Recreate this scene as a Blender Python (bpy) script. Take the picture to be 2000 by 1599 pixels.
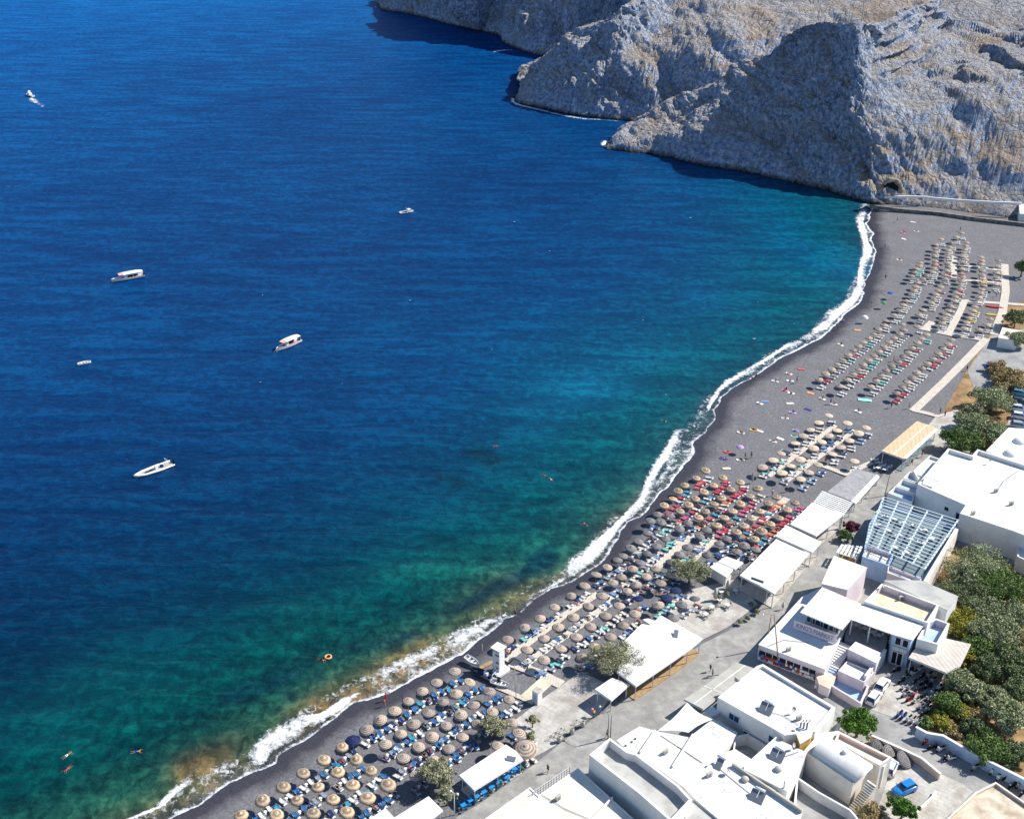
import bpy, bmesh, math, random
import numpy as np
from mathutils import Vector, Matrix
from math import radians as R, sin, cos, pi, atan2, hypot
random.seed(7); RNG = np.random.RandomState(11)
for o in list(bpy.data.objects): bpy.data.objects.remove(o)
scene = bpy.context.scene
COL = scene.collection

# ------------------------------------------------------------------ camera, sky, sun, exposure
CAMH, PITCH, F = 140.0, R(28.0), 2250.0
SP, CP = sin(PITCH), cos(PITCH)
cd = bpy.data.cameras.new("camera"); cam = bpy.data.objects.new("camera", cd); COL.objects.link(cam)
cam.location = (0, 0, CAMH); cam.rotation_euler = (pi/2 - PITCH, 0, 0)
cd.sensor_width = 36; cd.lens = F/2000*36; cd.clip_start = 1; cd.clip_end = 6000
scene.camera = cam
SUN_EL, SUN_AZ = R(42), R(72)          # azimuth clockwise from +Y
world = bpy.data.worlds.new("World"); scene.world = world; world.use_nodes = True
wn = world.node_tree; bg = wn.nodes["Background"]
sky = wn.nodes.new("ShaderNodeTexSky"); sky.sky_type = 'NISHITA'; sky.sun_disc = False
sky.sun_elevation = SUN_EL; sky.sun_rotation = SUN_AZ; sky.altitude = 100
sky.air_density = 1.0; sky.dust_density = 0.0; sky.ozone_density = 4.5
wn.links.new(sky.outputs[0], bg.inputs[0]); bg.inputs[1].default_value = 0.10
sl = bpy.data.lights.new("sun", 'SUN'); sl.energy = 5.0; sl.angle = R(0.5); sl.color = (1.0, 0.955, 0.89)
sun = bpy.data.objects.new("sun", sl); COL.objects.link(sun)
sdir = Vector((sin(SUN_AZ)*cos(SUN_EL), cos(SUN_AZ)*cos(SUN_EL), sin(SUN_EL)))
sun.rotation_euler = sdir.to_track_quat('Z', 'Y').to_euler(); sun.location = (200, 200, 300)
scene.view_settings.view_transform = 'Standard'; scene.view_settings.look = 'None'
scene.view_settings.exposure = 0.42; scene.view_settings.gamma = 1
scene.render.engine = 'CYCLES'
scene.cycles.max_bounces = 5; scene.cycles.diffuse_bounces = 2; scene.cycles.glossy_bounces = 2
scene.cycles.transparent_max_bounces = 8; scene.cycles.transmission_bounces = 2

# ------------------------------------------------------------------ helpers
def P(px, py, z=0.0):
    u = (px-1000)/F; v = (py-799.5)/F
    t = (CAMH-z)/(SP+v*CP)
    return Vector((u*t, t*(CP-v*SP), z))
def srgb(r, g, b):
    f = lambda c: (c/255/12.92) if c/255 <= .04045 else ((c/255+.055)/1.055)**2.4
    return (f(r), f(g), f(b), 1)
LAND = 1.0
def tag(o, label=None, cat=None, group=None, kind=None):
    if label: o['label'] = label
    if cat: o['category'] = cat
    if group: o['group'] = group
    if kind: o['kind'] = kind
    return o
def empty(name, loc=(0, 0, 0), rz=0):
    o = bpy.data.objects.new(name, None); o.location = loc; o.rotation_euler = (0, 0, rz)
    o.empty_display_size = .3; COL.objects.link(o); return o
class MB:
    """collects polygons, builds one mesh; several materials possible"""
    def __init__(s): s.v = []; s.f = []; s.m = []; s.mats = []
    def mi(s, mat):
        if mat not in s.mats: s.mats.append(mat)
        return s.mats.index(mat)
    def add(s, vs, fs, mat=None):
        n = len(s.v); s.v += [tuple(x) for x in vs]; k = s.mi(mat) if mat else 0
        for f in fs: s.f.append([n+i for i in f]); s.m.append(k)
        return s
    def box(s, c, d, rz=0, mat=None, tilt=None, axis='X'):
        x, y, z = d[0]/2, d[1]/2, d[2]/2
        vs = [Vector((a*x, b*y, e*z)) for e in (-1, 1) for a, b in ((-1,-1),(1,-1),(1,1),(-1,1))]
        M = Matrix.Rotation(rz, 3, 'Z')
        if tilt: M = M @ Matrix.Rotation(tilt, 3, axis)
        vs = [M @ v + Vector(c) for v in vs]
        return s.add(vs, [(3,2,1,0),(4,5,6,7),(0,1,5,4),(1,2,6,5),(2,3,7,6),(3,0,4,7)], mat)
    def prism(s, pts, z0, z1, mat=None, matside=None, cap=True, bottom=True):
        """pts: xy list ccw; z1 may be list"""
        a = sum(pts[i][0]*pts[(i+1)%len(pts)][1]-pts[(i+1)%len(pts)][0]*pts[i][1] for i in range(len(pts)))
        zz = z1 if isinstance(z1, (list, tuple)) else [z1]*len(pts)
        z0l = z0 if isinstance(z0, (list, tuple)) else [z0]*len(pts)
        if a < 0: pts = pts[::-1]; zz = zz[::-1]; z0l = z0l[::-1]
        n = len(pts)
        lo = [(p[0], p[1], q) for p, q in zip(pts, z0l)]; hi = [(p[0], p[1], q) for p, q in zip(pts, zz)]
        s.add(lo+hi, [(i, (i+1)%n, n+(i+1)%n, n+i) for i in range(n)], matside or mat)
        if cap: s.add(hi, [tuple(range(n))], mat)
        if bottom: s.add(lo, [tuple(reversed(range(n)))], matside or mat)
        return s
    def tube(s, pts, r, n=8, mat=None, cap=True):
        pts = [Vector(p) for p in pts]; rs = r if isinstance(r, (list, tuple)) else [r]*len(pts)
        vs = []
        for i, p in enumerate(pts):
            d = (pts[min(i+1, len(pts)-1)]-pts[max(i-1, 0)]).normalized()
            a = Vector((0, 0, 1)) if abs(d.z) < .9 else Vector((1, 0, 0))
            e1 = d.cross(a).normalized(); e2 = d.cross(e1)
            for k in range(n):
                t = 2*pi*k/n; vs.append(p+(e1*cos(t)+e2*sin(t))*rs[i])
        fs = [(i*n+k, i*n+(k+1)%n, (i+1)*n+(k+1)%n, (i+1)*n+k) for i in range(len(pts)-1) for k in range(n)]
        if cap: fs += [tuple(reversed(range(n))), tuple(range((len(pts)-1)*n, len(pts)*n))]
        return s.add(vs, fs, mat)
    def lathe(s, prof, n=20, mat=None, c=(0, 0, 0), wob=None, sx=1, sy=1):
        """prof: list of (r,z)"""
        vs = []
        for j, (r, z) in enumerate(prof):
            for k in range(n):
                t = 2*pi*k/n; w = 1+(wob(j, k) if wob else 0)
                vs.append((c[0]+sx*r*w*cos(t), c[1]+sy*r*w*sin(t), c[2]+z))
        fs = [(j*n+k, j*n+(k+1)%n, (j+1)*n+(k+1)%n, (j+1)*n+k) for j in range(len(prof)-1) for k in range(n)]
        return s.add(vs, fs, mat)
    def sheet(s, pts, mat=None):
        return s.add(pts, [tuple(range(len(pts)))], mat)
    def build(s, name, mat=None, parent=None, smooth=False, loc=None, link=True):
        me = bpy.data.meshes.new(name); me.from_pydata(s.v, [], s.f)
        for m in (s.mats or [mat]):
            if m: me.materials.append(m)
        if len(s.mats) > 1: me.polygons.foreach_set('material_index', s.m)
        if smooth: me.polygons.foreach_set('use_smooth', [True]*len(me.polygons))
        me.validate(); me.update()
        o = bpy.data.objects.new(name, me)
        if link: COL.objects.link(o)
        if parent: o.parent = parent
        if loc is not None: o.location = loc
        return o
def copy_tree(o, parent=None, kids=None):
    c = o.copy(); COL.objects.link(c)
    if parent: c.parent = parent
    for ch in (KIDS.get(o.name) or list(o.children)): copy_tree(ch, c)
    return c
KIDS = {}
def cache(o):
    KIDS[o.name] = list(o.children)
    for c in o.children: cache(c)

# node helpers
def mat(name, base=(.8,.8,.8,1), rough=.7, spec=.3, metal=0):
    m = bpy.data.materials.new(name); m.use_nodes = True
    b = m.node_tree.nodes["Principled BSDF"]
    b.inputs['Base Color'].default_value = base; b.inputs['Roughness'].default_value = rough
    b.inputs['Specular IOR Level'].default_value = spec; b.inputs['Metallic'].default_value = metal
    return m
def N(m, t, **kw):
    n = m.node_tree.nodes.new(t)
    for k, v in kw.items():
        if k in n.bl_rna.properties.keys(): setattr(n, k, v)
        else: n.inputs[k.replace('_', ' ')].default_value = v
    return n
def L(m, a, b): m.node_tree.links.new(a, b)
def BS(m): return m.node_tree.nodes["Principled BSDF"]
def ramp(m, fac, stops, interp='LINEAR'):
    r = N(m, 'ShaderNodeValToRGB'); cr = r.color_ramp; cr.interpolation = interp
    while len(cr.elements) > 1: cr.elements.remove(cr.elements[-1])
    cr.elements[0].position = stops[0][0]; cr.elements[0].color = stops[0][1]
    for p, c in stops[1:]:
        e = cr.elements.new(p); e.color = c
    L(m, fac, r.inputs[0]); return r.outputs[0]
def noise(m, scale, detail=4, rough=.55, dist=0, vec=None, coord='Object'):
    n = N(m, 'ShaderNodeTexNoise'); n.inputs['Scale'].default_value = scale
    n.inputs['Detail'].default_value = detail; n.inputs['Roughness'].default_value = rough
    n.inputs['Distortion'].default_value = dist
    if vec is None:
        tc = N(m, 'ShaderNodeTexCoord'); vec = tc.outputs[coord]
    L(m, vec, n.inputs['Vector']); return n.outputs[0]
def mapping(m, scale=(1,1,1), rot=(0,0,0), coord='Object'):
    tc = N(m, 'ShaderNodeTexCoord'); mp = N(m, 'ShaderNodeMapping')
    mp.inputs['Scale'].default_value = scale; mp.inputs['Rotation'].default_value = rot
    L(m, tc.outputs[coord], mp.inputs[0]); return mp.outputs[0]
def mix(m, fac, a, b, blend='MIX'):
    n = N(m, 'ShaderNodeMix'); n.data_type = 'RGBA'; n.blend_type = blend
    for s_, v in ((n.inputs[0], fac), (n.inputs[6], a), (n.inputs[7], b)):
        if hasattr(v, 'is_linked') or hasattr(v, 'links'): L(m, v, s_)
        else: s_.default_value = v
    return n.outputs[2]
def mth(m, op, a, b=0.0, clamp=False):
    n = N(m, 'ShaderNodeMath'); n.operation = op; n.use_clamp = clamp
    for i, v in ((0, a), (1, b)):
        if hasattr(v, 'links'): L(m, v, n.inputs[i])
        else: n.inputs[i].default_value = v
    return n.outputs[0]
def bump(m, h, strength=.5, dist=.1, normal=None):
    b = N(m, 'ShaderNodeBump'); b.inputs['Strength'].default_value = strength; b.inputs['Distance'].default_value = dist
    L(m, h, b.inputs['Height'])
    if normal: L(m, normal, b.inputs['Normal'])
    L(m, b.outputs[0], BS(m).inputs['Normal']); return b.outputs[0]
def attr(m, name):
    a = N(m, 'ShaderNodeAttribute'); a.attribute_name = name; return a
def speckled(name, c1, c2, scale, rough=.8, b=.3, bd=.05, detail=5, c3=None, sc3=.3):
    m = mat(name, c1, rough); n = noise(m, scale, detail)
    c = ramp(m, n, [(.35, c1), (.65, c2)])
    if c3:
        c = mix(m, ramp(m, noise(m, sc3, 3), [(.45, (0,0,0,1)), (.65, (1,1,1,1))]), c, c3)
    L(m, c, BS(m).inputs['Base Color'])
    if b: bump(m, n, b, bd)
    return m

# vectorised value noise (numpy)
_G = RNG.rand(64, 64, 64).astype(np.float32)
def vnoise(x, y, z):
    xi = np.floor(x).astype(int); yi = np.floor(y).astype(int); zi = np.floor(z).astype(int)
    fx, fy, fz = x-xi, y-yi, z-zi
    fx = fx*fx*(3-2*fx); fy = fy*fy*(3-2*fy); fz = fz*fz*(3-2*fz)
    g = lambda a, b, c: _G[(xi+a) & 63, (yi+b) & 63, (zi+c) & 63]
    l = lambda p, q, t: p+(q-p)*t
    return l(l(l(g(0,0,0), g(1,0,0), fx), l(g(0,1,0), g(1,1,0), fx), fy),
             l(l(g(0,0,1), g(1,0,1), fx), l(g(0,1,1), g(1,1,1), fx), fy), fz)
def fbm(x, y, z, oct=5, ridged=False, gain=.5):
    s = 0; a = 1; t = 0
    for i in range(oct):
        n = vnoise(x+i*17.3, y+i*5.1, z+i*9.7)
        if ridged: n = 1-np.abs(2*n-1)
        s = s+a*n; t += a; a *= gain; x, y, z = x*2.03, y*2.03, z*2.03
    return s/t
def grid_mesh(name, V, mat_, attrs=None, smooth=True, flip=False):
    """V: array (rows, cols, 3)"""
    r, c, _ = V.shape; idx = np.arange(r*c).reshape(r, c)
    q = np.stack([idx[:-1,:-1], idx[:-1,1:], idx[1:,1:], idx[1:,:-1]], -1).reshape(-1, 4)
    if flip: q = q[:, ::-1]
    me = bpy.data.meshes.new(name)
    me.vertices.add(r*c); me.vertices.foreach_set('co', V.reshape(-1).astype(np.float32))
    me.loops.add(q.size); me.loops.foreach_set('vertex_index', q.reshape(-1).astype(np.int32))
    me.polygons.add(len(q)); me.polygons.foreach_set('loop_start', np.arange(0, q.size, 4, dtype=np.int32))
    me.polygons.foreach_set('use_smooth', np.full(len(q), smooth))
    me.update(); me.validate()
    for k, a in (attrs or {}).items():
        if a.ndim == 3:
            at = me.attributes.new(k, 'FLOAT_COLOR', 'POINT'); at.data.foreach_set('color', a.reshape(-1).astype(np.float32))
        else:
            at = me.attributes.new(k, 'FLOAT', 'POINT'); at.data.foreach_set('value', a.reshape(-1).astype(np.float32))
    if mat_: me.materials.append(mat_)
    o = bpy.data.objects.new(name, me); COL.objects.link(o); return o

# ------------------------------------------------------------------ shoreline
SHORE_PX = [(-200,1850),(60,1720),(200,1655),(320,1602),(400,1560),(445,1526),(512,1499),(533,1487),(537,1474),(566,1457),(602,1438),
 (627,1418),(663,1393),(692,1372),(722,1366),(769,1348),(805,1325),(850,1301),(900,1275),(932,1251),(960,1230),(982,1210),
 (1005,1200),(1020,1187),(1050,1164),(1075,1150),(1115,1136),(1130,1127),(1150,1112),(1170,1100),(1200,1050),(1222,1017),
 (1245,1009),(1260,992),(1287,959),(1300,950),(1330,920),(1352,885),(1352,862),(1375,842),(1393,820),(1392,800),(1404,778),
 (1425,762),(1455,743),(1490,722),(1530,696),(1560,683),(1600,661),(1618,644),(1640,620),(1660,606),(1678,592),(1686,576),
 (1685,566),(1690,550),(1702,524),(1702,510),(1710,492),(1700,478),(1697,468),(1702,456),(1692,436),(1698,422),(1704,405),(1712,392),(1730,370)]
SH = np.array([P(x, y, 0.0)[:2] for x, y in SHORE_PX])
def shore_dist(x, y):
    """signed distance: + on land (right of the polyline), - at sea"""
    x = np.asarray(x, float); y = np.asarray(y, float); best = np.full(x.shape, 1e9); sg = np.ones(x.shape)
    for i in range(len(SH)-1):
        a, b = SH[i], SH[i+1]; d = b-a; l2 = d@d
        t = np.clip(((x-a[0])*d[0]+(y-a[1])*d[1])/l2, 0, 1)
        dx, dy = x-(a[0]+t*d[0]), y-(a[1]+t*d[1]); D = np.hypot(dx, dy)
        c = -(d[0]*(y-a[1])-d[1]*(x-a[0]))
        m_ = D < best; best = np.where(m_, D, best); sg = np.where(m_, np.sign(c), sg)
    return best*sg
def hgt(d):
    """ground height from signed shore distance"""
    return np.where(d < 0, np.maximum(d*.11, -2.5), LAND*(1-np.exp(-np.maximum(d, 0)/5.0))*1.0)
def G(px, py, dz=0.0):
    z = LAND
    for _ in range(3):
        p = P(px, py, z); z = float(hgt(shore_dist(p.x, p.y)))
    return Vector((p.x, p.y, z+dz))
# ------------------------------------------------------------------ water
mw = mat("water", (0,.05,.2,1), .12, .22)
tcW = mapping(mw, (1, 1, 1))
wc = attr(mw, 'wcol').outputs['Color']; ws = attr(mw, 'shal').outputs['Fac']
# seabed mottling in the shallows
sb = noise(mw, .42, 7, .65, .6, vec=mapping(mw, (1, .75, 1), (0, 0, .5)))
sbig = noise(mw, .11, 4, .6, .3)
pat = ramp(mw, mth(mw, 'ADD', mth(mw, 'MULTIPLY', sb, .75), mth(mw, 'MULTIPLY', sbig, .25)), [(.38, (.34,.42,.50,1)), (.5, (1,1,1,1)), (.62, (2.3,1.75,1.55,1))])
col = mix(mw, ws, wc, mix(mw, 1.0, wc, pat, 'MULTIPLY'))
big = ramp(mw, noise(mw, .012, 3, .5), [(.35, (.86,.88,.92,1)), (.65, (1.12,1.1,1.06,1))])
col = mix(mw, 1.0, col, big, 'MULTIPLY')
# wave facets: two trains of swell and short chop
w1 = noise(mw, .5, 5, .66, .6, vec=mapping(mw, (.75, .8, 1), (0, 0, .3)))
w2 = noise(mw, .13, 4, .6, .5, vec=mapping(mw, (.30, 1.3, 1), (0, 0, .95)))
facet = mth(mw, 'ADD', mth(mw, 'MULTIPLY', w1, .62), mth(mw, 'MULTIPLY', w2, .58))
fac_c = ramp(mw, facet, [(.49, (.66,.70,.78,1)), (.6, (1,1,1,1)), (.70, (1.7,1.56,1.38,1))])  # lit and shaded wave sides painted into the water colour
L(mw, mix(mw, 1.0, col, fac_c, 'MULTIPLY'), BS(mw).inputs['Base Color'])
hh = mth(mw, 'ADD', mth(mw, 'MULTIPLY', w1, .7), mth(mw, 'MULTIPLY', w2, 1.6))
bn = bump(mw, hh, .8, .5)
BS(mw).inputs['Roughness'].default_value = .9; BS(mw).inputs['Specular IOR Level'].default_value = 0
# rough sea: facets turned to the viewer keep the mean reflectance from climbing to one at grazing angles
gl = N(mw, 'ShaderNodeBsdfGlossy'); gl.inputs['Roughness'].default_value = .25; gl.inputs['Color'].default_value = (.95,.97,1,1); L(mw, bn, gl.inputs['Normal'])
fr_ = N(mw, 'ShaderNodeFresnel'); fr_.inputs['IOR'].default_value = 1.33; L(mw, bn, fr_.inputs['Normal'])
mxs = N(mw, 'ShaderNodeMixShader'); cf = mth(mw, 'MINIMUM', mth(mw, 'MULTIPLY', fr_.outputs[0], .6), .055)
L(mw, cf, mxs.inputs[0]); L(mw, BS(mw).outputs[0], mxs.inputs[1]); L(mw, gl.outputs[0], mxs.inputs[2]); L(mw, mxs.outputs[0], mw.node_tree.nodes['Material Output'].inputs[0])

def wcolor(X, Y):
    d = -shore_dist(X, Y)
    C = lambda *c: np.array(srgb(*c)[:3])
    # along-shore parameter: near bottom (Y small) -> far
    far = np.clip((Y-170)/110, 0, 1)[..., None]
    def rampd(d, stops):
        xs = [s[0] for s in stops]; out = np.stack([np.interp(d, xs, [C(*s[1])[k] for s in stops]) for k in range(3)], -1); return out
    near = rampd(d, [(0,(76,80,74)),(2.5,(74,78,60)),(5,(46,76,60)),(9,(24,72,62)),(15,(10,58,56)),(18,(2,56,58)),(23,(0,62,64)),(32,(0,58,68)),(42,(0,47,66)),(58,(0,38,66)),(90,(0,32,68)),(130,(0,35,76)),(400,(0,48,98))])
    mid = rampd(d, [(0,(46,68,78)),(5,(10,68,82)),(18,(0,72,88)),(38,(0,66,94)),(70,(0,58,100)),(120,(0,52,98)),(300,(0,58,110)),(700,(2,84,148))])
    c = near*(1-far)+mid*far
    # stirred, paler streaks of sediment
    def streak(a, b, w, col_, k):
        A, B = np.array(P(*a)[:2]), np.array(P(*b)[:2]); D = B-A; l = D@D
        t = np.clip(((X-A[0])*D[0]+(Y-A[1])*D[1])/l, 0, 1); q = np.hypot(X-A[0]-t*D[0], Y-A[1]-t*D[1])
        n = fbm(X*.05, Y*.05, X*0, 4)
        return (k*np.exp(-(q/w)**2)*np.clip(n*2.4-.6, 0, 1))[..., None], C(*col_)
    for a, b, w, cc, k in [((1090,790),(1290,690),10,(6,100,136),.5),((1270,700),(1480,500),18,(0,84,130),.2),((1500,420),(1640,520),20,(0,90,130),.5),
                           ((640,1180),(1090,1060),7,(20,92,80),.35),((300,1320),(640,1190),10,(6,80,78),.35),((60,1400),(240,1300),10,(4,70,74),.3),
                           ((380,1500),(620,1390),3.2,(112,90,56),.95),((640,1380),(840,1265),4.5,(110,90,56),.95),((860,1240),(1000,1150),5,(90,96,62),.7)]:
        k_, c_ = streak(a, b, w, cc, k); c = c*(1-k_)+c_*k_
    # dark reef patches; long streaks off the surf paint in a wave's shadow
    for a, b, w in [((590,1290),(790,1245),2.2),((800,1240),(1080,1090),2.0),((930,885),(965,900),2.4),((860,930),(900,945),1.6),((450,1360),(590,1310),2.5),((1040,1090),(1085,1065),2)]:
        k_, c_ = streak(a, b, w, (4,44,58), 1.3); k_ = np.clip(k_, 0, .8); c = c*(1-k_)+c_*k_
    sh = np.clip((42-d)/26, 0, 1)*(1-far[..., 0]*.75)*.9
    return np.concatenate([c, np.ones(c.shape[:-1]+(1,))], -1), sh
def nonlin(a, b, n, k): t = np.linspace(0, 1, n); return a+(b-a)*t**k
gx = np.linspace(-260, 200, 420); gy = nonlin(95, 640, 420, 1.3)
GX, GY = np.meshgrid(gx, gy)
wcA, shA = wcolor(GX, GY)
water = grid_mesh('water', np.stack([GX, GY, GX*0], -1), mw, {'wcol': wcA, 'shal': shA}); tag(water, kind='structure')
def wsheet(x0, x1, y0, y1, nx, ny):
    X, Y = np.meshgrid(np.linspace(x0, x1, nx), np.linspace(y0, y1, ny)); a, s = wcolor(X, Y)
    o = grid_mesh('water', np.stack([X, Y, X*0], -1), mw, {'wcol': a, 'shal': s}); tag(o, kind='structure')
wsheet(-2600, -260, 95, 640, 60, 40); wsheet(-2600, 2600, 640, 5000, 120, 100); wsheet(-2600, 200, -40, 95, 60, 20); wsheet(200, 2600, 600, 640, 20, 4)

# ------------------------------------------------------------------ beach and land
mb = mat("beach_sand", (.15,.15,.16,1), .85, .2)
sd = attr(mb, 'sd').outputs['Fac']
gr = noise(mb, 2.2, 6, .7)
gr2 = noise(mb, .16, 4, .6)
dry = ramp(mb, gr, [(.3, srgb(94,95,99)), (.5, srgb(119,119,122)), (.72, srgb(148,147,148))])
dry = mix(mb, ramp(mb, gr2, [(.35, (0,0,0,1)), (.7, (.55,.55,.55,1))]), dry, srgb(108,105,106))
track = ramp(mb, noise(mb, .5, 5, .7, 1.5), [(.45, (1,1,1,1)), (.5, (.82,.81,.80,1)), (.55, (1.04,1.04,1.04,1))])
dry = mix(mb, 1.0, dry, track, 'MULTIPLY')
wetf = mth(mb, 'ADD', sd, mth(mb, 'MULTIPLY', mth(mb, 'SUBTRACT', noise(mb, .25, 4, .6), .5), 5.0))
wet = ramp(mb, gr, [(.3, srgb(54,54,62)), (.7, srgb(74,72,78))])
wf = ramp(mb, mth(mb, 'DIVIDE', wetf, 12.0), [(.22, (0,0,0,1)), (.50, (1,1,1,1))])
L(mb, mix(mb, wf, wet, dry), BS(mb).inputs['Base Color'])
rr = ramp(mb, mth(mb, 'DIVIDE', sd, 12.0), [(.05, (.25,.25,.25,1)), (.35, (.85,.85,.85,1))]); L(mb, rr, BS(mb).inputs['Roughness'])
bump(mb, mth(mb, 'ADD', gr, mth(mb, 'MULTIPLY', noise(mb, .8, 3), 2)), .45, .12)
bx_ = np.linspace(-110, 330, 441); by_ = np.linspace(95, 500, 406)
BX, BY = np.meshgrid(bx_, by_); BD = shore_dist(BX, BY); BZ = hgt(BD)
BZ = BZ+np.where(BD > 2, (fbm(BX*.25, BY*.25, BX*0, 4)-.5)*.18, 0)
# keep everything far out at sea well below the water
beach = grid_mesh('beach', np.stack([BX, BY, BZ], -1), mb, {'sd': BD}); tag(beach, kind='structure')
g2 = MB(); g2.sheet([(330,-200,LAND),(2600,-200,LAND),(2600,600,LAND),(330,600,LAND)]); g2.sheet([(-60,-200,LAND),(330,-200,LAND),(330,95,LAND),(-60,95,LAND)])
ground = g2.build('ground', mb); tag(ground, kind='structure')

# ------------------------------------------------------------------ foam
mf = mat("sea_foam", (.86,.88,.9,1), .8, .2)
fo = attr(mf, 'den').outputs['Fac']
fn = noise(mf, 1.1, 6, .72, .8, vec=mapping(mf, (1, 1, 1), (0, 0, .5)))
fn2 = noise(mf, .28, 4, .6, .5)
fsum = mth(mf, 'ADD', mth(mf, 'MULTIPLY', fn, .65), mth(mf, 'MULTIPLY', fn2, .35))
al = mth(mf, 'MULTIPLY', mth(mf, 'ADD', mth(mf, 'SUBTRACT', fsum, .80), mth(mf, 'MULTIPLY', fo, .50)), 5.5, True)
al = mth(mf, 'MULTIPLY', al, mth(mf, 'MULTIPLY', fo, 6, True), True)
tr = N(mf, 'ShaderNodeBsdfTransparent'); ms = N(mf, 'ShaderNodeMixShader')
L(mf, al, ms.inputs[0]); L(mf, tr.outputs[0], ms.inputs[1]); L(mf, BS(mf).outputs[0], ms.inputs[2])
L(mf, ms.outputs[0], mf.node_tree.nodes['Material Output'].inputs[0])
def foam(rows, cols=10, zoff=.02):
    """rows: list of (outer px, inner px, [densities from outer to inner])"""
    A = np.array([P(*r[0])[:2] for r in rows]); B = np.array([P(*r[1])[:2] for r in rows]); D = [r[2] for r in rows]
    n = (len(rows)-1)*6+1; s = np.linspace(0, len(rows)-1, n); k = np.arange(len(rows))
    AX = np.stack([np.interp(s, k, A[:, j]) for j in (0, 1)], -1); BX2 = np.stack([np.interp(s, k, B[:, j]) for j in (0, 1)], -1)
    t = np.linspace(-.12, 1.06, cols+4)
    V = AX[:, None]*(1-t)[None, :, None]+BX2[:, None]*t[None, :, None]
    wig = (fbm(V[..., 0]*.12, V[..., 1]*.12, V[..., 0]*0+3, 3)-.5)*2.2
    V[..., 0] += wig*.6; V[..., 1] += wig
    DD = np.stack([np.interp(t, np.linspace(-.12, 1.06, len(d)+2), [0]+list(d)+[0]) for d in D])
    dens = np.stack([np.interp(s, k, DD[:, j]) for j in range(DD.shape[1])], -1)
    dens *= np.clip(.35+np.minimum(s, s[::-1])*1.2, 0, 1)[:, None]*.92
    d = shore_dist(V[..., 0], V[..., 1]); z = np.maximum(hgt(d), 0)+zoff+.05*np.clip(dens, 0, 1)
    return np.concatenate([V, z[..., None]], -1), dens
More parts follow.
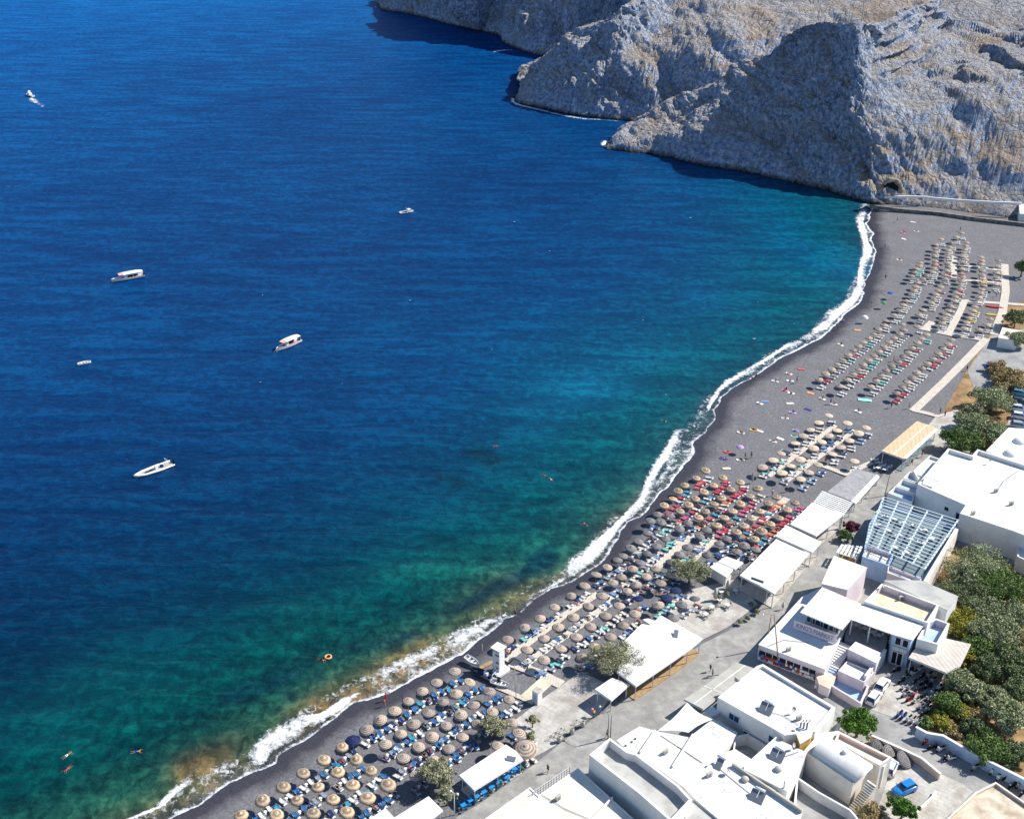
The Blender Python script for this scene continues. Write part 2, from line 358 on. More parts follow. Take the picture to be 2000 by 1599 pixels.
FOAM = [
 [((190,1640),(260,1660),[.5,1,.3]),((236,1599),(268,1606),[.5,1.1,.3]),((300,1572),(328,1576),[.6,1.2,.3]),((340,1526),(372,1546),[.6,1,.4]),((374,1486),(420,1530),[.5,.6,.5]),((420,1486),(450,1520),[.4,.5,.5])],
 [((374,1490),(400,1555),[.5,.45,.45,.5]),((430,1486),(445,1524),[.5,.5,.55]),((478,1470),(490,1505),[.5,.6,.7]),((494,1452),(530,1486),[.8,1,1.1,.9]),((508,1432),(540,1470),[.65,1.0,.95,.8]),((526,1417),(570,1454),[.65,1.0,.95,.8]),
  ((548,1405),(600,1436),[.65,.95,1.0,.8]),((580,1391),(630,1414),[.6,1.0,.95,.75]),((625,1386),(662,1393),[.7,1.2,1.2,.9]),((650,1370),(685,1374),[.7,1.2,1]),((680,1352),(704,1360),[.6,1.1,.9]),((712,1338),(724,1346),[.4,.8,.4])],
 [((690,1325),(720,1366),[.45,.35,.3,.35]),((740,1310),(766,1348),[.4,.3,.35,.5]),((790,1290),(806,1324),[.4,.45,.4,.6]),((825,1275),(850,1300),[.5,.55,.5,.6]),((850,1255),(880,1285),[.55,.8,.7,.5]),((880,1240),(915,1262),[.6,.95,.9,.5]),
  ((920,1216),(945,1243),[.55,.95,.9,.6]),((950,1202),(975,1216),[.5,.8,.7]),((985,1180),(1000,1200),[.4,.4,.7]),((1015,1165),(1040,1171),[.4,.6]),((1050,1150),(1075,1150),[.4,.65]),((1085,1128),(1112,1136),[.4,.7])],
 [((1000,1172),(1020,1187),[.5,.8]),((1040,1150),(1060,1160),[.5,.8]),((1075,1132),(1095,1143),[.5,.9]),((1100,1112),(1120,1132),[.6,1.0])],
 [((1060,1130),(1100,1138),[.4,.6]),((1090,1110),(1128,1127),[.5,.8,.9]),((1108,1085),(1150,1111),[.6,1.0,1.0,.8]),((1140,1064),(1176,1090),[.6,1.1,1.1,.9]),((1165,1045),(1198,1056),[.6,1.1,1.1,.9]),((1195,1022),(1218,1026),[.6,1.1,1,.8]),
  ((1220,996),(1244,1006),[.6,1.1,1,.8]),((1238,978),(1262,990),[.6,1.1,1,.7]),((1248,958),(1285,962),[.6,1.2,.8,.5]),((1256,935),(1300,948),[.6,1.3,.6,.55,.5]),((1270,905),(1330,918),[.6,1.3,.55,.6,.5]),((1286,882),(1350,888),[.6,1.2,.55,.6,.45]),
  ((1298,858),(1354,864),[.6,1.1,.7,.5,.4]),((1310,830),(1374,842),[.4,.5,.55,.6,.45]),((1310,800),(1392,820),[.3,.45,.5,.5,.4]),((1340,780),(1392,800),[.3,.4,.4,.3])],
 [((1375,800),(1388,806),[.6,1.1]),((1378,785),(1394,792),[.6,1.2]),((1394,760),(1412,768),[.6,1.2,.6]),((1410,742),(1440,748),[.6,1.1,.6]),((1450,718),(1468,732),[.6,1,.7]),((1490,698),(1505,712),[.5,1.2,.6,.5]),((1528,672),(1540,690),[.6,1.2,.5,.5]),
  ((1540,665),(1562,682),[.5,.8,.6,.6]),((1575,645),(1592,664),[.5,.9,.6]),((1602,626),(1616,650),[.6,1.1,1.1,.9]),((1606,612),(1624,640),[.4,.7,1,.9]),((1630,594),(1646,616),[.5,.8,1.3,1]),((1655,574),(1670,598),[.5,.9,1.3,1]),
  ((1668,552),(1686,577),[.5,.9,1.2,.9]),((1672,530),(1688,560),[.5,1.2,1,.9]),((1674,505),(1698,530),[.5,1.2,.8,.6]),((1678,490),(1706,500),[.5,1,.9]),((1676,476),(1708,490),[.5,.9,1.3,1.1]),((1676,462),(1699,472),[.5,1,1.1]),
  ((1668,440),(1698,454),[.5,1,1.2,.9]),((1664,425),(1692,436),[.5,.9,1]),((1660,412),(1696,420),[.3,.7,.9]),((1664,402),(1704,404),[.3,.7,.9])],
 [((1165,272),(1190,272),[.5,1]),((1166,282),(1188,284),[.5,1.3]),((1170,292),(1192,292),[.4,.9])],
 [((990,185),(1008,188),[.4,.8]),((988,200),(1012,196),[.5,1.3]),((1000,208),(1030,205),[.4,1.1]),((1040,218),(1060,213),[.3,.95]),((1085,228),(1100,223),[.3,.9]),((1130,236),(1150,231),[.3,.9]),((1185,238),(1210,235),[.3,.8]),((1200,240),(1222,237),[.3,.6])],
 [((952,98),(960,106),[.5,.9]),((962,98),(1000,98),[.5,1.1]),((990,100),(1022,99),[.4,.7])],
 [((800,32),(806,28),[.3,.6]),((870,50),(876,45),[.3,.6]),((930,64),(936,59),[.3,.7]),((965,72),(975,70),[.3,.5])],
 [((724,10),(738,10),[.3,.6]),((722,14),(740,14),[.3,.9]),((726,18),(742,18),[.3,.6])],
]
for i, rows in enumerate(FOAM):
    V, dn = foam(rows, 14)
    o = grid_mesh('sea_foam', V, mf, {'den': dn}); tag(o, kind='stuff', label='white surf foam along the water edge', cat='foam')

def swash():
    pts = [SH[0]]
    for i in range(len(SH)-1):
        a, b = SH[i], SH[i+1]; k = max(1, int(np.hypot(*(b-a))/1.2)); pts += [a+(b-a)*(j+1)/k for j in range(k)]
    p = np.array(pts); ps = p.copy()
    for _ in range(6): ps[1:-1] = (ps[:-2]+ps[1:-1]*2+ps[2:])/4
    d = np.gradient(ps, axis=0); d /= np.linalg.norm(d, axis=1, keepdims=True); nrm = np.stack([-d[:, 1], d[:, 0]], -1)
    s = np.arange(len(p))*1.2; z0 = s*0
    w = 2.8+4.4*fbm(s*.035, z0, z0+2, 3)**1.3*1.6; inn = -.2-1.3*fbm(s*.09, z0+5, z0, 3)
    t = np.linspace(0, 1, 13); V = p[:, None]+nrm[:, None]*(w[:, None]*(1-t)[None]+inn[:, None]*t[None])[..., None]
    V += ((np.stack([fbm(V[..., 0]*.4, V[..., 1]*.4, V[..., 0]*0+k, 3) for k in (1, 8)], -1))-.5)*1.4
    prof = np.interp(t, [0,.12,.35,.6,.8,.93,1], [0,.45,.7,.55,.55,1.0,0]); mod = .68+.62*fbm(s*.05, z0+9, z0, 3)
    dn = prof[None]*mod[:, None]; z = np.maximum(hgt(shore_dist(V[..., 0], V[..., 1])), 0)+.035
    return np.concatenate([V, z[..., None]], -1), dn
V, dn = swash(); o = grid_mesh('sea_foam', V, mf, {'den': dn}); tag(o, kind='stuff', label='thin lacy wash along the whole waterline', cat='foam')
# ------------------------------------------------------------------ cliffs
mc = mat("cliff_rock", (.3,.3,.3,1), .95, .15)
c_n = noise(mc, .09, 6, .65, .4); c_f = noise(mc, .6, 6, .7, .3)
rock = ramp(mc, c_f, [(.34, srgb(98,118,150)), (.5, srgb(154,174,204)), (.66, srgb(214,220,226))])  # blue of the shaded face and its pale highlights tinted into the rock
rock = mix(mc, ramp(mc, c_n, [(.48, (0,0,0,1)), (.68, (.6,.6,.6,1))]), rock, srgb(160,150,140))
warp = N(mc, 'ShaderNodeVectorMath'); warp.operation = 'ADD'; wn3 = N(mc, 'ShaderNodeTexNoise'); wn3.inputs['Scale'].default_value = .06; wn3.inputs['Detail'].default_value = 5
wsc = N(mc, 'ShaderNodeVectorMath'); wsc.operation = 'SCALE'; wsc.inputs[3].default_value = 14; tco = N(mc, 'ShaderNodeTexCoord'); L(mc, tco.outputs['Object'], wn3.inputs['Vector']); L(mc, wn3.outputs['Color'], wsc.inputs[0]); L(mc, tco.outputs['Object'], warp.inputs[0]); L(mc, wsc.outputs[0], warp.inputs[1])
mpc = N(mc, 'ShaderNodeMapping'); mpc.inputs['Scale'].default_value = (1.5, .8, .28); mpc.inputs['Rotation'].default_value = (0, .5, .2); L(mc, warp.outputs[0], mpc.inputs[0])
crk = []
for sc_c in (.055, .19):
    vv = N(mc, 'ShaderNodeTexVoronoi'); vv.feature = 'DISTANCE_TO_EDGE'; vv.inputs['Scale'].default_value = sc_c; L(mc, mpc.outputs[0], vv.inputs['Vector']); crk.append(vv.outputs[0])
cm = mth(mc, 'MINIMUM', mth(mc, 'MULTIPLY', crk[0], 1.0), mth(mc, 'ADD', mth(mc, 'MULTIPLY', crk[1], 1.3), .012))
rock = mix(mc, 1.0, rock, ramp(mc, cm, [(.0, (.62,.62,.66,1)), (.012, (.88,.88,.9,1)), (.03, (1,1,1,1))]), 'MULTIPLY')
geo = N(mc, 'ShaderNodeNewGeometry'); sep = N(mc, 'ShaderNodeSeparateXYZ'); L(mc, geo.outputs['True Normal'], sep.inputs[0])
flat = ramp(mc, mth(mc, 'ADD', sep.outputs[2], mth(mc, 'MULTIPLY', mth(mc, 'SUBTRACT', c_n, .5), .5)), [(.60, (0,0,0,1)), (.82, (1,1,1,1))])
grass = ramp(mc, noise(mc, .35, 5, .7), [(.3, srgb(118,108,92)), (.5, srgb(172,156,132)), (.7, srgb(208,192,164))])
rock = mix(mc, mth(mc, 'MULTIPLY', flat, .55), rock, grass)
och = mth(mc, 'MULTIPLY', ramp(mc, noise(mc, .035, 4, .6, .6), [(.5, (0,0,0,1)), (.62, (1,1,1,1))]), flat)
rock = mix(mc, mth(mc, 'MULTIPLY', och, .5), rock, mix(mc, noise(mc, .5, 4), srgb(140,112,82), srgb(196,168,130)))
shr = ramp(mc, noise(mc, .9, 3, .6), [(.60, (0,0,0,1)), (.66, (.8,.8,.8,1))])
rock = mix(mc, mth(mc, 'MULTIPLY', shr, .8), rock, srgb(62,66,48))
sepz = N(mc, 'ShaderNodeSeparateXYZ'); L(mc, geo.outputs['Position'], sepz.inputs[0])
tide = ramp(mc, mth(mc, 'ADD', mth(mc, 'MULTIPLY', sepz.outputs[2], .2), mth(mc, 'MULTIPLY', c_f, .5)), [(.3, (1,1,1,1)), (.75, (0,0,0,1))])
rock = mix(mc, tide, rock, srgb(42,38,36))
L(mc, rock, BS(mc).inputs['Base Color'])
cr = N(mc, 'ShaderNodeTexVoronoi'); cr.feature = 'F1'; cr.inputs['Scale'].default_value = .45; L(mc, mapping(mc, (1,1,.6)), cr.inputs['Vector'])
bump(mc, mth(mc, 'ADD', mth(mc, 'ADD', mth(mc, 'MULTIPLY', c_f, 1.3), mth(mc, 'MULTIPLY', cr.outputs[0], .4)), mth(mc, 'MULTIPLY', mth(mc, 'MINIMUM', cm, .12), 4)), 1.0, 1.5)

def loft(name, rows, nc, nr, amp=1.0, terr=None, seed=0):
    """rows: lists of world points (same count); smooth resample, displaced by ridged noise"""
    K = np.array([[tuple(p) for p in r] for r in rows])          # rows, cols, 3
    def res(A, n, axis):
        k = np.arange(A.shape[axis]); s = np.linspace(0, A.shape[axis]-1, n); A = np.moveaxis(A, axis, 0)
        i = np.clip(s.astype(int), 0, len(k)-2); f = (s-i)[:, None, None]
        g = lambda j: A[np.clip(j, 0, len(k)-1)]
        p0, p1, p2, p3 = g(i-1), g(i), g(i+1), g(i+2)
        q = .5*((2*p1)+(p2-p0)*f+(2*p0-5*p1+4*p2-p3)*f**2+(3*p1-p0-3*p2+p3)*f**3)
        q = q*.6+(p1+(p2-p1)*f)*.4
        return np.moveaxis(q, 0, axis)
    V = res(res(K, nc, 1), nr, 0)
    if terr is not None:
        w = terr(V); st = 4.2; zz = V[..., 2]+(fbm(V[..., 0]*.03, V[..., 1]*.03, V[..., 0]*0, 3)-.5)*9; q = zz/st; fr = q-np.floor(q)
        stp = (np.floor(q)+np.clip((fr-.7)*3.33, 0, 1))*st; V[..., 2] += (stp-zz)*w*.75
    du = np.gradient(V, axis=1); dv = np.gradient(V, axis=0); n = np.cross(du, dv); n /= np.linalg.norm(n, axis=-1, keepdims=True)+1e-9
    n *= np.where(n[..., 2:3] < 0, -1, 1)
    x, y, z = [V[..., k]+seed for k in range(3)]
    wx = (fbm(x*.05, y*.05, z*.05, 2)-.5)*14; xs, zs = x+z*.55+wx, z+wx*.4
    a = (.62-fbm(xs*.024, y*.024, z*.012, 3, True))*17+(.62-fbm(xs*.075, y*.06, z*.03, 4, True))*13.5+((.6-fbm(x*.2, y*.2, zs*.2, 3, True))*4.2+(.6-fbm(x*.55, y*.55, zs*.6, 4, True))*2.2)*(1-.6*np.clip((V[..., 0]-135)/30, 0, 1))+(fbm(x*1.3, y*1.3, z*1.5, 2)-.5)*.9
    gc = x*.8+y*.25+z*.42+wx*.8; g1 = np.abs(2*vnoise(gc*.045, z*0+seed, z*.006)-1); g2 = np.abs(2*vnoise(gc*.13+7, z*0+seed+3, z*.015)-1)
    a = a-(5.0*np.clip(1-g1*3.2, 0, 1)+2.0*np.clip(1-g2*3.2, 0, 1))*(1-.8*np.clip((V[..., 0]-135)/30, 0, 1))
    edge = np.clip((V[..., 2]+1)/14, .16, 1)
    a = a*np.clip(1.35-1.1*n[..., 2], .22, 1); a = np.where(a < -9, -9, a); V = V+n*(a*amp*edge)[..., None]
    return grid_mesh(name, V, mc, smooth=False)
def ly(p, q, f, dz=0, dy=0):   # blend of two world points
    r = p*(1-f)+q*f; return Vector((r.x, r.y+dy, r.z+dz))
def cliff(name, base, crest, nc, nr, mids=((.25,.10),(.5,.06),(.78,.03)), back=60, amp=1, terr=None, seed=0, zb=-2.5, backz=-6):
    b = [P(x, y, 0) for x, y in base]; c = [P(x, y, z) for x, y, z in crest]
    rows = [[Vector((p.x, p.y-1.0, zb)) for p in b], b]
    for f, bul in mids:
        rows.append([ly(p, q, f, dz=bul*(q-p).length) for p, q in zip(b, c)])
    rows.append(c)
    rows.append([Vector((q.x+6, q.y+back*.35, q.z*.8)) for q in c])
    rows.append([Vector((q.x+12, q.y+back, q.z*.2+backz)) for q in c])
    o = loft(name, rows, nc, nr, amp, terr, seed); tag(o, kind='structure'); return o
B1 = [(1186,294),(1215,296),(1250,300),(1290,306),(1345,318),(1400,330),(1450,338),(1500,348),(1545,358),(1600,372),(1650,386),(1700,400),(1760,408),(1830,415),(1900,424),(2000,436),(2150,458),(2400,500)]
C1 = [(1186,277,2),(1200,262,5),(1228,243,8),(1262,220,12),(1320,183,19),(1385,155,27),(1430,125,33),(1480,92,41),(1530,55,50),(1580,42,56),(1630,40,59),(1690,42,59),(1760,22,57),(1840,-20,56),(1930,-50,55),(2050,-80,56),(2200,-100,58),(2450,-110,62)]
def t1(V): return np.clip((V[..., 0]-150)/25, 0, 1)*np.clip((V[..., 2]-32)/8, 0, 1)
cliff('cliff', B1, C1, 620, 170, terr=t1)
B2 = [(1006,190),(1005,198),(1018,205),(1050,213),(1085,219),(1120,226),(1160,232),(1215,237),(1290,250),(1400,262),(1550,270),(1700,280),(1850,290),(2050,300)]
C2 = [(1010,132,5),(1030,118,11),(1060,98,19),(1100,72,28),(1140,50,36),(1180,28,42),(1215,8,48),(1270,-30,54),(1340,-80,61),(1440,-140,75),(1600,-170,82),(1800,-190,87),(2000,-200,89),(2200,-200,90)]
cliff('cliff', B2, C2, 420, 130, seed=31, amp=.9)
B3 = [(736,16),(745,22),(790,28),(835,38),(880,50),(930,61),(970,70),(985,84),(1018,100),(1060,110),(1150,110),(1300,110)]
C3 = [(728,-6,4),(745,-30,12),(790,-75,30),(840,-95,42),(890,-100,50),(940,-110,56),(990,-115,58),(1030,-120,60),(1080,-130,64),(1150,-150,70),(1250,-170,78),(1400,-190,86)]
cliff('cliff', B3, C3, 300, 90, seed=77, amp=1.1, back=120)
# ------------------------------------------------------------------ materials for the built part
M = {}
def plaster(name, c, c2=None, b=.25):
    m = mat(name, c, .85, .2); n = noise(m, .35, 5, .6, .4); n2 = noise(m, 5, 4, .6)
    c2 = c2 or tuple(x*.86 for x in c[:3])+(1,)
    L(m, ramp(m, n, [(.38, c2), (.56, c)]), BS(m).inputs['Base Color']); bump(m, mth(m, 'ADD', n, mth(m, 'MULTIPLY', n2, .4)), b, .03); return m
M['white'] = plaster('white_plaster', (.80,.79,.76,1), (.72,.71,.68,1))
M['cream'] = plaster('cream_plaster', srgb(236,228,214), srgb(220,210,194))
M['grey_roof'] = plaster('grey_roof_coating', srgb(190,189,182), srgb(172,171,166))
M['beige'] = plaster('beige_roof', srgb(226,212,184), srgb(206,190,164))
M['stone_roof'] = speckled('stone_roof', srgb(176,160,136), srgb(226,212,190), .5, b=.3)
M['lilac'] = plaster('lilac_plaster', srgb(226,214,216), srgb(212,200,204))
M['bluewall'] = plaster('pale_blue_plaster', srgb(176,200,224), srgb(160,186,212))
M['peach'] = plaster('peach_plaster', srgb(228,204,184), srgb(212,188,168))
M['ochre'] = plaster('ochre_plaster', srgb(214,176,98), srgb(190,150,80))
def roofmat(name, c):
    m = mat(name, c, .85, .2); n = noise(m, .22, 6, .65, .8); n2 = noise(m, 1.6, 6, .75, 2.0); st = mth(m, 'MULTIPLY', ramp(m, n, [(.46, (0,0,0,1)), (.62, (1,1,1,1))]), ramp(m, n2, [(.4, (0,0,0,1)), (.62, (1,1,1,1))]))
    c1 = mix(m, mth(m, 'MULTIPLY', st, .9), c, (.40,.38,.34,1)); cl = ramp(m, noise(m, .6, 2, .5, 4.0), [(.494, (1,1,1,1)), (.5, (.62,.62,.60,1)), (.506, (1,1,1,1))])
    L(m, mix(m, .6, c1, mix(m, 1.0, c1, cl, 'MULTIPLY')), BS(m).inputs['Base Color']); bump(m, n2, .2, .03); return m
M['wroof'] = roofmat('weathered_white_roof', (.80,.79,.76,1))
M['canvas'] = plaster('white_canvas', (.80,.79,.76,1), (.74,.73,.70,1), .15)
M['canvas2'] = plaster('grey_canvas', srgb(186,184,174), srgb(174,172,162), .15)
M['pave'] = speckled('street_paving', srgb(152,150,144), srgb(176,174,168), .7, b=.15, c3=srgb(148,146,142), sc3=.18)
def joints(m, sc, rz, k=.82):
    br = N(m, 'ShaderNodeTexBrick'); br.inputs['Scale'].default_value = sc; br.inputs['Mortar Size'].default_value = .012; br.inputs['Color1'].default_value = (1,1,1,1); br.inputs['Color2'].default_value = (.95,.95,.95,1); br.inputs['Mortar'].default_value = (k,k,k,1)
    L(m, mapping(m, (1,1,1), (0,0,rz)), br.inputs['Vector']); st = ramp(m, noise(m, .45, 6, .75, 1.2), [(.5, (1,1,1,1)), (.62, (.86,.85,.84,1)), (.66, (1,1,1,1))])
    lk = BS(m).inputs['Base Color'].links[0].from_socket; L(m, mix(m, 1.0, mix(m, 1.0, lk, br.outputs[0], 'MULTIPLY'), st, 'MULTIPLY'), BS(m).inputs['Base Color'])
joints(M['pave'], .55, .6)
M['plaza'] = speckled('plaza_concrete', srgb(186,182,174), srgb(206,202,192), .8, b=.2, c3=srgb(168,160,150), sc3=.25)
joints(M['plaza'], .3, .65, .78)
M['asph'] = speckled('side_asphalt', srgb(150,149,146), srgb(168,167,163), 1.2, b=.2, c3=srgb(136,135,133), sc3=.2)
M['soil'] = speckled('garden_soil', srgb(120,92,62), srgb(176,142,102), .45, b=.6, bd=.2, c3=srgb(116,104,54), sc3=.14)
M['dark'] = mat('dark_void', srgb(30,34,44), .8); M['glass'] = mat('window_glass', srgb(40,72,100), .08, .6)
M['bluepaint'] = mat('blue_painted_wood', srgb(70,150,200), .5); M['palepaint'] = mat('pale_blue_paint', srgb(208,222,228), .5)
M['turq'] = mat('shade_teal_floor', srgb(112,128,134), .6)  # teal shade under the slatted roof put into the floor colour
M['metal'] = mat('grey_metal', srgb(120,124,128), .35, .5, .7); M['whitemetal'] = mat('white_metal', (.78,.78,.78,1), .4)
M['wood'] = speckled('weathered_wood', srgb(150,122,90), srgb(178,150,112), 2, b=.3)
M['solar'] = mat('solar_glass', srgb(122,128,136), .2, .6)
def planks(name, ca, cb, rz, width, rough=.8):
    if isinstance(rz, tuple):
        A, B = P(*rz[0], 4), P(*rz[1], 4); rz = pi/2-atan2(B.y-A.y, B.x-A.x)
    m = mat(name, ca, rough)
    v = mapping(m, (1/width, .2, 1), (0, 0, rz), 'Object'); w = N(m, 'ShaderNodeTexWave'); w.wave_type = 'BANDS'; w.bands_direction = 'X'
    w.inputs['Scale'].default_value = .5/pi*pi; w.inputs['Distortion'].default_value = .2; L(m, v, w.inputs['Vector'])
    n = noise(m, .8, 4, .6)
    c = mix(m, ramp(m, n, [(.35, (0,0,0,1)), (.65, (1,1,1,1))]), ca, cb)
    g = ramp(m, w.outputs[0], [(.0, (.45,.45,.45,1)), (.14, (1,1,1,1))])
    g = mix(m, .45, (1,1,1,1), g)
    L(m, mix(m, 1.0, c, g, 'MULTIPLY'), BS(m).inputs['Base Color']); bump(m, w.outputs[0], .3, .03); return m
# --------------------------------------------------------------- pixel helpers for plan shapes
def pp(pts, z=LAND): return [tuple(P(x, y, z)[:2]) for x, y in pts]
def ccw(p):
    a = sum(p[i][0]*p[(i+1)%len(p)][1]-p[(i+1)%len(p)][0]*p[i][1] for i in range(len(p))); return p if a > 0 else p[::-1]
def inset(p, w):
    n = len(p); out = []
    for i in range(n):
        a, b, c = Vector(p[i-1]), Vector(p[i]), Vector(p[(i+1)%n])
        d1 = (b-a).normalized(); d2 = (c-b).normalized(); n1 = Vector((-d1.y, d1.x)); n2 = Vector((-d2.y, d2.x))
        m_ = (n1+n2); k = max(.35, 1+n1.dot(n2)); out.append(tuple(b+m_*w/k))
    return out
def flat_sheet(name, pts, z, m, kind='structure', **kw):
    b = MB(); b.sheet([(x, y, z) for x, y in ccw(pp(pts, z))]); o = b.build(name, m); tag(o, kind=kind, **kw); return o
def slab(name, pts, z0, z1, m, parent=None):
    b = MB(); b.prism(ccw(pp(pts, z1)), z0, z1, m); return b.build(name, m, parent)
def line_slab(name, a, b, w, h, m, z=None, parent=None):
    A, B = G(*a), G(*b); d = (B-A); c = (A+B)/2; mb_ = MB()
    zz = LAND if z is None else z
    mb_.box((c.x, c.y, zz+h/2), (d.length, w, h), atan2(d.y, d.x)); return mb_.build(name, m, parent)
def blk(root, pts, z, base=LAND, par=None, wm=None, rm=None, pm=None, wall='wall', roof='roof', fl=None):
    """one storey block under root: walls, roof floor, parapet"""
    wm = wm or M['white']; rm = rm or M['wroof']
    if rm is M['white']: rm = M['wroof']
    p = ccw(pp(pts, z)); n = len(p)
    w = MB(); w.prism(p, base, z, wm, cap=False, bottom=False)
    if par:
        q = inset(p, par[0]); zf = z-par[1]
        w.add([(x, y, z) for x, y in p]+[(x, y, z) for x, y in q], [(i, (i+1)%n, n+(i+1)%n, n+i) for i in range(n)], wm)
        w.add([(x, y, z) for x, y in q]+[(x, y, zf) for x, y in q], [(i, (i+1)%n, n+(i+1)%n, n+i) for i in range(n)], pm or wm)
        w.build(wall, wm, root)
        r = MB(); r.sheet([(x, y, zf) for x, y in q]); r.build(roof, rm, root)
    else:
        w.build(wall, wm, root)
        r = MB(); r.prism([(x, y) for x, y in inset(p, -.06)], z-.002, z+.12, rm); r.build(roof, rm, root)
    return p
def wall_item(root, a, b, z, f, w, h, kind, m, frame=None, out=.04, z0=0, fr=.09):
    """window/door on wall between px points a,b given at height z; f along, centre height z0"""
    A, B = P(*a, z), P(*b, z); A.z = B.z = 0; d = (B-A).normalized(); n = Vector((d.y, -d.x, 0))
    if n.dot(Vector((0, 0, 0))-A) < 0: n = -n
    c = A.lerp(B, f); rz = atan2(d.y, d.x); fo_ = MB()
    fm = frame or M['white']
    for s in (-1, 1): fo_.box((c.x+d.x*s*(w/2+fr/2)+n.x*out, c.y+d.y*s*(w/2+fr/2)+n.y*out, z0), (fr, .16, h+2*fr), rz)
    for s in (-1, 1): fo_.box((c.x+n.x*out, c.y+n.y*out, z0+s*(h/2+fr/2)), (w-.002, .15, fr), rz)
    if w > 1.2:
        fo_.box((c.x+n.x*out, c.y+n.y*out, z0), (fr*.7, .13, h-.002), rz)
    o = fo_.build(kind, fm, root)
    g_ = MB(); g_.box((c.x+n.x*.012, c.y+n.y*.012, z0), (w-.004, .05, h-.004), rz); g_.build('pane' if kind == 'window' else 'panel', m, o)
    return o
def building(label, cat='building', name='white_building', loc=None, group=None):
    o = empty(name, loc or (0, 0, 0)); tag(o, label, cat, group); return o

# --------------------------------------------------------------- ground sheets
flat_sheet('street', [(840,1660),(895,1592),(930,1573),(1020,1509),(1065,1475),(1095,1450),(1160,1402),(1241,1349),(1300,1310),(1370,1258),(1440,1222),(1480,1190),(1530,1135),(1580,1082),(1640,1010),(1690,968),(1735,915),(1775,892),(1812,855),(1838,818),(1900,800),(2100,760),(2500,900),(2500,1800),(840,1800)], LAND+.06, M['pave'])
flat_sheet('plaza', [(1040,1480),(1022,1440),(1008,1404),(1062,1362),(1098,1337),(1135,1310),(1175,1330),(1205,1345),(1170,1393),(1120,1420),(1085,1455)], LAND+.10, M['plaza'])
flat_sheet('plaza', [(1300,1185),(1352,1150),(1440,1130),(1480,1180),(1420,1225),(1370,1250),(1330,1240)], LAND+.10, M['plaza'])
flat_sheet('plaza', [(1800,845),(1830,810),(1870,800),(1900,830),(1870,870),(1830,880)], LAND+.10, M['plaza'])
flat_sheet('side_street', [(1590,1345),(1640,1330),(1690,1375),(1760,1330),(1830,1390),(1900,1440),(2100,1550),(2100,1700),(1700,1700),(1700,1560),(1740,1500),(1700,1440),(1640,1400)], LAND+.10, M['asph'])
flat_sheet('parking_lot', [(1700,1385),(1745,1300),(1790,1290),(1870,1310),(1830,1350),(1812,1420),(1790,1415)], LAND+.14, M['plaza'])
flat_sheet('driveway', [(1745,1488),(1800,1492),(1840,1512),(1880,1530),(1900,1545),(1850,1599),(1800,1640),(1690,1640),(1720,1560)], LAND+.16, M['plaza'])
flat_sheet('garden', [(1788,1425),(1815,1385),(1850,1312),(1880,1250),(1850,1190),(1830,1130),(1845,1075),(1880,1065),(2000,1110),(2200,1110),(2200,1640),(2000,1530)], LAND+.18, M['soil'])
flat_sheet('garden', [(1805,850),(1835,815),(1890,720),(1930,655),(1960,600),(2100,560),(2200,900),(1960,850),(1930,880),(1860,880)], LAND+.08, M['soil'])
flat_sheet('parking_lot', [(1960,850),(1990,760),(2010,700),(2200,700),(2300,900),(2050,870)], LAND+.12, M['plaza'])
flat_sheet('side_street', [(1905,765),(1890,725),(1935,655),(2010,640),(2010,700),(1990,740)], LAND+.11, M['asph'])

# --------------------------------------------------------------- boardwalks on the beach
M['board'] = planks('boardwalk_planks', srgb(196,186,170), srgb(216,206,192), .9, .5)
NP = [0]
def path(pts, w, label, grp='boardwalks on the dark sand', m=None, h=.12):
    mb_ = MB(); NP[0] += 1
    W = [G(x, y) for x, y in pts]
    for i in range(len(W)-1):
        d = W[i+1]-W[i]; c = (W[i]+W[i+1])/2; mb_.box((c.x, c.y, max(LAND-.06, c.z)+h/2+.05+.004*i+.012*(NP[0]%5)), (d.length+w*.5, w, h), atan2(d.y, d.x))
    o = mb_.build('boardwalk', m or M['board']); tag(o, label, 'boardwalk', grp)
path([(1502,930),(1630,832)], 1.3, 'narrow beige boardwalk on the seaward side of the pale parasol rows')
path([(1536,940),(1668,842)], 1.3, 'narrow beige boardwalk between the second and third pale parasol rows')
path([(1527,882),(1590,904),(1652,927),(1700,905)], 1.5, 'cream boardwalk crossing the two narrow walks toward the grey deck')
path([(990,1290),(1100,1205),(1166,1163)], 1.5, 'white boardwalk between front and second grey parasol rows by the white tower')
path([(1025,1298),(1110,1238),(1200,1172)], 1.6, 'white boardwalk between second and third grey parasol rows by the white tower')
path([(1003,1297),(1050,1315),(1092,1335)], 2.2, 'short white boardwalk running from the tower end to the plaza')
path([(1285,1107),(1350,1047)], 1.7, 'beige boardwalk through the grey parasols below the straw group')
path([(1345,1100),(1392,1056)], 1.7, 'short beige boardwalk ending at the tree by the white hut')
path([(1310,1056),(1370,1075)], 1.4, 'short cross boardwalk among grey parasols')
path([(1450,1030),(1490,997)], 1.6, 'tan boardwalk inside the straw parasol group')
path([(1488,1018),(1535,975)], 1.6, 'tan boardwalk on the landward side of the straw group')
path([(1785,802),(1840,750),(1890,700),(1925,663)], 2.2, 'long pale boardwalk bounding the far rows on the landward side')
path([(1785,802),(1812,808),(1840,816)], 1.6, 'pale boardwalk end bending toward the trees', h=.1)
path([(1800,642),(1860,655),(1922,664)], 2.2, 'pale boardwalk crossing the beach between the far parasol blocks')
path([(1806,643),(1820,630)], 2.2, 'stub of pale boardwalk at the far crossing')
path([(1853,650),(1872,615),(1884,588)], 2.0, 'pale boardwalk running up from the far crossing')
path([(1882,588),(1940,592),(2000,596)], 1.8, 'pale boardwalk crossing near the upright red boards')
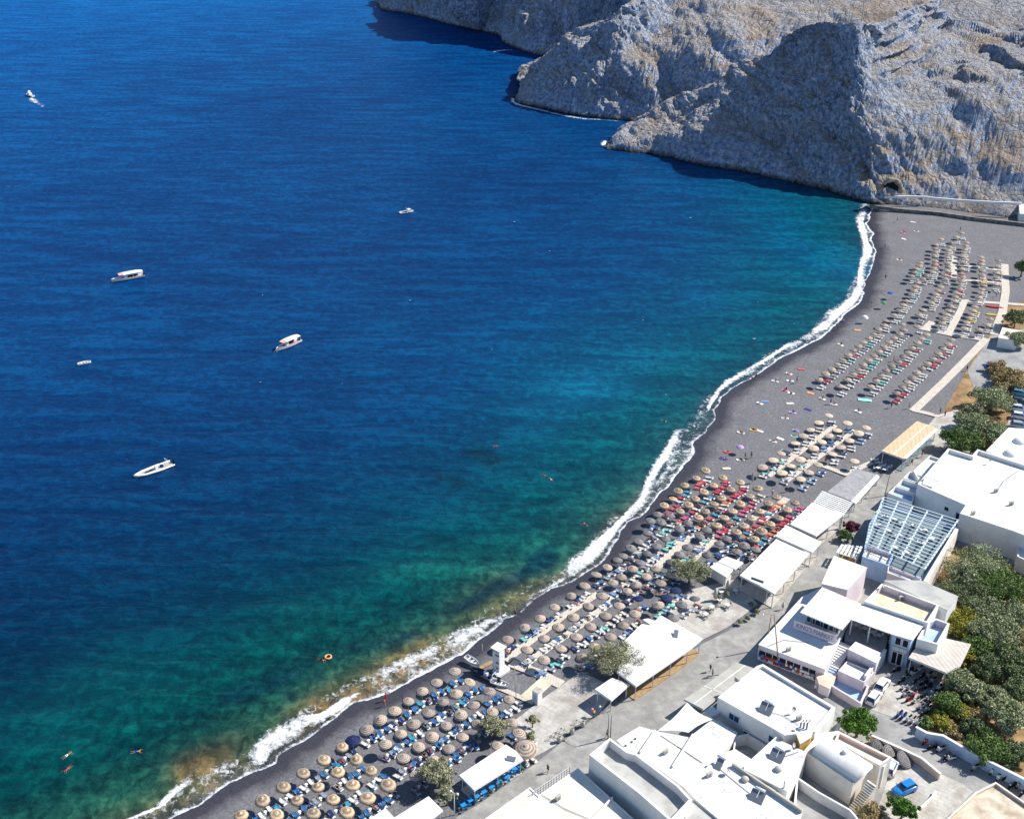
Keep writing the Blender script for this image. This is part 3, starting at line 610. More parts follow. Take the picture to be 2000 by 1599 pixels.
path([(1941,653),(1958,610),(1964,570),(1962,518)], 2.4, 'broad pale boardwalk along the landward side of the farthest rows')
path([(1863,543),(1863,520),(1865,502)], 1.8, 'short pale boardwalk inside the farthest block')
path([(1886,520),(1920,524),(1958,529)], 1.4, 'thin pale boardwalk across the farthest block')
path([(1880,548),(1920,550),(1960,555)], 1.4, 'second thin pale boardwalk across the farthest block')
path([(972,1343),(1040,1372)], 1.0, 'sandy coloured board walk beside the beached rowing boat')
path([(1032,1362),(1062,1335)], 2.6, 'pale sandy ramp beside the small white cabinet', m=M['beige'])

# --------------------------------------------------------------- canopies and taverna roofs
def canopy(pts, z, label, m=None, th=.14, name='canopy_roof', cat='canopy', grp=None, posts=True, slats=None, base=LAND, pm=None, deck=None):
    p = ccw(pp(pts, z)); c = Vector((sum(a[0] for a in p)/len(p), sum(a[1] for a in p)/len(p), base))
    r = empty(name, c); tag(r, label, cat, grp); mb_ = MB(); loc = [(a[0]-c.x, a[1]-c.y) for a in p]
    if slats is None:
        mb_.prism(loc, z-th-base, z-base, m or M['canvas']); mb_.build('canopy', m or M['canvas'], r)
        fr = MB()
        for i in range(len(loc)):
            a, b = Vector(loc[i]), Vector(loc[(i+1)%len(loc)]); d = b-a; q = (a+b)/2
            fr.box((q.x, q.y, z-base-th-.11), (d.length, .08, .2), atan2(d.y, d.x))
        fr.build('edge_beam', pm or M['whitemetal'], r)
    ins = inset(loc, .35)
    if posts:
        for i in range(len(ins)):
            a, b = Vector(ins[i]), Vector(ins[(i+1)%len(ins)]); k = max(1, int((b-a).length/4.5))
            for j in range(k):
                q = a.lerp(b, j/k); pm_ = MB(); pm_.box((q.x, q.y, (z-base-th)/2), (.14, .14, z-base-th-.01)); pm_.build('post', pm or M['whitemetal'], r)
    if deck is not None:
        dk = MB(); dk.prism(inset(loc, .1), .1, .2, deck); dk.build('floor', deck, r)
    return r
tdeck = M['plaza']
canopy([(988,1453),(1008,1466),(1022,1482),(926,1542),(897,1513)], 4.2, 'white flat canopy over blue chairs beside the lowest tamarisk tree', deck=tdeck)
canopy([(837,1554),(865,1581),(800,1630),(768,1597)], 4.0, 'white canopy cut by the bottom edge, next to a white double lamp')
canopy([(753,1577),(773,1599),(735,1640),(705,1610)], 3.8, 'smallest white canopy at the bottom edge among straw parasols')
big = canopy([(1291,1201),(1372,1246),(1346,1268),(1242,1339),(1205,1311),(1228,1259)], 4.6, 'large cream canopy beside the street with a tree over its corner', deck=M['wood'])
canopy([(1214,1256),(1253,1218),(1272,1221),(1229,1258)], 4.1, 'narrow white side canopy on the sea side of the large cream canopy')
canopy([(1255,1209),(1266,1207),(1280,1212),(1270,1219)], 4.0, 'little square white canopy near the top of the large cream canopy')
box_c = canopy([(1162,1345),(1195,1323),(1230,1335),(1194,1367)], 4.0, 'small square white canopy at the lower end of the large cream one')
canopy([(1516,1052),(1579,1081),(1512,1159),(1497,1150),(1445,1123)], 4.8, 'big white canopy with a blue roof board across the street from the market', deck=tdeck)
canopy([(1514,1046),(1536,1025),(1604,1058),(1586,1078)], 4.9, 'white canopy second in the row of four along the street', deck=tdeck)
canopy([(1543,1023),(1586,981),(1648,1004),(1594,1046)], 4.8, 'white canopy third in the row, below the slatted pergola', deck=tdeck)
M['deckroof'] = planks('grey_deck_boards', srgb(150,148,150), srgb(176,173,172), ((1616,960),(1662,978)), .45)
canopy([(1672,915),(1712,926),(1662,978),(1616,960)], 3.4, 'grey boarded deck roof between tan roof and slatted pergola', m=M['deckroof'], name='deck_roof', cat='deck')
canopy([(1712,926),(1718,930),(1671,983),(1662,978)], 3.6, 'narrow cream edge roof along the grey boarded deck', name='edge_roof', cat='roof')
M['tan'] = planks('tan_roof_sheet', srgb(214,184,146), srgb(224,196,160), ((1722,880),(1791,822)), 1.3)
tanr = canopy([(1791,822),(1831,836),(1766,896),(1722,880)], 4.6, 'tan striped taverna roof standing alone beside the trees', m=M['tan'], name='taverna_roof', cat='roof', deck=M['turq'])
def stripe_on(root, a, b, z, w, m, name='stripe'):
    A, B = P(*a, z)-root.location, P(*b, z)-root.location; d = B-A; c = (A+B)/2; s = MB()
    s.box((c.x, c.y, z-root.location.z+.02), (d.length, w, .05), atan2(d.y, d.x)); s.build(name, m, root)
stripe_on(tanr, (1811,829), (1744,888), 4.6, .22, M['canvas'])
stripe_on(tanr, (1829,838), (1767,895), 4.6, .9, M['cream'], 'edge_strip')
# slatted pergola
def pergola(pts, z, n, label, m, along=0, base=LAND, name='pergola', w=.12, nb=3, wb=.16):
    p = pp(pts, z); c = Vector((sum(a[0] for a in p)/4, sum(a[1] for a in p)/4, base)); r = empty(name, c); tag(r, label, 'pergola')
    q = [Vector((a[0]-c.x, a[1]-c.y, 0)) for a in p]
    if along: q = q[1:]+q[:1]
    def bars(A, B, C_, D, k, ww, hh, zz, nm):
        for i in range(k):
            f = i/(k-1); s, e = A.lerp(B, f), D.lerp(C_, f); d = e-s; mm = (s+e)/2; b = MB(); b.box((mm.x, mm.y, zz), (d.length+.5, ww, hh), atan2(d.y, d.x)); b.build(nm, m, r)
    bars(q[0], q[1], q[2], q[3], n, w, .08, z-base, 'slat')
    bars(q[0], q[3], q[2], q[1], nb, wb, .18, z-base-.135, 'beam')
    for v in q:
        b = MB(); b.box((v.x*.97, v.y*.97, (z-base-.23)/2), (.16, .16, z-base-.235)); b.build('post', m, r)
    return r
pergola([(1607,960),(1663,982),(1646,1006),(1590,982)], 4.7, 9, 'white slatted pergola touching the grey boarded deck', M['canvas'], along=1, w=.42, nb=4)

# --------------------------------------------------------------- big white building upper right
b1 = building('big white flat-roofed building with a blue-shadowed side wall beside the slatted terrace')
W1 = blk(b1, [(1852,875),(1899,889),(1909,877),(2080,932),(2080,1075),(1978,1036),(1875,1002),(1886,986),(1792,945)], 7.6, par=(.45,.9), rm=M['white'])
wall_item(b1, (1792,945), (1886,986), 7.6, .66, .9, .9, 'window', M['dark'], z0=4.8)
wall_item(b1, (1792,945), (1886,986), 7.6, .93, 1.5, 3.2, 'door', M['dark'], z0=3.4, frame=M['bluewall'])
low = [(1784,919),(1816,889),(1840,897),(1797,943)]
blk(b1, low, 4.9, wm=M['white'], par=(.3,.6), roof='terrace_floor')
for k, (a, b_, c_, d_) in enumerate([((1777,920),(1805,930),(1796,944),(1764,933)),((1763,935),(1795,946),(1789,960),(1750,948)),((1749,949),(1788,962),(1782,980),(1734,962))]):
    blk(b1, [a, b_, c_, d_], 4.6, par=(.22,1.0), wm=M['white'], rm=M['bluewall'], wall='balcony', roof='balcony_floor')
g1 = MB(); pa = P(1808,932,7.7); g1.box((0,0,0), (3.0,.1,1.1)); gr1 = g1.build('wall_grille', M['metal'], b1); gr1.location = P(1819,941,7.5); gr1.rotation_euler = (R(60), 0, R(-38)); gr1.location.z = 8.2
b1b = building('white flat roof with two small domes behind the big white building')
blk(b1b, [(1926,881),(1970,836),(2120,846),(2150,985),(2000,912)], 6.8)
for x, y in ((1967,886),(1985,862)):
    d = MB(); d.lathe([(1.5,0),(1.42,.35),(1.1,.7),(.6,.92),(.0,1.0)], 20); o = d.build('dome', M['white'], b1b, True); o.location = P(x+6, y+1, 6.9); o.location.z = 6.9
bA = building('white corner room with planter ledge at the right edge beside the blue-shadowed wall')
blk(bA, [(1988,1062),(2050,1050),(2080,1130),(1987,1086)], 4.6, par=(.3,.5))
bx = building('low white house at the right edge by the end of the beach walk')
blk(bx, [(1990,395),(2040,392),(2060,420),(1992,418)], 4.6)

# --------------------------------------------------------------- terrace building with pale blue pergola
b2 = building('white two-level terrace building under a pale blue slatted pergola', name='terrace_building')
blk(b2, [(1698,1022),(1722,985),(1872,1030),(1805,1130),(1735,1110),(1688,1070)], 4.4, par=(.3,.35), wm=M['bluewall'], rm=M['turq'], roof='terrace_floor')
w_ = MB(); A_, B_ = P(1864,1032,6.2), P(1802,1135,6.2); d_ = B_-A_; c_ = (A_+B_)/2
w_.box((c_.x+.5, c_.y, 3.6), (d_.length, .7, 5.2), atan2(d_.y, d_.x)); w_.build('side_wall', M['cream'], b2)
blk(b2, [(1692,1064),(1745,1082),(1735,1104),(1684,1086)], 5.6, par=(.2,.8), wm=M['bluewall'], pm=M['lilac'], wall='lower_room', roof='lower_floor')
blk(b2, [(1735,1104),(1800,1130),(1795,1140),(1733,1118)], 5.2, par=(.2,.6), wm=M['lilac'], wall='rear_room', roof='rear_floor')
pergola([(1726,970),(1871,1015),(1806,1110),(1692,1060)], 7.0, 17, 'pale blue slatted pergola over the terrace tables', M['palepaint'], base=4.05, w=.16, nb=6, wb=.3, along=1)
gz = pergola([(1645,1064),(1682,1068),(1672,1090),(1636,1078)], 3.9, 6, 'small cream pergola hut on brick posts by the pink flowers', M['canvas'], w=.5, nb=3)
bk = MB(); bk.box((0,0,.9), (3.2,2.4,1.5)); o = bk.build('brick_base', M['ochre'], gz)

# --------------------------------------------------------------- market complex
mk = building('lilac and white two-storey market complex with a long painted sign', cat='shop', name='market_building')
M['tile'] = planks('white_roof_tiles', srgb(238,232,222), srgb(228,222,212), ((1563,1195),(1629,1085)), .9)
M['sheet'] = planks('pale_sheet_roof', srgb(234,232,228), srgb(224,222,220), ((1662,1209),(1783,1250)), 1.1)
blk(mk, [(1566,1167),(1600,1150),(1660,1212),(1641,1250),(1611,1307),(1482,1259)], 4.3, wm=M['lilac'], rm=M['canvas'], roof='shop_roof')
blk(mk, [(1629,1086),(1693,1109),(1655,1152),(1605,1140)], 8.0, base=LAND, rm=M['tile'], wm=M['lilac'], roof='upper_roof')
rB = slab('upper_roof', [(1606,1146),(1657,1168),(1663,1208),(1645,1229),(1563,1195)], 7.75, 7.95, M['tile'], mk)
iB = MB(); iB.prism(ccw(pp([(1610,1160),(1650,1177),(1655,1203),(1640,1219),(1576,1193)], 7.7)), 4.42, 7.74, M['lilac']); iB.build('upper_wall', M['lilac'], mk)
rC = slab('shed_roof', [(1656,1169),(1804,1221),(1783,1250),(1742,1238),(1662,1209)], 7.6, 7.74, M['sheet'], mk)
iC = MB(); iC.prism(ccw(pp([(1742,1222),(1796,1222),(1780,1248),(1744,1236)], 7.6)), LAND, 7.59, M['bluewall']); iC.build('entrance_wall', M['bluewall'], mk)
wall_item(mk, (1744,1236), (1780,1248), 7.6, .45, 1.7, 2.6, 'door', M['dark'], z0=2.5, frame=M['whitemetal'], fr=.25)
wall_item(mk, (1744,1236), (1780,1248), 7.6, .5, 2.6, .9, 'sign_panel', M['canvas'], z0=4.5, frame=M['canvas2'])
wall_item(mk, (1744,1236), (1780,1248), 7.6, .35, .9, 1.5, 'window', M['dark'], z0=6.3); wall_item(mk, (1744,1236), (1780,1248), 7.6, .75, .9, 1.5, 'window', M['dark'], z0=6.3)
bl = slab('balcony_slab', [(1740,1238),(1782,1251),(1781,1257),(1739,1244)], 5.3, 5.5, M['white'], mk)
blk(mk, [(1688,1174),(1722,1139),(1834,1181),(1812,1216)], 8.4, par=(.35,1.3), wm=M['white'], rm=M['beige'], pm=M['lilac'], roof='beige_terrace')
blk(mk, [(1727,1134),(1798,1134),(1871,1165),(1850,1192)], 7.6, rm=M['grey_roof'], roof='rear_roof')
blk(mk, [(1809,1216),(1827,1207),(1855,1217),(1832,1258),(1791,1247)], 7.0, par=(.35,1.4), pm=M['lilac'], rm=M['bluewall'], roof='balcony_floor')
# cafe floor in the shade, stairs, front rooms
blk(mk, [(1665,1185),(1742,1215),(1728,1268),(1650,1245)], 4.0, wm=M['lilac'], rm=M['asph'], roof='cafe_floor')
for x, y in ((1665,1212),(1700,1226)):
    pb = MB(); q = P(x, y, 7.6); pb.box((q.x, q.y+.3, 5.9), (.2,.2,3.4)); pb.build('post', M['white'], mk)
blk(mk, [(1671,1254),(1719,1275),(1712,1295),(1657,1268)], 5.0, wm=M['lilac'], rm=M['white'], roof='white_block_roof')
blk(mk, [(1654,1290),(1708,1312),(1688,1332),(1637,1309)], 3.6, wm=M['lilac'], rm=M['white'], par=(.2,.3), roof='lower_terrace')
blk(mk, [(1637,1311),(1688,1333),(1697,1340),(1682,1374),(1610,1330)], 2.6, wm=M['lilac'], rm=M['bluewall'], par=(.3,1.2), wall='court_wall', roof='court_floor')
blk(mk, [(1594,1318),(1610,1310),(1632,1322),(1620,1345),(1600,1336)], 3.0, wm=M['lilac'], rm=M['peach'], wall='gate_wall', roof='gate_roof')
dw = MB(); A_, B_ = P(1730,1264,4.6), P(1688,1330,3.0); d_ = B_-A_; c_ = (A_+B_)/2; dw.box((c_.x, c_.y, 2.6), (Vector((d_.x,d_.y)).length, .45, 3.3), atan2(d_.y, d_.x)); dw.build('diagonal_wall', M['white'], mk)
# stair
A0, A1 = P(1641,1252,4.2), P(1597,1325,1.2); w0 = P(1658,1258,4.2)-A0; wd = Vector((w0.x, w0.y, 0)).normalized(); ns = 16
for i in range(ns):
    q = A0.lerp(A1, (i+.5)/ns); st = MB(); dd = Vector((A1.x-A0.x, A1.y-A0.y, 0)); L_ = dd.length/ns
    c_ = q+wd*1.15; st.box((c_.x, c_.y, LAND+(q.z-LAND)/2), (L_*.97, 2.2, max(.1, q.z-LAND)), atan2(dd.y, dd.x)); st.build('step', M['bluewall'] if i > 9 else M['white'], mk)
ew = MB(); dd = A1-A0; c_ = (A0+A1)/2-wd*.1; ew.prism([tuple((A0-wd*.25)[:2]), tuple((A1-wd*.25)[:2]), tuple((A1)[:2]), tuple((A0)[:2])], LAND, [5.0, 2.0, 2.0, 5.0] , M['white']); ew.build('stair_wall', M['white'], mk)
# upper windows behind the sign
for f, w2 in ((.16, 1.6), (.45, 3.0), (.72, 2.2), (.93, .9)):
    wall_item(mk, (1576,1193), (1640,1219), 7.7, f, w2, 1.3, 'window', M['glass'], z0=6.3, frame=M['white'])
# market front (below the shop roof): openings with goods
for f in (.12, .33, .55, .78):
    wall_item(mk, (1482,1259), (1611,1307), 4.3, f, 2.5, 2.2, 'shop_window', M['dark'], z0=2.3, frame=M['white'])
# sign
def text_obj(body, size, ext=.02, name='lettering', m=None, parent=None, align='CENTER'):
    cu = bpy.data.curves.new(name, 'FONT'); cu.body = body; cu.size = size; cu.extrude = ext; cu.align_x = align; cu.align_y = 'CENTER'
    t = bpy.data.objects.new(name+'_c', cu); COL.objects.link(t); dg = bpy.context.evaluated_depsgraph_get()
    me = bpy.data.meshes.new_from_object(t.evaluated_get(dg)); bpy.data.objects.remove(t); me.materials.clear(); me.materials.append(m)
    o = bpy.data.objects.new(name, me); COL.objects.link(o); o.parent = parent; return o
SA, SB_ = P(1549,1226,4.45), P(1632,1257,4.45); sd_ = SB_-SA; sc_ = (SA+SB_)/2
sg = MB(); sg.box((0,0,0), (sd_.length, .14, 1.75)); sgo = sg.build('shop_sign', M['lilac'], mk); sgo.location = (sc_.x, sc_.y, 5.4); sgo.rotation_euler = (R(-8), 0, atan2(sd_.y, sd_.x))
tx = text_obj("KING'S MARKET", 1.15, .02, 'sign_lettering', mat('sign_grey_paint', srgb(120,112,140), .6), sgo); tx.rotation_euler = (pi/2, 0, 0); tx.location = (0, -.1, 0)
dm = tx.dimensions; tx.scale = ((sd_.length*.86)/max(dm.x, .1), 1.05, 1)
# grey pergola roof on the right, lean-to over the scooters
M['slatroof'] = planks('grey_slat_roof', srgb(196,188,176), srgb(212,204,192), ((1775,1283),(1848,1313)), .8)
canopy([(1775,1283),(1798,1250),(1838,1244),(1896,1257),(1875,1300),(1848,1313)], 5.0, 'grey slatted lean-to roof over the parked scooters', m=M['slatroof'], name='lean_to_roof', cat='roof')

# --------------------------------------------------------------- near white buildings
b4 = building('white two-storey house with pale blue curtained windows facing the bottom of the picture', name='white_house')
blk(b4, [(1402,1361),(1478,1300),(1490,1296),(1632,1381),(1592,1428),(1533,1435)], 7.2, par=(.5,.5))
for f, w2 in ((.27, 1.9), (.83, 1.0)):
    wall_item(b4, (1402,1361), (1533,1435), 7.2, f, w2, 1.25, 'window', M['glass'], z0=4.9, frame=M['palepaint'])
wall_item(b4, (1402,1361), (1533,1435), 7.2, .47, .9, .7, 'vent_unit', M['metal'], z0=3.4, out=.25)
bb = MB(); q = P(1399,1372,6.0); bb.box((q.x-.6, q.y-.3, 3.9), (1.8, 1.8, 1.0), .6); bb.build('balcony', M['white'], b4)
awn = canopy([(1336,1365),(1375,1339),(1439,1293),(1472,1304),(1373,1384)], 4.2, 'pale grey panelled awning in front of the curtained house', m=M['canvas2'], name='awning', cat='awning')
for a_, b_2 in (((1355,1374),(1455,1299)),((1375,1339),(1412,1354))):
    stripe_on(awn, a_, b_2, 4.2, .18, M['white'], 'seam')
def solar(loc, rz, label, tank=True, n=2, name='solar_heater'):
    r = empty(name, loc, rz); tag(r, label, 'solar panel', 'rooftop solar heaters')
    for i in range(n):
        b = MB(); b.box((i*1.15-(n-1)*.575, 0, .62), (1.08, 1.9, .07), 0, tilt=R(32), axis='X'); b.build('panel', M['solar'], r)
        b = MB(); b.box((i*1.15-(n-1)*.575, .3, .36), (.9, .06, .06)); b.build('stand', M['metal'], r)
    for s in (-.7, .7):
        b = MB(); b.box((s, .75, .5), (.05,.05,1.0)); b.build('leg', M['metal'], r)
    if tank:
        b = MB(); b.tube([(-.8,.95,1.25),(-.76,.95,1.25),(.76,.95,1.25),(.8,.95,1.25)], [.15,.24,.24,.15], 14); b.build('tank', M['whitemetal'], r, True)
    return r
def on_roof(px, py, z): q = P(px, py, z); return Vector((q.x, q.y, z))
solar(on_roof(1496,1388,6.72), R(-35), 'twin solar panels lying on the roof of the curtained house')
solar(on_roof(1404,1497,5.65), R(-35), 'small solar heater at the left edge of the lower white roof', n=1)
solar(on_roof(1517,1480,6.12), R(-35), 'solar heater on the white roof between courtyard and vaulted house', n=2)
solar(on_roof(1478,1560,5.65), R(-35), 'largest solar heater with white tank near the bottom edge', n=2)
# shade sails and the flat blue-shadowed roof
def sail(pts, zs, label, m=None):
    p = [P(x, y, z) for (x, y), z in zip(pts, zs)]; c = sum(p, Vector())/len(p); r = empty('shade_sail', (c.x, c.y, LAND)); tag(r, label, 'shade sail', 'shade sails beside the street')
    n = 9; b = MB(); a = [q-Vector((c.x, c.y, LAND)) for q in p]; vs = []
    if len(a) == 3: a.append(a[2].copy())
    for i in range(n+1):
        for j in range(n+1):
            u, v = i/n, j/n; q = a[0]*(1-u)*(1-v)+a[1]*u*(1-v)+a[2]*u*v+a[3]*(1-u)*v
            cc = sum(a, Vector())/4; pull = (sin(pi*u)*(abs(v-.5)*2)**2+sin(pi*v)*(abs(u-.5)*2)**2)*.13
            q = q.lerp(cc, pull); q.z -= .25*sin(pi*u)*sin(pi*v); vs.append(q)
    b.add(vs, [(i*(n+1)+j, (i+1)*(n+1)+j, (i+1)*(n+1)+j+1, i*(n+1)+j+1) for i in range(n) for j in range(n)]); b.build('cloth', m or M['canvas'], r, True)
    for q in a[:3]:
        t = MB(); t.tube([(q.x, q.y, 0), (q.x, q.y, q.z)], .05, 8); t.build('post', M['metal'], r)
sail([(1342,1371),(1392,1404),(1345,1430),(1283,1427)], [5.6, 4.8, 4.8, 4.6], 'white triangular shade sail touching the street above a blue-shaded gap')
sail([(1283,1430),(1347,1440),(1330,1462),(1322,1458)], [4.9, 4.6, 5.2, 5.2], 'low cream shade sail between the street and the long white roof')
bs = building('flat white roof lying in blue shade below the curtained house', name='white_building')
blk(bs, [(1393,1404),(1440,1431),(1411,1472),(1352,1436)], 4.3, wm=M['white'], rm=M['white'])
b6 = building('long plain white roof with three small vents between the street and the lower houses')
blk(b6, [(1205,1446),(1249,1419),(1279,1428),(1347,1441),(1353,1436),(1410,1474),(1337,1538),(1244,1471),(1226,1466)], 5.0)
for x, y in ((1222,1456),(1234,1449),(1241,1443)):
    v = MB(); q = on_roof(x, y, 5.12); v.box((q.x, q.y, 5.22), (.3,.25,.2)); v.build('roof_vent', M['metal'], b6)
b7 = building('white house with a long sunken grey roof and curved parapets near the bottom', name='white_house')
blk(b7, [(1151,1473),(1191,1440),(1226,1466),(1244,1471),(1326,1533),(1352,1561),(1311,1604),(1250,1550)], 7.6, par=(.4,1.5), rm=M['grey_roof'], pm=M['white'])
ch = MB(); q = P(1192,1500,7.6); ch.box((q.x+.1, q.y-.3, 5.0), (.35,.35,5.0)); ch.build('drain_pipe', M['metal'], b7)
b8 = building('low cream roof cut by the bottom edge with a lattice fence on its street side')
blk(b8, [(1129,1499),(1196,1560),(1245,1604),(1270,1660),(900,1660),(944,1600),(1035,1536),(1052,1552)], 4.6, rm=M['cream'], par=(.25,.15))
ltc = empty('lattice_fence', P(1078,1532,4.6)); tag(ltc, 'black and white lattice fence along the street side of the cream roof', 'fence')
LA, LB = P(1040,1557,4.0), P(1112,1508,4.0); ld = LB-LA
for i in range(15):
    q = LA+ld*(i/14); b = MB(); b.box((q.x-ltc.location.x, q.y-ltc.location.y, -.2), (.06,.06,1.6)); b.build('bar', M['dark'], ltc)
for k in range(4):
    c_ = (LA+LB)/2; b = MB(); b.box((c_.x-ltc.location.x, c_.y-ltc.location.y, -.9+k*.5), (Vector((ld.x,ld.y)).length, .05, .05), atan2(ld.y, ld.x)); b.build('rail', M['whitemetal'], ltc)
b9 = building('broad white roof with a grey ridge wall above the bottom edge')
blk(b9, [(1410,1473),(1435,1464),(1469,1487),(1452,1502),(1567,1581),(1562,1606),(1411,1606),(1357,1560),(1337,1538)], 5.6)
rw = MB(); A_, B_ = P(1431,1490,6.3), P(1566,1582,6.3); d_ = B_-A_; c_ = (A_+B_)/2; rw.box((c_.x, c_.y, 6.05), (Vector((d_.x,d_.y)).length, .3, .75), atan2(d_.y, d_.x)); rw.build('ridge_wall', M['canvas2'], b9)
b9b = building('white corner block with a grimy shaded side at the bottom edge')
blk(b9b, [(1357,1560),(1412,1600),(1400,1640),(1330,1640),(1338,1600)], 5.2, base=LAND, rm=M['grey_roof'])
b10 = building('white roof with a gas bottle between the courtyard and the vaulted house')
blk(b10, [(1452,1502),(1516,1443),(1575,1470),(1537,1545)], 6.0)
gb = MB(); q = on_roof(1531,1538,6.1); gb.lathe([(0,0),(.16,.02),(.16,1.2),(.1,1.38),(.04,1.42),(.04,1.5),(0,1.5)], 12, c=(q.x, q.y, 6.12)); o = gb.build('gas_bottle', M['whitemetal'], None, True); tag(o, 'tall white gas bottle standing on the roof edge', 'gas bottle')
wt = MB(); wt.lathe([(0,0),(.55,.02),(.62,.3),(.5,.5),(0,.56)], 16); 
for (x, y, z, lb) in ((1455,1523,5.75,'round grey vent cap on the broad roof beside the ridge wall'),(1520,1503,6.15,'round grey vent lying on the roof with the gas bottle')):
    o = bpy.data.objects.new('roof_vent', (bpy.data.objects['vent_src'].data if 'vent_src' in bpy.data.objects else wt.build('roof_vent', M['canvas2'], None, True, link=False).data)); COL.objects.link(o); o.location = on_roof(x, y, z); tag(o, lb, 'vent')
crt = building('shaded courtyard wall between the curtained house and lower roofs', cat='courtyard wall', name='courtyard_wall')
blk(crt, [(1436,1436),(1461,1432),(1505,1458),(1470,1486),(1432,1462)], 3.6, par=(.25,2.3), rm=M['plaza'], roof='courtyard_floor')
# vaulted house
b11 = building('cream house with a white barrel vault roof and outside stairs', name='vaulted_house')
blk(b11, [(1571,1466),(1600,1433),(1637,1428),(1740,1479),(1727,1497),(1701,1497),(1666,1530)], 5.6, wm=M['cream'], rm=M['cream'])
VA, VB = P(1604,1450,6.6), P(1690,1505,6.6); va = Vector((VB.x-VA.x, VB.y-VA.y, 0)); vl = va.length; va.normalize(); vn = Vector((-va.y, va.x, 0)); vb = MB(); nseg = 14
for e in (0, 1):
    pass
vs = []
for i in range(2):
    c0 = VA+va*(vl*i)
    for k in range(nseg+1):
        t = pi*k/nseg; vs.append((c0.x+vn.x*2.3*cos(t), c0.y+vn.y*2.3*cos(t), 5.7+1.75*sin(t)))
vb.add(vs, [(k, k+1, nseg+2+k, nseg+1+k) for k in range(nseg)]+[tuple(range(nseg+1)), tuple(range(nseg+1, 2*nseg+2))]); vb.build('vault', M['white'], b11, True)
vw = MB(); vw.lathe([(.45,0),(.45,.5),(.3,.7),(.0,.75)], 12, c=((VA.x+VB.x)/2-vn.x*-.2, (VA.y+VB.y)/2, 7.2)); vw.build('roof_chimney', M['white'], b11, True)
blk(b11, [(1630,1446),(1638,1428),(1741,1479),(1719,1494)], 6.4, base=LAND, par=(.3,.9), wm=M['cream'], pm=M['peach'], rm=M['plaza'], wall='terrace_wall', roof='terrace_floor')
SA2, SB2 = P(1704,1527,5.0), P(1664,1585,1.5); n2 = 14
for i in range(n2):
    q = SA2.lerp(SB2, (i+.5)/n2); d2 = Vector((SB2.x-SA2.x, SB2.y-SA2.y, 0)); st = MB(); st.box((q.x, q.y, LAND+(q.z-LAND)/2), (d2.length/n2*.96, 1.6, max(.15, q.z-LAND)), atan2(d2.y, d2.x)); st.build('step', M['beige'] if i > 4 else M['cream'], b11)
yd = building('lower yard wall in front of the vaulted house at the bottom edge', cat='yard wall', name='yard_wall')
blk(yd, [(1556,1515),(1600,1545),(1662,1580),(1682,1604),(1560,1625),(1550,1580)], 3.2, par=(.3,1.9), rm=M['asph'], roof='yard_floor')
och = building('ochre chimney-like stair turret with metal flue pipes', cat='turret', name='stair_turret')
blk(och, [(1552,1425),(1570,1410),(1592,1418),(1583,1440),(1563,1452)], 7.0, wm=M['ochre'], rm=M['white'])
for k in range(3):
    t = MB(); q = P(1563+k*6, 1420+k*2, 7.1); t.tube([(q.x,q.y,5.5),(q.x,q.y,8.0+k*.2),(q.x+.5,q.y+.3,8.4+k*.2)], .14, 10); t.build('flue_pipe', M['metal'], och, True)
b12 = building('mottled beige roof in the bottom right corner', name='beige_building')
blk(b12, [(1945,1526),(2030,1585),(2050,1660),(1820,1660),(1842,1604),(1905,1546)], 4.6, rm=M['stone_roof'], wm=M['cream'], par=(.3,.5), pm=M['peach'])
b13 = building('small white canopy house among the trees at the right edge', name='white_house')
blk(b13, [(1950,660),(1958,640),(2000,648),(1985,666)], 4.0, rm=M['cream'])

# garden and street walls
def wall_run(pts, h, t, label, m=None, cap=None, z=LAND):
    r = empty('garden_wall', P(*pts[0], z)); tag(r, label, 'wall'); w = MB(); cpm = MB()
    for i in range(len(pts)-1):
        A, B = P(*pts[i], z+h)-r.location, P(*pts[i+1], z+h)-r.location; d = Vector((B.x-A.x, B.y-A.y)); c = (A+B)/2
        w.box((c.x, c.y, h/2), (d.length, t, h), atan2(d.y, d.x)); cpm.box((c.x, c.y, h+.05+.003*i), (d.length+t, t+.12, .1), atan2(d.y, d.x))
    w.build('wall', m or M['cream'], r); cpm.build('coping', cap or M['white'], r); return r
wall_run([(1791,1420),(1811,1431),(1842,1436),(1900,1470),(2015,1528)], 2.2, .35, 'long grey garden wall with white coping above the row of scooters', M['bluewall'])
wall_run([(1701,1435),(1760,1461),(1800,1480),(1836,1510)], 1.6, .3, 'cream wall between the side street and the stored wicker parasols', M['peach'])
wall_run([(1632,1428),(1640,1410),(1662,1392)], 1.6, .3, 'short cream wall left of the round ficus tree', M['cream'])
wall_run([(1776,1599),(1822,1555),(1828,1545)], .7, .3, 'low white kerb wall beside the blue car', M['cream'])
wall_run([(1700,400),(1760,408),(1830,414),(1900,424),(2010,437)], 1.2, .8, 'shadow-dark stone retaining wall at the foot of the cliff behind the far beach', speckled('shadow_toned_stone', srgb(84,84,88), srgb(140,136,130), .8, b=.8, bd=.3), speckled('shadow_toned_stone_top', srgb(110,106,102), srgb(160,150,138), .8, b=.8, bd=.3))  # stone darkened to carry the shadow strip along the cliff foot
wall_run([(1815,385),(1870,390),(1940,394),(1995,396)], .8, .5, 'white parapet of the cliff path above the far beach', M['white'], z=5.5)
wall_run([(1728,384),(1770,383),(1812,384)], .6, .5, 'pale footpath wall climbing round the cliff foot', M['white'], z=4)
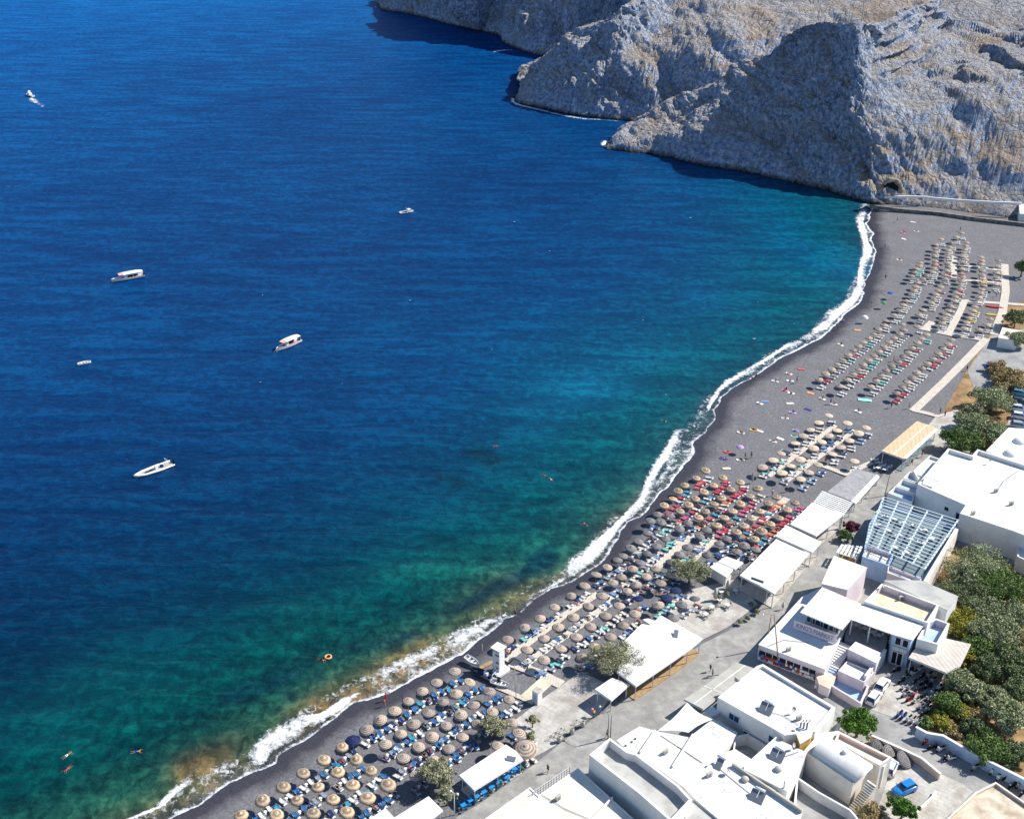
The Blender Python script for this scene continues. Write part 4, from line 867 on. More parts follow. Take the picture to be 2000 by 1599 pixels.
# cave in the cliff foot
cvr = empty('rock_shelter', P(1733, 366, 7.0)+Vector((0, -4.0, 0))); tag(cvr, 'dark arched cave shelter in the cliff foot above the far beach', 'shelter')
b = MB(); ar = [(4.2*cos(pi*k/12), 0, 5.2*sin(pi*k/12)-1) for k in range(13)]; b.tube(ar, [.9+.25*sin(k*2.1) for k in range(13)], 8); b.build('stone_arch', speckled('cave_stone', srgb(120,112,104), srgb(176,164,148), 1, b=.8, bd=.2), cvr)
b = MB(); b.add([(4.1*cos(pi*k/12), .3, 5.1*sin(pi*k/12)-1) for k in range(13)]+[(0, 5, 0)], [(k, k+1, 13) for k in range(12)]); b.build('cave_mouth', M['dark'], cvr)
# rooftop clutter
def ac_unit(px, py, z, rz, label):
    r = empty('air_conditioner', on_roof(px, py, z), rz); tag(r, label, 'air conditioner', 'air conditioning boxes on roofs')
    b = MB(); b.box((0,0,.42), (.95,.42,.72)); b.build('casing', M['canvas2'], r); b = MB(); b.tube([(-.1,-.215,.42),(-.1,-.235,.42)], .27, 16); b.build('fan_grille', M['metal'], r)
    b = MB(); b.box((0,0,.03), (.9,.5,.05)); b.build('base', M['dark'], r)
for a in [(1560,1404,6.85,.5,'air conditioner by the flue pipes on the curtained house'),(1440,1330,6.85,2.2,'air conditioner near the awning end of the curtained house'),(1385,1515,5.75,.6,'air conditioner at the left of the broad white roof'),
          (1300,1470,5.15,.8,'air conditioner in the middle of the long plain roof'),(1945,960,6.85,.4,'left air conditioner on the big white building'),(1975,985,6.85,.4,'right air conditioner on the big white building'),(1760,1170,7.2,.4,'air conditioner on the beige terrace of the market'),
          (1090,1560,4.55,.8,'air conditioner on the cream roof at the bottom'),(1900,1004,6.85,.4,'air conditioner near the corner of the big white building'),(1540,1270,4.45,.5,'air conditioner on the shop roof in front of the sign')]: ac_unit(*a)
def pipe_run(pts, z, label, r0=.045):
    b = MB(); q = [on_roof(x, y, z) for x, y in pts]; b.tube([v+Vector((0,0,.08)) for v in q], r0, 6); o = b.build('roof_pipe', M['metal']); tag(o, label, 'pipe', 'pipes and cables on roofs')
pipe_run([(1496,1388),(1530,1398),(1560,1415)], 6.75, 'thin pipe from the twin solar panels toward the flues')
pipe_run([(1290,1436),(1330,1462),(1372,1490)], 5.12, 'long cable along the plain white roof'); pipe_run([(1404,1500),(1440,1530),(1478,1560)], 5.72, 'pipe joining two solar heaters on the broad roof')
pipe_run([(1517,1482),(1540,1475),(1560,1468)], 6.12, 'short pipe from the courtyard solar heater'); pipe_run([(1945,962),(1960,940),(1990,918)], 6.8, 'pipe on the big white building roof'); pipe_run([(1057,1551),(1105,1580),(1150,1599)], 4.5, 'cable across the cream bottom roof')
pipe_run([(1500,1262),(1530,1250),(1580,1255)], 4.45, 'cable lying on the market shop roof')
def dish(px, py, z, rz, label):
    r = empty('satellite_dish', on_roof(px, py, z), rz); tag(r, label, 'satellite dish', 'satellite dishes on roofs'); b = MB(); b.tube([(0,0,0),(0,0,.9)], .03, 6); b.build('mast', M['metal'], r)
    b = MB(); b.lathe([(0,0),(.2,.02),(.36,.09),(.42,.14)], 16); o = b.build('reflector', M['canvas2'], r, True); o.location = (0,-.05,.95); o.rotation_euler = (R(65),0,0)
dish(1548,1392,6.72,.4,'satellite dish near the solar panels of the curtained house'); dish(1420,1512,5.7,2.0,'satellite dish on the broad white roof'); dish(1548,1462,6.12,.8,'satellite dish beside the turret'); dish(1722,1150,8.2,1.0,'satellite dish on the market terrace corner'); dish(1930,905,6.85,.5,'satellite dish at the back of the big white building')

def low_wall(a, b_, z, label, h=.45, t=.22):
    A, B_ = P(*a, z), P(*b_, z); d = B_-A; c = (A+B_)/2; w = MB(); w.box((c.x, c.y, z+h/2+.1), (d.length, t, h), atan2(d.y, d.x)); o = w.build('roof_wall', M['white']); tag(o, label, 'roof wall', 'low walls on roofs')
for a in [((1279,1429),(1250,1472),5.0,'low wall across the upper end of the long plain white roof'),((1353,1437),(1313,1500),5.0,'low wall across the lower part of the long plain white roof'),((1469,1487),(1452,1502),5.6,'low wall at the courtyard end of the broad roof'),
          ((1452,1502),(1516,1443),6.0,'low edge wall on the seaward side of the gas bottle roof'),((1196,1560),(1110,1650),4.6,'low wall splitting the cream bottom roof')]: low_wall(*a)
# ------------------------------------------------------------------ parasols
def thatch(name, ca, cb, cc, rings=9.0, shag=.5):
    m = mat(name, ca, .95, .1); tc = N(m, 'ShaderNodeTexCoord'); sp = N(m, 'ShaderNodeSeparateXYZ'); L(m, tc.outputs['Object'], sp.inputs[0])
    r = mth(m, 'SQRT', mth(m, 'ADD', mth(m, 'MULTIPLY', sp.outputs[0], sp.outputs[0]), mth(m, 'MULTIPLY', sp.outputs[1], sp.outputs[1])))
    oi = N(m, 'ShaderNodeObjectInfo')
    n = noise(m, 3.2, 5, .7); f = mth(m, 'SINE', mth(m, 'MULTIPLY', mth(m, 'ADD', r, mth(m, 'MULTIPLY', n, .12)), rings*2.2))
    k = mth(m, 'ADD', mth(m, 'MULTIPLY', f, .22), n)
    c = ramp(m, k, [(.2, cb), (.5, ca), (.85, cc)])
    v = ramp(m, oi.outputs['Random'], [(0, (.74,.75,.78,1)), (.5, (1,1,1,1)), (1, (1.14,1.1,1.04,1))]); c = mix(m, 1.0, c, v, 'MULTIPLY')
    L(m, c, BS(m).inputs['Base Color']); bump(m, k, shag, .06); return m
M['th_grey'] = thatch('grey_thatch', srgb(172,156,142), srgb(124,112,104), srgb(206,190,172))
M['th_dark'] = thatch('dark_grey_thatch', srgb(126,122,122), srgb(88,86,90), srgb(164,158,154))
M['th_straw'] = thatch('golden_straw', srgb(182,160,134), srgb(122,104,86), srgb(212,192,164), 3, .9)
M['th_flat'] = thatch('pale_reed', srgb(204,184,160), srgb(172,150,128), srgb(228,210,190), 12)
M['pole'] = mat('pole_wood', srgb(150,134,112), .7); M['navy'] = speckled('navy_cloth', srgb(24,34,72), srgb(34,46,92), 3)
rs = random.Random(3)
def canopy_mesh(kind):
    b = MB(); q = random.Random(hash(kind) % 97 if False else len(kind)*7)
    if kind in ('grey', 'dark'):
        w = [q.uniform(-.012, .012) for _ in range(400)]
        b.lathe([(1.30,-.06),(1.31,.0),(1.02,.17),(.72,.32),(.42,.46),(.16,.60),(.10,.62),(.07,.72),(.0,.73)], 24, wob=lambda j, k: w[j*24+k])
        b.lathe([(.12,.50),(.7,.22),(1.30,-.06)], 24)
    elif kind == 'straw':
        w = [q.uniform(-.05, .05) for _ in range(400)]
        b.lathe([(1.36,-.28),(1.40,-.16),(1.30,.06),(1.08,.22),(.82,.34),(.52,.45),(.26,.55),(.12,.66),(.05,.78),(.0,.8)], 26, wob=lambda j, k: w[(j*26+k) % 400]*(1.3 if j < 3 else .6))
        for k in range(120):                                # loose straw ends round the rim
            t = 2*pi*k/120+q.uniform(-.02, .02); r0, r1 = 1.22, 1.40+q.uniform(-.03, .12); z1 = -.30+q.uniform(-.12, .06); d = .03
            b.add([(r0*cos(t-d), r0*sin(t-d), .12), (r0*cos(t+d), r0*sin(t+d), .12), (r1*cos(t+d*.3), r1*sin(t+d*.3), z1), (r1*cos(t-d*.3), r1*sin(t-d*.3), z1)], [(0,1,2,3)])
        b.lathe([(.1,.35),(.8,.1),(1.36,-.28)], 26)
    else:
        b.lathe([(1.27,-.05),(1.28,.0),(.95,.10),(.62,.19),(.3,.27),(.12,.32),(.0,.36)], 24)
        b.lathe([(.12,.18),(.7,.06),(1.27,-.05)], 24)
    return b
PMAT = {'grey': M['th_grey'], 'dark': M['th_dark'], 'straw': M['th_straw'], 'flat': M['th_flat'], 'navy': M['navy']}
PROTO = {}
for kd in ('grey', 'dark', 'straw', 'flat', 'navy'):
    c = canopy_mesh('flat' if kd == 'navy' else kd).build('canopy', PMAT[kd], None, True, link=False)
    pl_ = MB(); pl_.tube([(0,0,-2.35),(0,0,.2)], .045, 8); p_ = pl_.build('pole', M['pole'], None, True, link=False)
    bs_ = MB(); bs_.lathe([(.28,0),(.26,.12),(.1,.16),(0,.16)], 12); s_ = bs_.build('base', M['pave'], None, link=False)
    PROTO[kd] = (c.data, p_.data, s_.data)
ORD = ['first','second','third','fourth','fifth','sixth','seventh','eighth','ninth','tenth','eleventh','twelfth','thirteenth','fourteenth','fifteenth','sixteenth']
KN = {'grey': 'grey cone', 'dark': 'dark grey cone', 'straw': 'shaggy golden straw', 'flat': 'flat pale reed', 'navy': 'navy cloth'}
GRP = {'grey': 'grey cone thatch parasols on the beach', 'dark': 'grey cone thatch parasols on the beach', 'straw': 'shaggy straw parasols on the beach', 'flat': 'flat pale reed parasols on the beach', 'navy': 'navy cloth parasols'}
# rows: (row description, kind or list, lounger colour key, points from near to far)
ROWS = [
 ('surf row from the bottom edge', 'straw', 'blue', [(470,1589),(512,1560),(553,1534),(592,1507),(632,1481),(668,1456)]),
 ('surf row from the last straw one', 'grey', 'blue', [(715,1423),(742,1404),(770,1386),(797,1367),(824,1348),(852,1331),(887,1309)]),
 ('second straw row from the surf', 'straw', 'blue', [(540,1588),(579,1560),(620,1534),(659,1505),(695,1481)]),
 ('second surf row toward the rowing boat', 'grey', 'blue', [(752,1451),(782,1431),(807,1412),(836,1390),(865,1369),(890,1353),(917,1330)]),
 ('third straw row from the surf', 'straw', 'blue', [(611,1585),(650,1558),(688,1530),(724,1502)]),
 ('third surf row toward the rowing boat', 'grey', 'blue', [(787,1478),(817,1456),(843,1437),(871,1415),(899,1394),(924,1375),(955,1348)]),
 ('landward straw row above the small white canopy', 'straw', 'blue', [(677,1583),(717,1555),(757,1530)]),
 ('fourth row between two low tamarisks', 'grey', 'blue', [(813,1512),(845,1482),(876,1460),(903,1437),(932,1412),(961,1388),(994,1364)]),
 ('group beside the plaza corner', 'grey', 'mix', [(972,1455),(1026,1461),(1013,1430),(1001,1409)]),
 ('surf row right of the white tower', 'grey', 'white', [(991,1247),(1024,1224),(1054,1206),(1083,1184),(1115,1162),(1142,1142),(1164,1120),(1186,1106)]),
 ('row right of the first white boardwalk', 'grey', 'white', [(1029,1267),(1062,1245),(1090,1223),(1119,1204),(1149,1182),(1176,1162),(1197,1136),(1213,1125),(1235,1109)]),
 ('row right of the second white boardwalk', 'grey', 'white', [(1062,1287),(1095,1264),(1125,1242),(1153,1222),(1182,1201),(1209,1181),(1225,1152),(1242,1140),(1262,1124),(1280,1109)]),
 ('row nearest the large cream canopy', 'grey', 'white', [(1137,1282),(1160,1260),(1192,1242),(1217,1220),(1240,1197),(1285,1180),(1290,1137),(1310,1120)]),
 ('trio beside the tree by the white hut', 'navy', 'white', [(1247,1167),(1302,1166),(1320,1151)]),
 ('trio landward of the navy ones', 'dark', 'white', [(1315,1205),(1331,1179),(1357,1167)]),
 ('upper surf row below the straw group', 'dark', 'white', [(1206,1092),(1217,1084),(1232,1069),(1247,1056),(1265,1039),(1270,1015),(1284,1003)]),
 ('second upper row below the straw group', 'dark', 'white', [(1251,1097),(1263,1079),(1282,1065),(1300,1051),(1292,1019),(1309,1005)]),
 ('third upper row below the straw group', 'dark', 'white', [(1310,1096),(1327,1081),(1343,1067),(1327,1031),(1343,1019)]),
 ('landward upper row beside the white hut', 'dark', 'white', [(1381,1082),(1367,1046),(1380,1033),(1405,1060),(1419,1050),(1439,1075),(1453,1064),(1476,1071)]),
 ('surf row of the red-cushioned group', 'straw', 'red', [(1297,985),(1314,972),(1324,957),(1337,946),(1360,932),(1378,917)]),
 ('second row of the red-cushioned group', 'straw', 'red', [(1328,996),(1345,984),(1358,972),(1375,959),(1394,946),(1412,931)]),
 ('third row of the red-cushioned group', 'straw', 'red', [(1364,1008),(1378,997),(1395,982),(1409,971),(1427,954),(1446,940)]),
 ('fourth row of the red-cushioned group', 'straw', 'red', [(1400,1024),(1415,1009),(1431,996),(1446,982),(1465,967),(1480,952)]),
 ('fifth row of the red-cushioned group', 'straw', 'red', [(1439,1037),(1453,1025),(1468,1011),(1484,997),(1501,981),(1517,969)]),
 ('landward row of the red-cushioned group', 'straw', 'red', [(1474,1051),(1487,1036),(1505,1021),(1522,1010),(1537,993),(1553,980)]),
 ('pale row left of both narrow boardwalks', 'flat', 'white', [(1489,911),(1510,897),(1526,884),(1553,864),(1569,850),(1583,838),(1599,824),(1619,810)]),
 ('pale row between the two narrow boardwalks', 'flat', 'white', [(1527,922),(1544,908),(1563,896),(1589,874),(1605,861),(1619,850),(1635,839),(1655,825)]),
 ('pale row right of both narrow boardwalks', 'flat', 'white', [(1564,934),(1580,921),(1598,906),(1626,885),(1642,872),(1659,859),(1677,845),(1692,834)]),
 ('spot alone between pale rows and tan roof', 'flat', 'white', [(1669,899)]),
 ('far surf row below the crossing boardwalk', 'grey', 'far', [(1600,740),(1613,729),(1625,720),(1636,710),(1646,701),(1657,692),(1667,683),(1677,675),(1687,667),(1697,659),(1707,651),(1716,642),(1727,634),(1730,625)]),
 ('far second row below the crossing boardwalk', 'grey', 'far', [(1640,753),(1655,740),(1667,729),(1677,720),(1686,711),(1697,702),(1707,693),(1717,685),(1727,676),(1737,667),(1747,659),(1757,651),(1765,643),(1762,632)]),
 ('far third row below the crossing boardwalk', 'grey', 'far', [(1701,753),(1712,742),(1722,732),(1731,722),(1742,713),(1755,705),(1765,696),(1774,687),(1782,678),(1792,668),(1801,660),(1810,652),(1792,637)]),
 ('far landward row below the crossing boardwalk', 'grey', 'farred', [(1751,766),(1763,755),(1773,745),(1782,737),(1791,727),(1801,718),(1812,708),(1823,699),(1833,689),(1843,680),(1852,671),(1858,662)]),
 ('surf row beyond the crossing boardwalk', 'grey', 'far', [(1747,614),(1756,605),(1764,594),(1770,587),(1780,575),(1785,567),(1789,559),(1792,551),(1803,544),(1811,538)]),
 ('second row beyond the crossing boardwalk', 'grey', 'far', [(1795,614),(1803,604),(1819,590),(1824,583),(1828,574),(1832,566),(1837,559)]),
 ('third row beyond the crossing boardwalk', 'grey', 'far', [(1840,630),(1841,622),(1848,613),(1852,605),(1856,597),(1864,586),(1866,579),(1867,571),(1874,563),(1876,554)]),
 ('fourth row beyond the crossing boardwalk', 'grey', 'faryel', [(1884,640),(1888,629),(1892,620),(1896,613),(1900,605),(1904,598),(1911,580),(1916,572),(1918,564),(1920,556),(1920,544),(1920,538)]),
 ('landward row beyond the crossing boardwalk', 'grey', 'faryel', [(1912,642),(1928,633),(1934,622),(1944,554),(1948,542),(1946,532),(1950,521),(1950,508)]),
 ('surf row of the farthest block', 'grey', 'far', [(1780,538),(1786,531),(1790,524),(1796,518),(1797,512)]),
 ('second row of the farthest block', 'grey', 'far', [(1816,538),(1822,530),(1823,523),(1826,516),(1827,509),(1826,500),(1826,491),(1826,484),(1828,477),(1838,466)]),
 ('third row of the farthest block', 'grey', 'far', [(1846,543),(1845,536),(1850,528),(1852,520),(1850,512),(1850,502),(1852,494),(1852,488),(1854,481),(1858,474)]),
 ('fourth row of the farthest block', 'grey', 'far', [(1878,548),(1880,540),(1877,533),(1878,524),(1886,514),(1886,506),(1880,500),(1882,492),(1884,487),(1886,479),(1888,473)]),
 ('pair at the very tip of the farthest block', 'grey', 'far', [(1868,462),(1878,454)]),
 ('landward row of the farthest block', 'grey', 'far', [(1918,536),(1918,528),(1916,515),(1918,508),(1916,501)]),
]
# lounger prototypes: low white frame with coloured, slightly raised back
CUSH = {}
def cushion(key, c, c2=None):
    CUSH[key] = speckled('lounger_'+key, srgb(*c), srgb(*(c2 or tuple(int(x*.86) for x in c))), 4, .8, .2)
cushion('blue', (46,108,166)); cushion('teal', (44,160,190)); cushion('red', (216,44,70)); cushion('pink', (220,90,130)); cushion('white', (226,226,224)); cushion('cream', (222,212,196))
cushion('navy', (34,52,110)); cushion('mint', (110,206,196)); cushion('yellow', (236,204,60)); cushion('grey', (150,158,170)); cushion('orange', (226,120,60)); cushion('striped', (120,160,210))
def shore_dir(x, y):
    i = int(np.argmin(np.hypot(SH[:, 0]-x, SH[:, 1]-y))); a = SH[max(i-3, 0)]; b = SH[min(i+3, len(SH)-1)]; d = b-a; return atan2(d[1], d[0])
_lf = MB(); _lf.box((0,0,.26), (1.9,.62,.05))
for sx in (-.8,.8):
    for sy in (-.27,.27): _lf.box((sx,sy,.12), (.06,.06,.24))
_lf.tube([(-.35,-.34,.27),(-.3,-.36,.42),(.05,-.36,.42),(.1,-.34,.27)], .025, 6); _lf.tube([(-.35,.34,.27),(-.3,.36,.42),(.05,.36,.42),(.1,.34,.27)], .025, 6)
LFRAME = _lf.build('frame', M['whitemetal'], link=False).data
def lc_mesh(key):
    b = MB(); pr = [(-.92,.33),(.1,.34),(.3,.36),(.9,.72),(.93,.70),(.32,.29),(-.92,.285)]
    vs = [(x, s*.29, z) for s in (-1,1) for x, z in pr]; n = len(pr)
    b.add(vs, [tuple(range(n)), tuple(reversed(range(n, 2*n)))]+[(i, n+i, n+(i+1)%n, (i+1)%n) for i in range(n)]); 
    return b.build('cushion', CUSH[key], link=False).data
LC = {k: lc_mesh(k) for k in CUSH}
_lw = {}
def whole_mesh(key):
    if key not in _lw:
        b = MB(); me = LFRAME
        b.add([v.co for v in me.vertices], [tuple(p.vertices) for p in me.polygons], M['whitemetal']); me = LC[key]
        b.add([v.co for v in me.vertices], [tuple(p.vertices) for p in me.polygons], CUSH[key]); _lw[key] = b.build('sun_lounger', link=False).data
    return _lw[key]
_t = MB(); _t.lathe([(.0,.45),(.27,.45),(.27,.41),(.03,.40),(.03,.03),(.16,.0)], 14); TABLE = _t.build('side_table', M['whitemetal'], link=False).data
PAL = {'blue': ['blue']*5+['teal','navy','white','white','grey'], 'mix': ['blue','red','white','cream'], 'white': ['white','cream','white','grey','blue','navy','mint','striped','white'],
       'red': ['red','red','pink','red','cream','white','orange','navy','teal'], 'far': ['white','white','grey','cream','white','white','mint','red'], 'farred': ['red','white','red','cream'], 'faryel': ['yellow','white','cream','white']}
stuffL = MB(); nL = 0; nT = 0; rr_ = random.Random(5)
ALLP = []
for ri, (rown, kinds, lk, pts) in enumerate(ROWS):
    for i, (px, py) in enumerate(pts):
        kd = kinds; zc = {'grey': 2.3, 'dark': 2.3, 'straw': 2.45, 'flat': 2.3, 'navy': 2.3}[kd]
        g = LAND
        for _ in range(3):
            q = P(px, py, g+zc+.2); g = float(hgt(shore_dist(q.x, q.y)))
        s = rr_.uniform(.88, 1.06)*{'flat': .97, 'straw': .80}.get(kd, .90)
        if (px, py) == (1026,1461): s = 1.55
        if (px, py) in ((717,1555),(757,1530),(677,1583),(1537,993),(1487,1036)): s *= 1.16
        near = py > 880
        lab = "%s parasol, %s of the %s" % (KN[kd], ORD[i] if i else ('near one' if len(pts) > 1 else 'single one'), rown)
        if len(pts) == 1: lab = "%s parasol at the %s" % (KN[kd], rown)
        c, p_, s_ = PROTO[kd]
        r = empty('parasol', (q.x, q.y, g), rr_.uniform(0, 6)); tag(r, lab, 'parasol', GRP[kd])
        o = bpy.data.objects.new('canopy', c); COL.objects.link(o); o.parent = r; o.location = (0, 0, zc); o.scale = (s, s, s*rr_.uniform(.9,1.1)); o.rotation_euler = (rr_.gauss(0, .07), rr_.gauss(0, .07), 0)
        o = bpy.data.objects.new('pole', p_); COL.objects.link(o); o.parent = r; o.location = (0, 0, zc)
        if near:
            o = bpy.data.objects.new('base', s_); COL.objects.link(o); o.parent = r
        ALLP.append((py, ri, i, q.x, q.y, g, lk, rown, kd, near))
ALLP.sort(key=lambda a: -a[0])
SUBR = {}
for (py, ri, i, x, y, g, lk, rown, kd, near) in ALLP:
    th = shore_dir(x, y); ax = th+pi/2 if True else 0       # towards the sea
    seaw = Vector((cos(ax), sin(ax), 0)); al = Vector((cos(th), sin(th), 0)); c1 = rr_.choice(PAL[lk])
    for s in (-1, 1):
        if lk.startswith('far') and rr_.random() < .12: continue
        key = c1 if rr_.random() < .75 else rr_.choice(PAL[lk]); o_ = Vector((x, y, g+.03))+al*(s*rr_.uniform(.75,.9))-seaw*rr_.uniform(.5, 1.0)
        rz = ax+pi+rr_.gauss(0, .13)
        if nL < 300:
            side = 'far-side' if s > 0 else 'near-side'
            lab = "%s %s lounger, %s parasol of %s" % (key, side, ORD[i], rown)
            r = empty('sun_lounger', o_, rz); tag(r, lab, 'sun lounger', 'sun loungers in pairs under the parasols')
            a = bpy.data.objects.new('frame', LFRAME); COL.objects.link(a); a.parent = r
            a = bpy.data.objects.new('cushion', LC[key]); COL.objects.link(a); a.parent = r
            nL += 1
        else:
            me = whole_mesh(key); Mx = Matrix.Translation(o_) @ Matrix.Rotation(rz, 4, 'Z'); n0 = len(stuffL.v)
            vs = [Mx @ v.co for v in me.vertices]
            for p in me.polygons: pass
            for mi_ in (0, 1):
                mm = me.materials[mi_]; fs = [tuple(p.vertices) for p in me.polygons if p.material_index == mi_]
                used = sorted(set(k for f in fs for k in f)); mp = {k: j for j, k in enumerate(used)}
                stuffL.add([vs[k] for k in used], [tuple(mp[k] for k in f) for f in fs], mm)
    if near and kd != 'flat':
        for s in (-1, 1):
            if rr_.random() < .55:
                key = rr_.choice(PAL[lk]); o_ = Vector((x, y, g+.03))+al*(s*rr_.uniform(1.75,2.0))-seaw*rr_.uniform(.2, 1.4); me = whole_mesh(key); Mx = Matrix.Translation(o_) @ Matrix.Rotation(ax+pi+rr_.gauss(0, .3), 4, 'Z')
                if shore_dist(o_.x, o_.y) < 6: continue
                for mi_ in (0, 1):
                    fs = [tuple(p.vertices) for p in me.polygons if p.material_index == mi_]; used = sorted(set(k for f in fs for k in f)); mp = {k: j for j, k in enumerate(used)}
                    stuffL.add([Mx @ me.vertices[k].co for k in used], [tuple(mp[k] for k in f) for f in fs], me.materials[mi_])
    if near and nT < 140 and lk != 'red':
        o = bpy.data.objects.new('side_table', TABLE); COL.objects.link(o); o.location = Vector((x, y, g+.03))-seaw*.55; nT += 1
        tag(o, "round white table, %s parasol of %s" % (ORD[i], rown), 'side table', 'small white tables under the parasols')
o = stuffL.build('sun_loungers'); tag(o, 'many more sun loungers packed between and under the parasols', 'sun loungers', kind='stuff')
# ------------------------------------------------------------------ trees and shrubs
def leafmat(name, c1, c2, c3):
    m = mat(name, c1, .75, .15); oi = attr(m, 'lv')
    n = noise(m, 1.3, 3, .6)
    c = ramp(m, mth(m, 'ADD', mth(m, 'MULTIPLY', oi.outputs['Fac'], .7), mth(m, 'MULTIPLY', n, .3)), [(.15, c1), (.5, c2), (.85, c3)])
    L(m, c, BS(m).inputs['Base Color']); return m
LM = {'tam': leafmat('tamarisk_leaves', srgb(98,100,74), srgb(150,152,118), srgb(198,194,158)),
      'fic': leafmat('ficus_leaves', srgb(40,70,26), srgb(76,116,42), srgb(130,166,74)),
      'grove': leafmat('grove_leaves', srgb(84,94,62), srgb(142,152,110), srgb(198,202,160)),
      'dark': leafmat('dark_leaves', srgb(60,72,48), srgb(108,122,82), srgb(158,166,118)),
      'yel': leafmat('yellow_leaves', srgb(104,106,36), srgb(152,150,60), srgb(186,178,90)),
      'green': leafmat('green_leaves', srgb(52,76,36), srgb(94,120,62), srgb(146,164,98)),
      'dry': leafmat('dry_leaves', srgb(120,104,70), srgb(160,142,100), srgb(196,176,130)),
      'boug': leafmat('bougainvillea_leaves', srgb(70,96,46), srgb(112,62,82), srgb(176,60,112))}
M['bark'] = speckled('bark', srgb(92,78,64), srgb(124,108,90), 3, b=.5)
def crown_np(clumps, n, leaf, seed, asp=.55):
    r = np.random.RandomState(seed); W = np.array([c[3]*c[4]*c[5] for c in clumps])**.67; W /= W.sum()
    k = r.choice(len(clumps), n, p=W); C = np.array(clumps)[k]
    d = r.normal(size=(n, 3)); d /= np.linalg.norm(d, axis=1, keepdims=True); rad = r.uniform(.25, 1.0, n)**.5*(1+r.normal(0, .07, n))
    sub = np.array([vnoise(d[:, 0]*2.6+C[:, 0]*3, d[:, 1]*2.6+C[:, 1]*3, d[:, 2]*2.6+C[:, 2])])[0]; rad *= .72+.5*sub
    p = C[:, :3]+d*rad[:, None]*C[:, 3:6]; p[:, 2] = np.maximum(p[:, 2], .15)
    nrm = d*.7+r.normal(size=(n, 3))*.75+np.array([0,0,.35]); nrm /= np.linalg.norm(nrm, axis=1, keepdims=True)
    t = np.cross(nrm, r.normal(size=(n, 3))); t /= np.linalg.norm(t, axis=1, keepdims=True)+1e-9; b = np.cross(nrm, t)
    s = leaf*r.uniform(.55, 1.35, n)[:, None]
    V = np.stack([p-t*s, p-b*s*asp+t*s*.1, p+t*s, p+b*s*asp-t*s*.1], 1)
    return V, np.clip(.5+.3*r.normal(size=n)+(sub-.5)*.8, 0, 1)
TC = {}
def crown_mesh(key, clumps, n, leaf, m, seed):
    V, lv = crown_np(clumps, n, leaf, seed); me = bpy.data.meshes.new('crown'); N_ = len(V)
    me.vertices.add(N_*4); me.vertices.foreach_set('co', V.reshape(-1).astype(np.float32)); me.loops.add(N_*4); me.loops.foreach_set('vertex_index', np.arange(N_*4, dtype=np.int32))
    me.polygons.add(N_); me.polygons.foreach_set('loop_start', np.arange(0, N_*4, 4, dtype=np.int32)); me.update()
    a = me.attributes.new('lv', 'FLOAT', 'POINT'); a.data.foreach_set('value', np.repeat(lv, 4).astype(np.float32)); me.materials.append(m); return me
def tree(px, py, wpx, hm, kind, label, name='tree', cat='tree', grp=None, dens=1.0, leaf=.16, flatk=.75, trunk=True, zc=None, squash=1.0):
    """px,py: crown centre in the photo, wpx: crown width in photo px, hm: tree height in metres"""
    zc = zc if zc is not None else hm*.62; q = P(px, py, LAND+zc); t = (CAMH-LAND-zc)/(SP+(py-799.5)/F*CP); W = wpx/F*t*1.22; R_ = W/2
    seed = int(px*7+py*13) % 10000; r = random.Random(seed); cl = []
    ch = hm-(hm*.25 if trunk else 0); nb = max(6, int(13*(W/4)**.7))
    for i in range(nb):
        a = 2*pi*i/nb+r.uniform(-.5, .5); d = R_*r.uniform(.2, .82); s = R_*r.uniform(.2, .42)*(1.15-.35*d/R_)
        cl.append((cos(a)*d, sin(a)*d*squash, zc+r.uniform(-.22, .25)*ch, s, s*squash, s*flatk*r.uniform(.6, 1.2)))
    for i in range(nb//2):
        a = r.uniform(0, 6.28); d = R_*r.uniform(.75, 1.05); s = R_*r.uniform(.1, .2); cl.append((cos(a)*d, sin(a)*d*squash, zc+r.uniform(-.3, .2)*ch, s, s, s))
    cl.append((0, 0, zc+ch*.12, R_*.6, R_*.6*squash, ch*.38))
    n = int(min(15000, 420*dens*max(1, W)**1.6*(.16/leaf)**1.5))
    root = empty(name, (q.x, q.y, LAND+.1), 0); tag(root, label, cat, grp)
    me = crown_mesh(None, cl, n, leaf, LM[kind], seed); o = bpy.data.objects.new('crown', me); COL.objects.link(o); o.parent = root
    if trunk:
        b = MB(); fork = hm*.28; b.tube([(0,0,-.1),(r.uniform(-.1,.1),r.uniform(-.1,.1),fork*.6),(0,0,fork)], [.05*hm, .036*hm, .032*hm], 9)
        for c in cl[:-1]: b.tube([(0,0,fork*.95),(c[0]*.4,c[1]*.4,(fork+c[2])/2),(c[0]*.9,c[1]*.9,c[2])], [.024*hm,.016*hm,.006*hm], 6)
        b.build('trunk', M['bark'], root, True)
    return root
tree(1348, 1113, 66, 5.0, 'tam', 'grey-green tamarisk standing beside the little white hut', 'tamarisk_tree', leaf=.12, dens=1.5)
tree(1200, 1284, 88, 5.6, 'tam', 'sparse tamarisk leaning over the corner of the large cream canopy', 'tamarisk_tree', leaf=.11, dens=1.0)
tree(965, 1419, 46, 4.0, 'tam', 'small round tamarisk among parasols left of the plaza', 'tamarisk_tree', leaf=.11, dens=1.6)
tree(1040, 1406, 22, 2.6, 'tam', 'tiny tamarisk sapling on the plaza edge', 'tamarisk_tree', leaf=.1, dens=1.6)
tree(1036, 1441, 24, 2.2, 'grove', 'low bush behind the largest grey parasol', 'bush', 'bush', leaf=.1, trunk=False)
tree(857, 1509, 58, 5.0, 'tam', 'upper half of the tamarisk clump above the blue chairs', 'tamarisk_tree', leaf=.12, dens=1.7)
tree(872, 1552, 34, 3.6, 'tam', 'lower tamarisk touching the blue-chair canopy corner', 'tamarisk_tree', leaf=.12, dens=1.7)
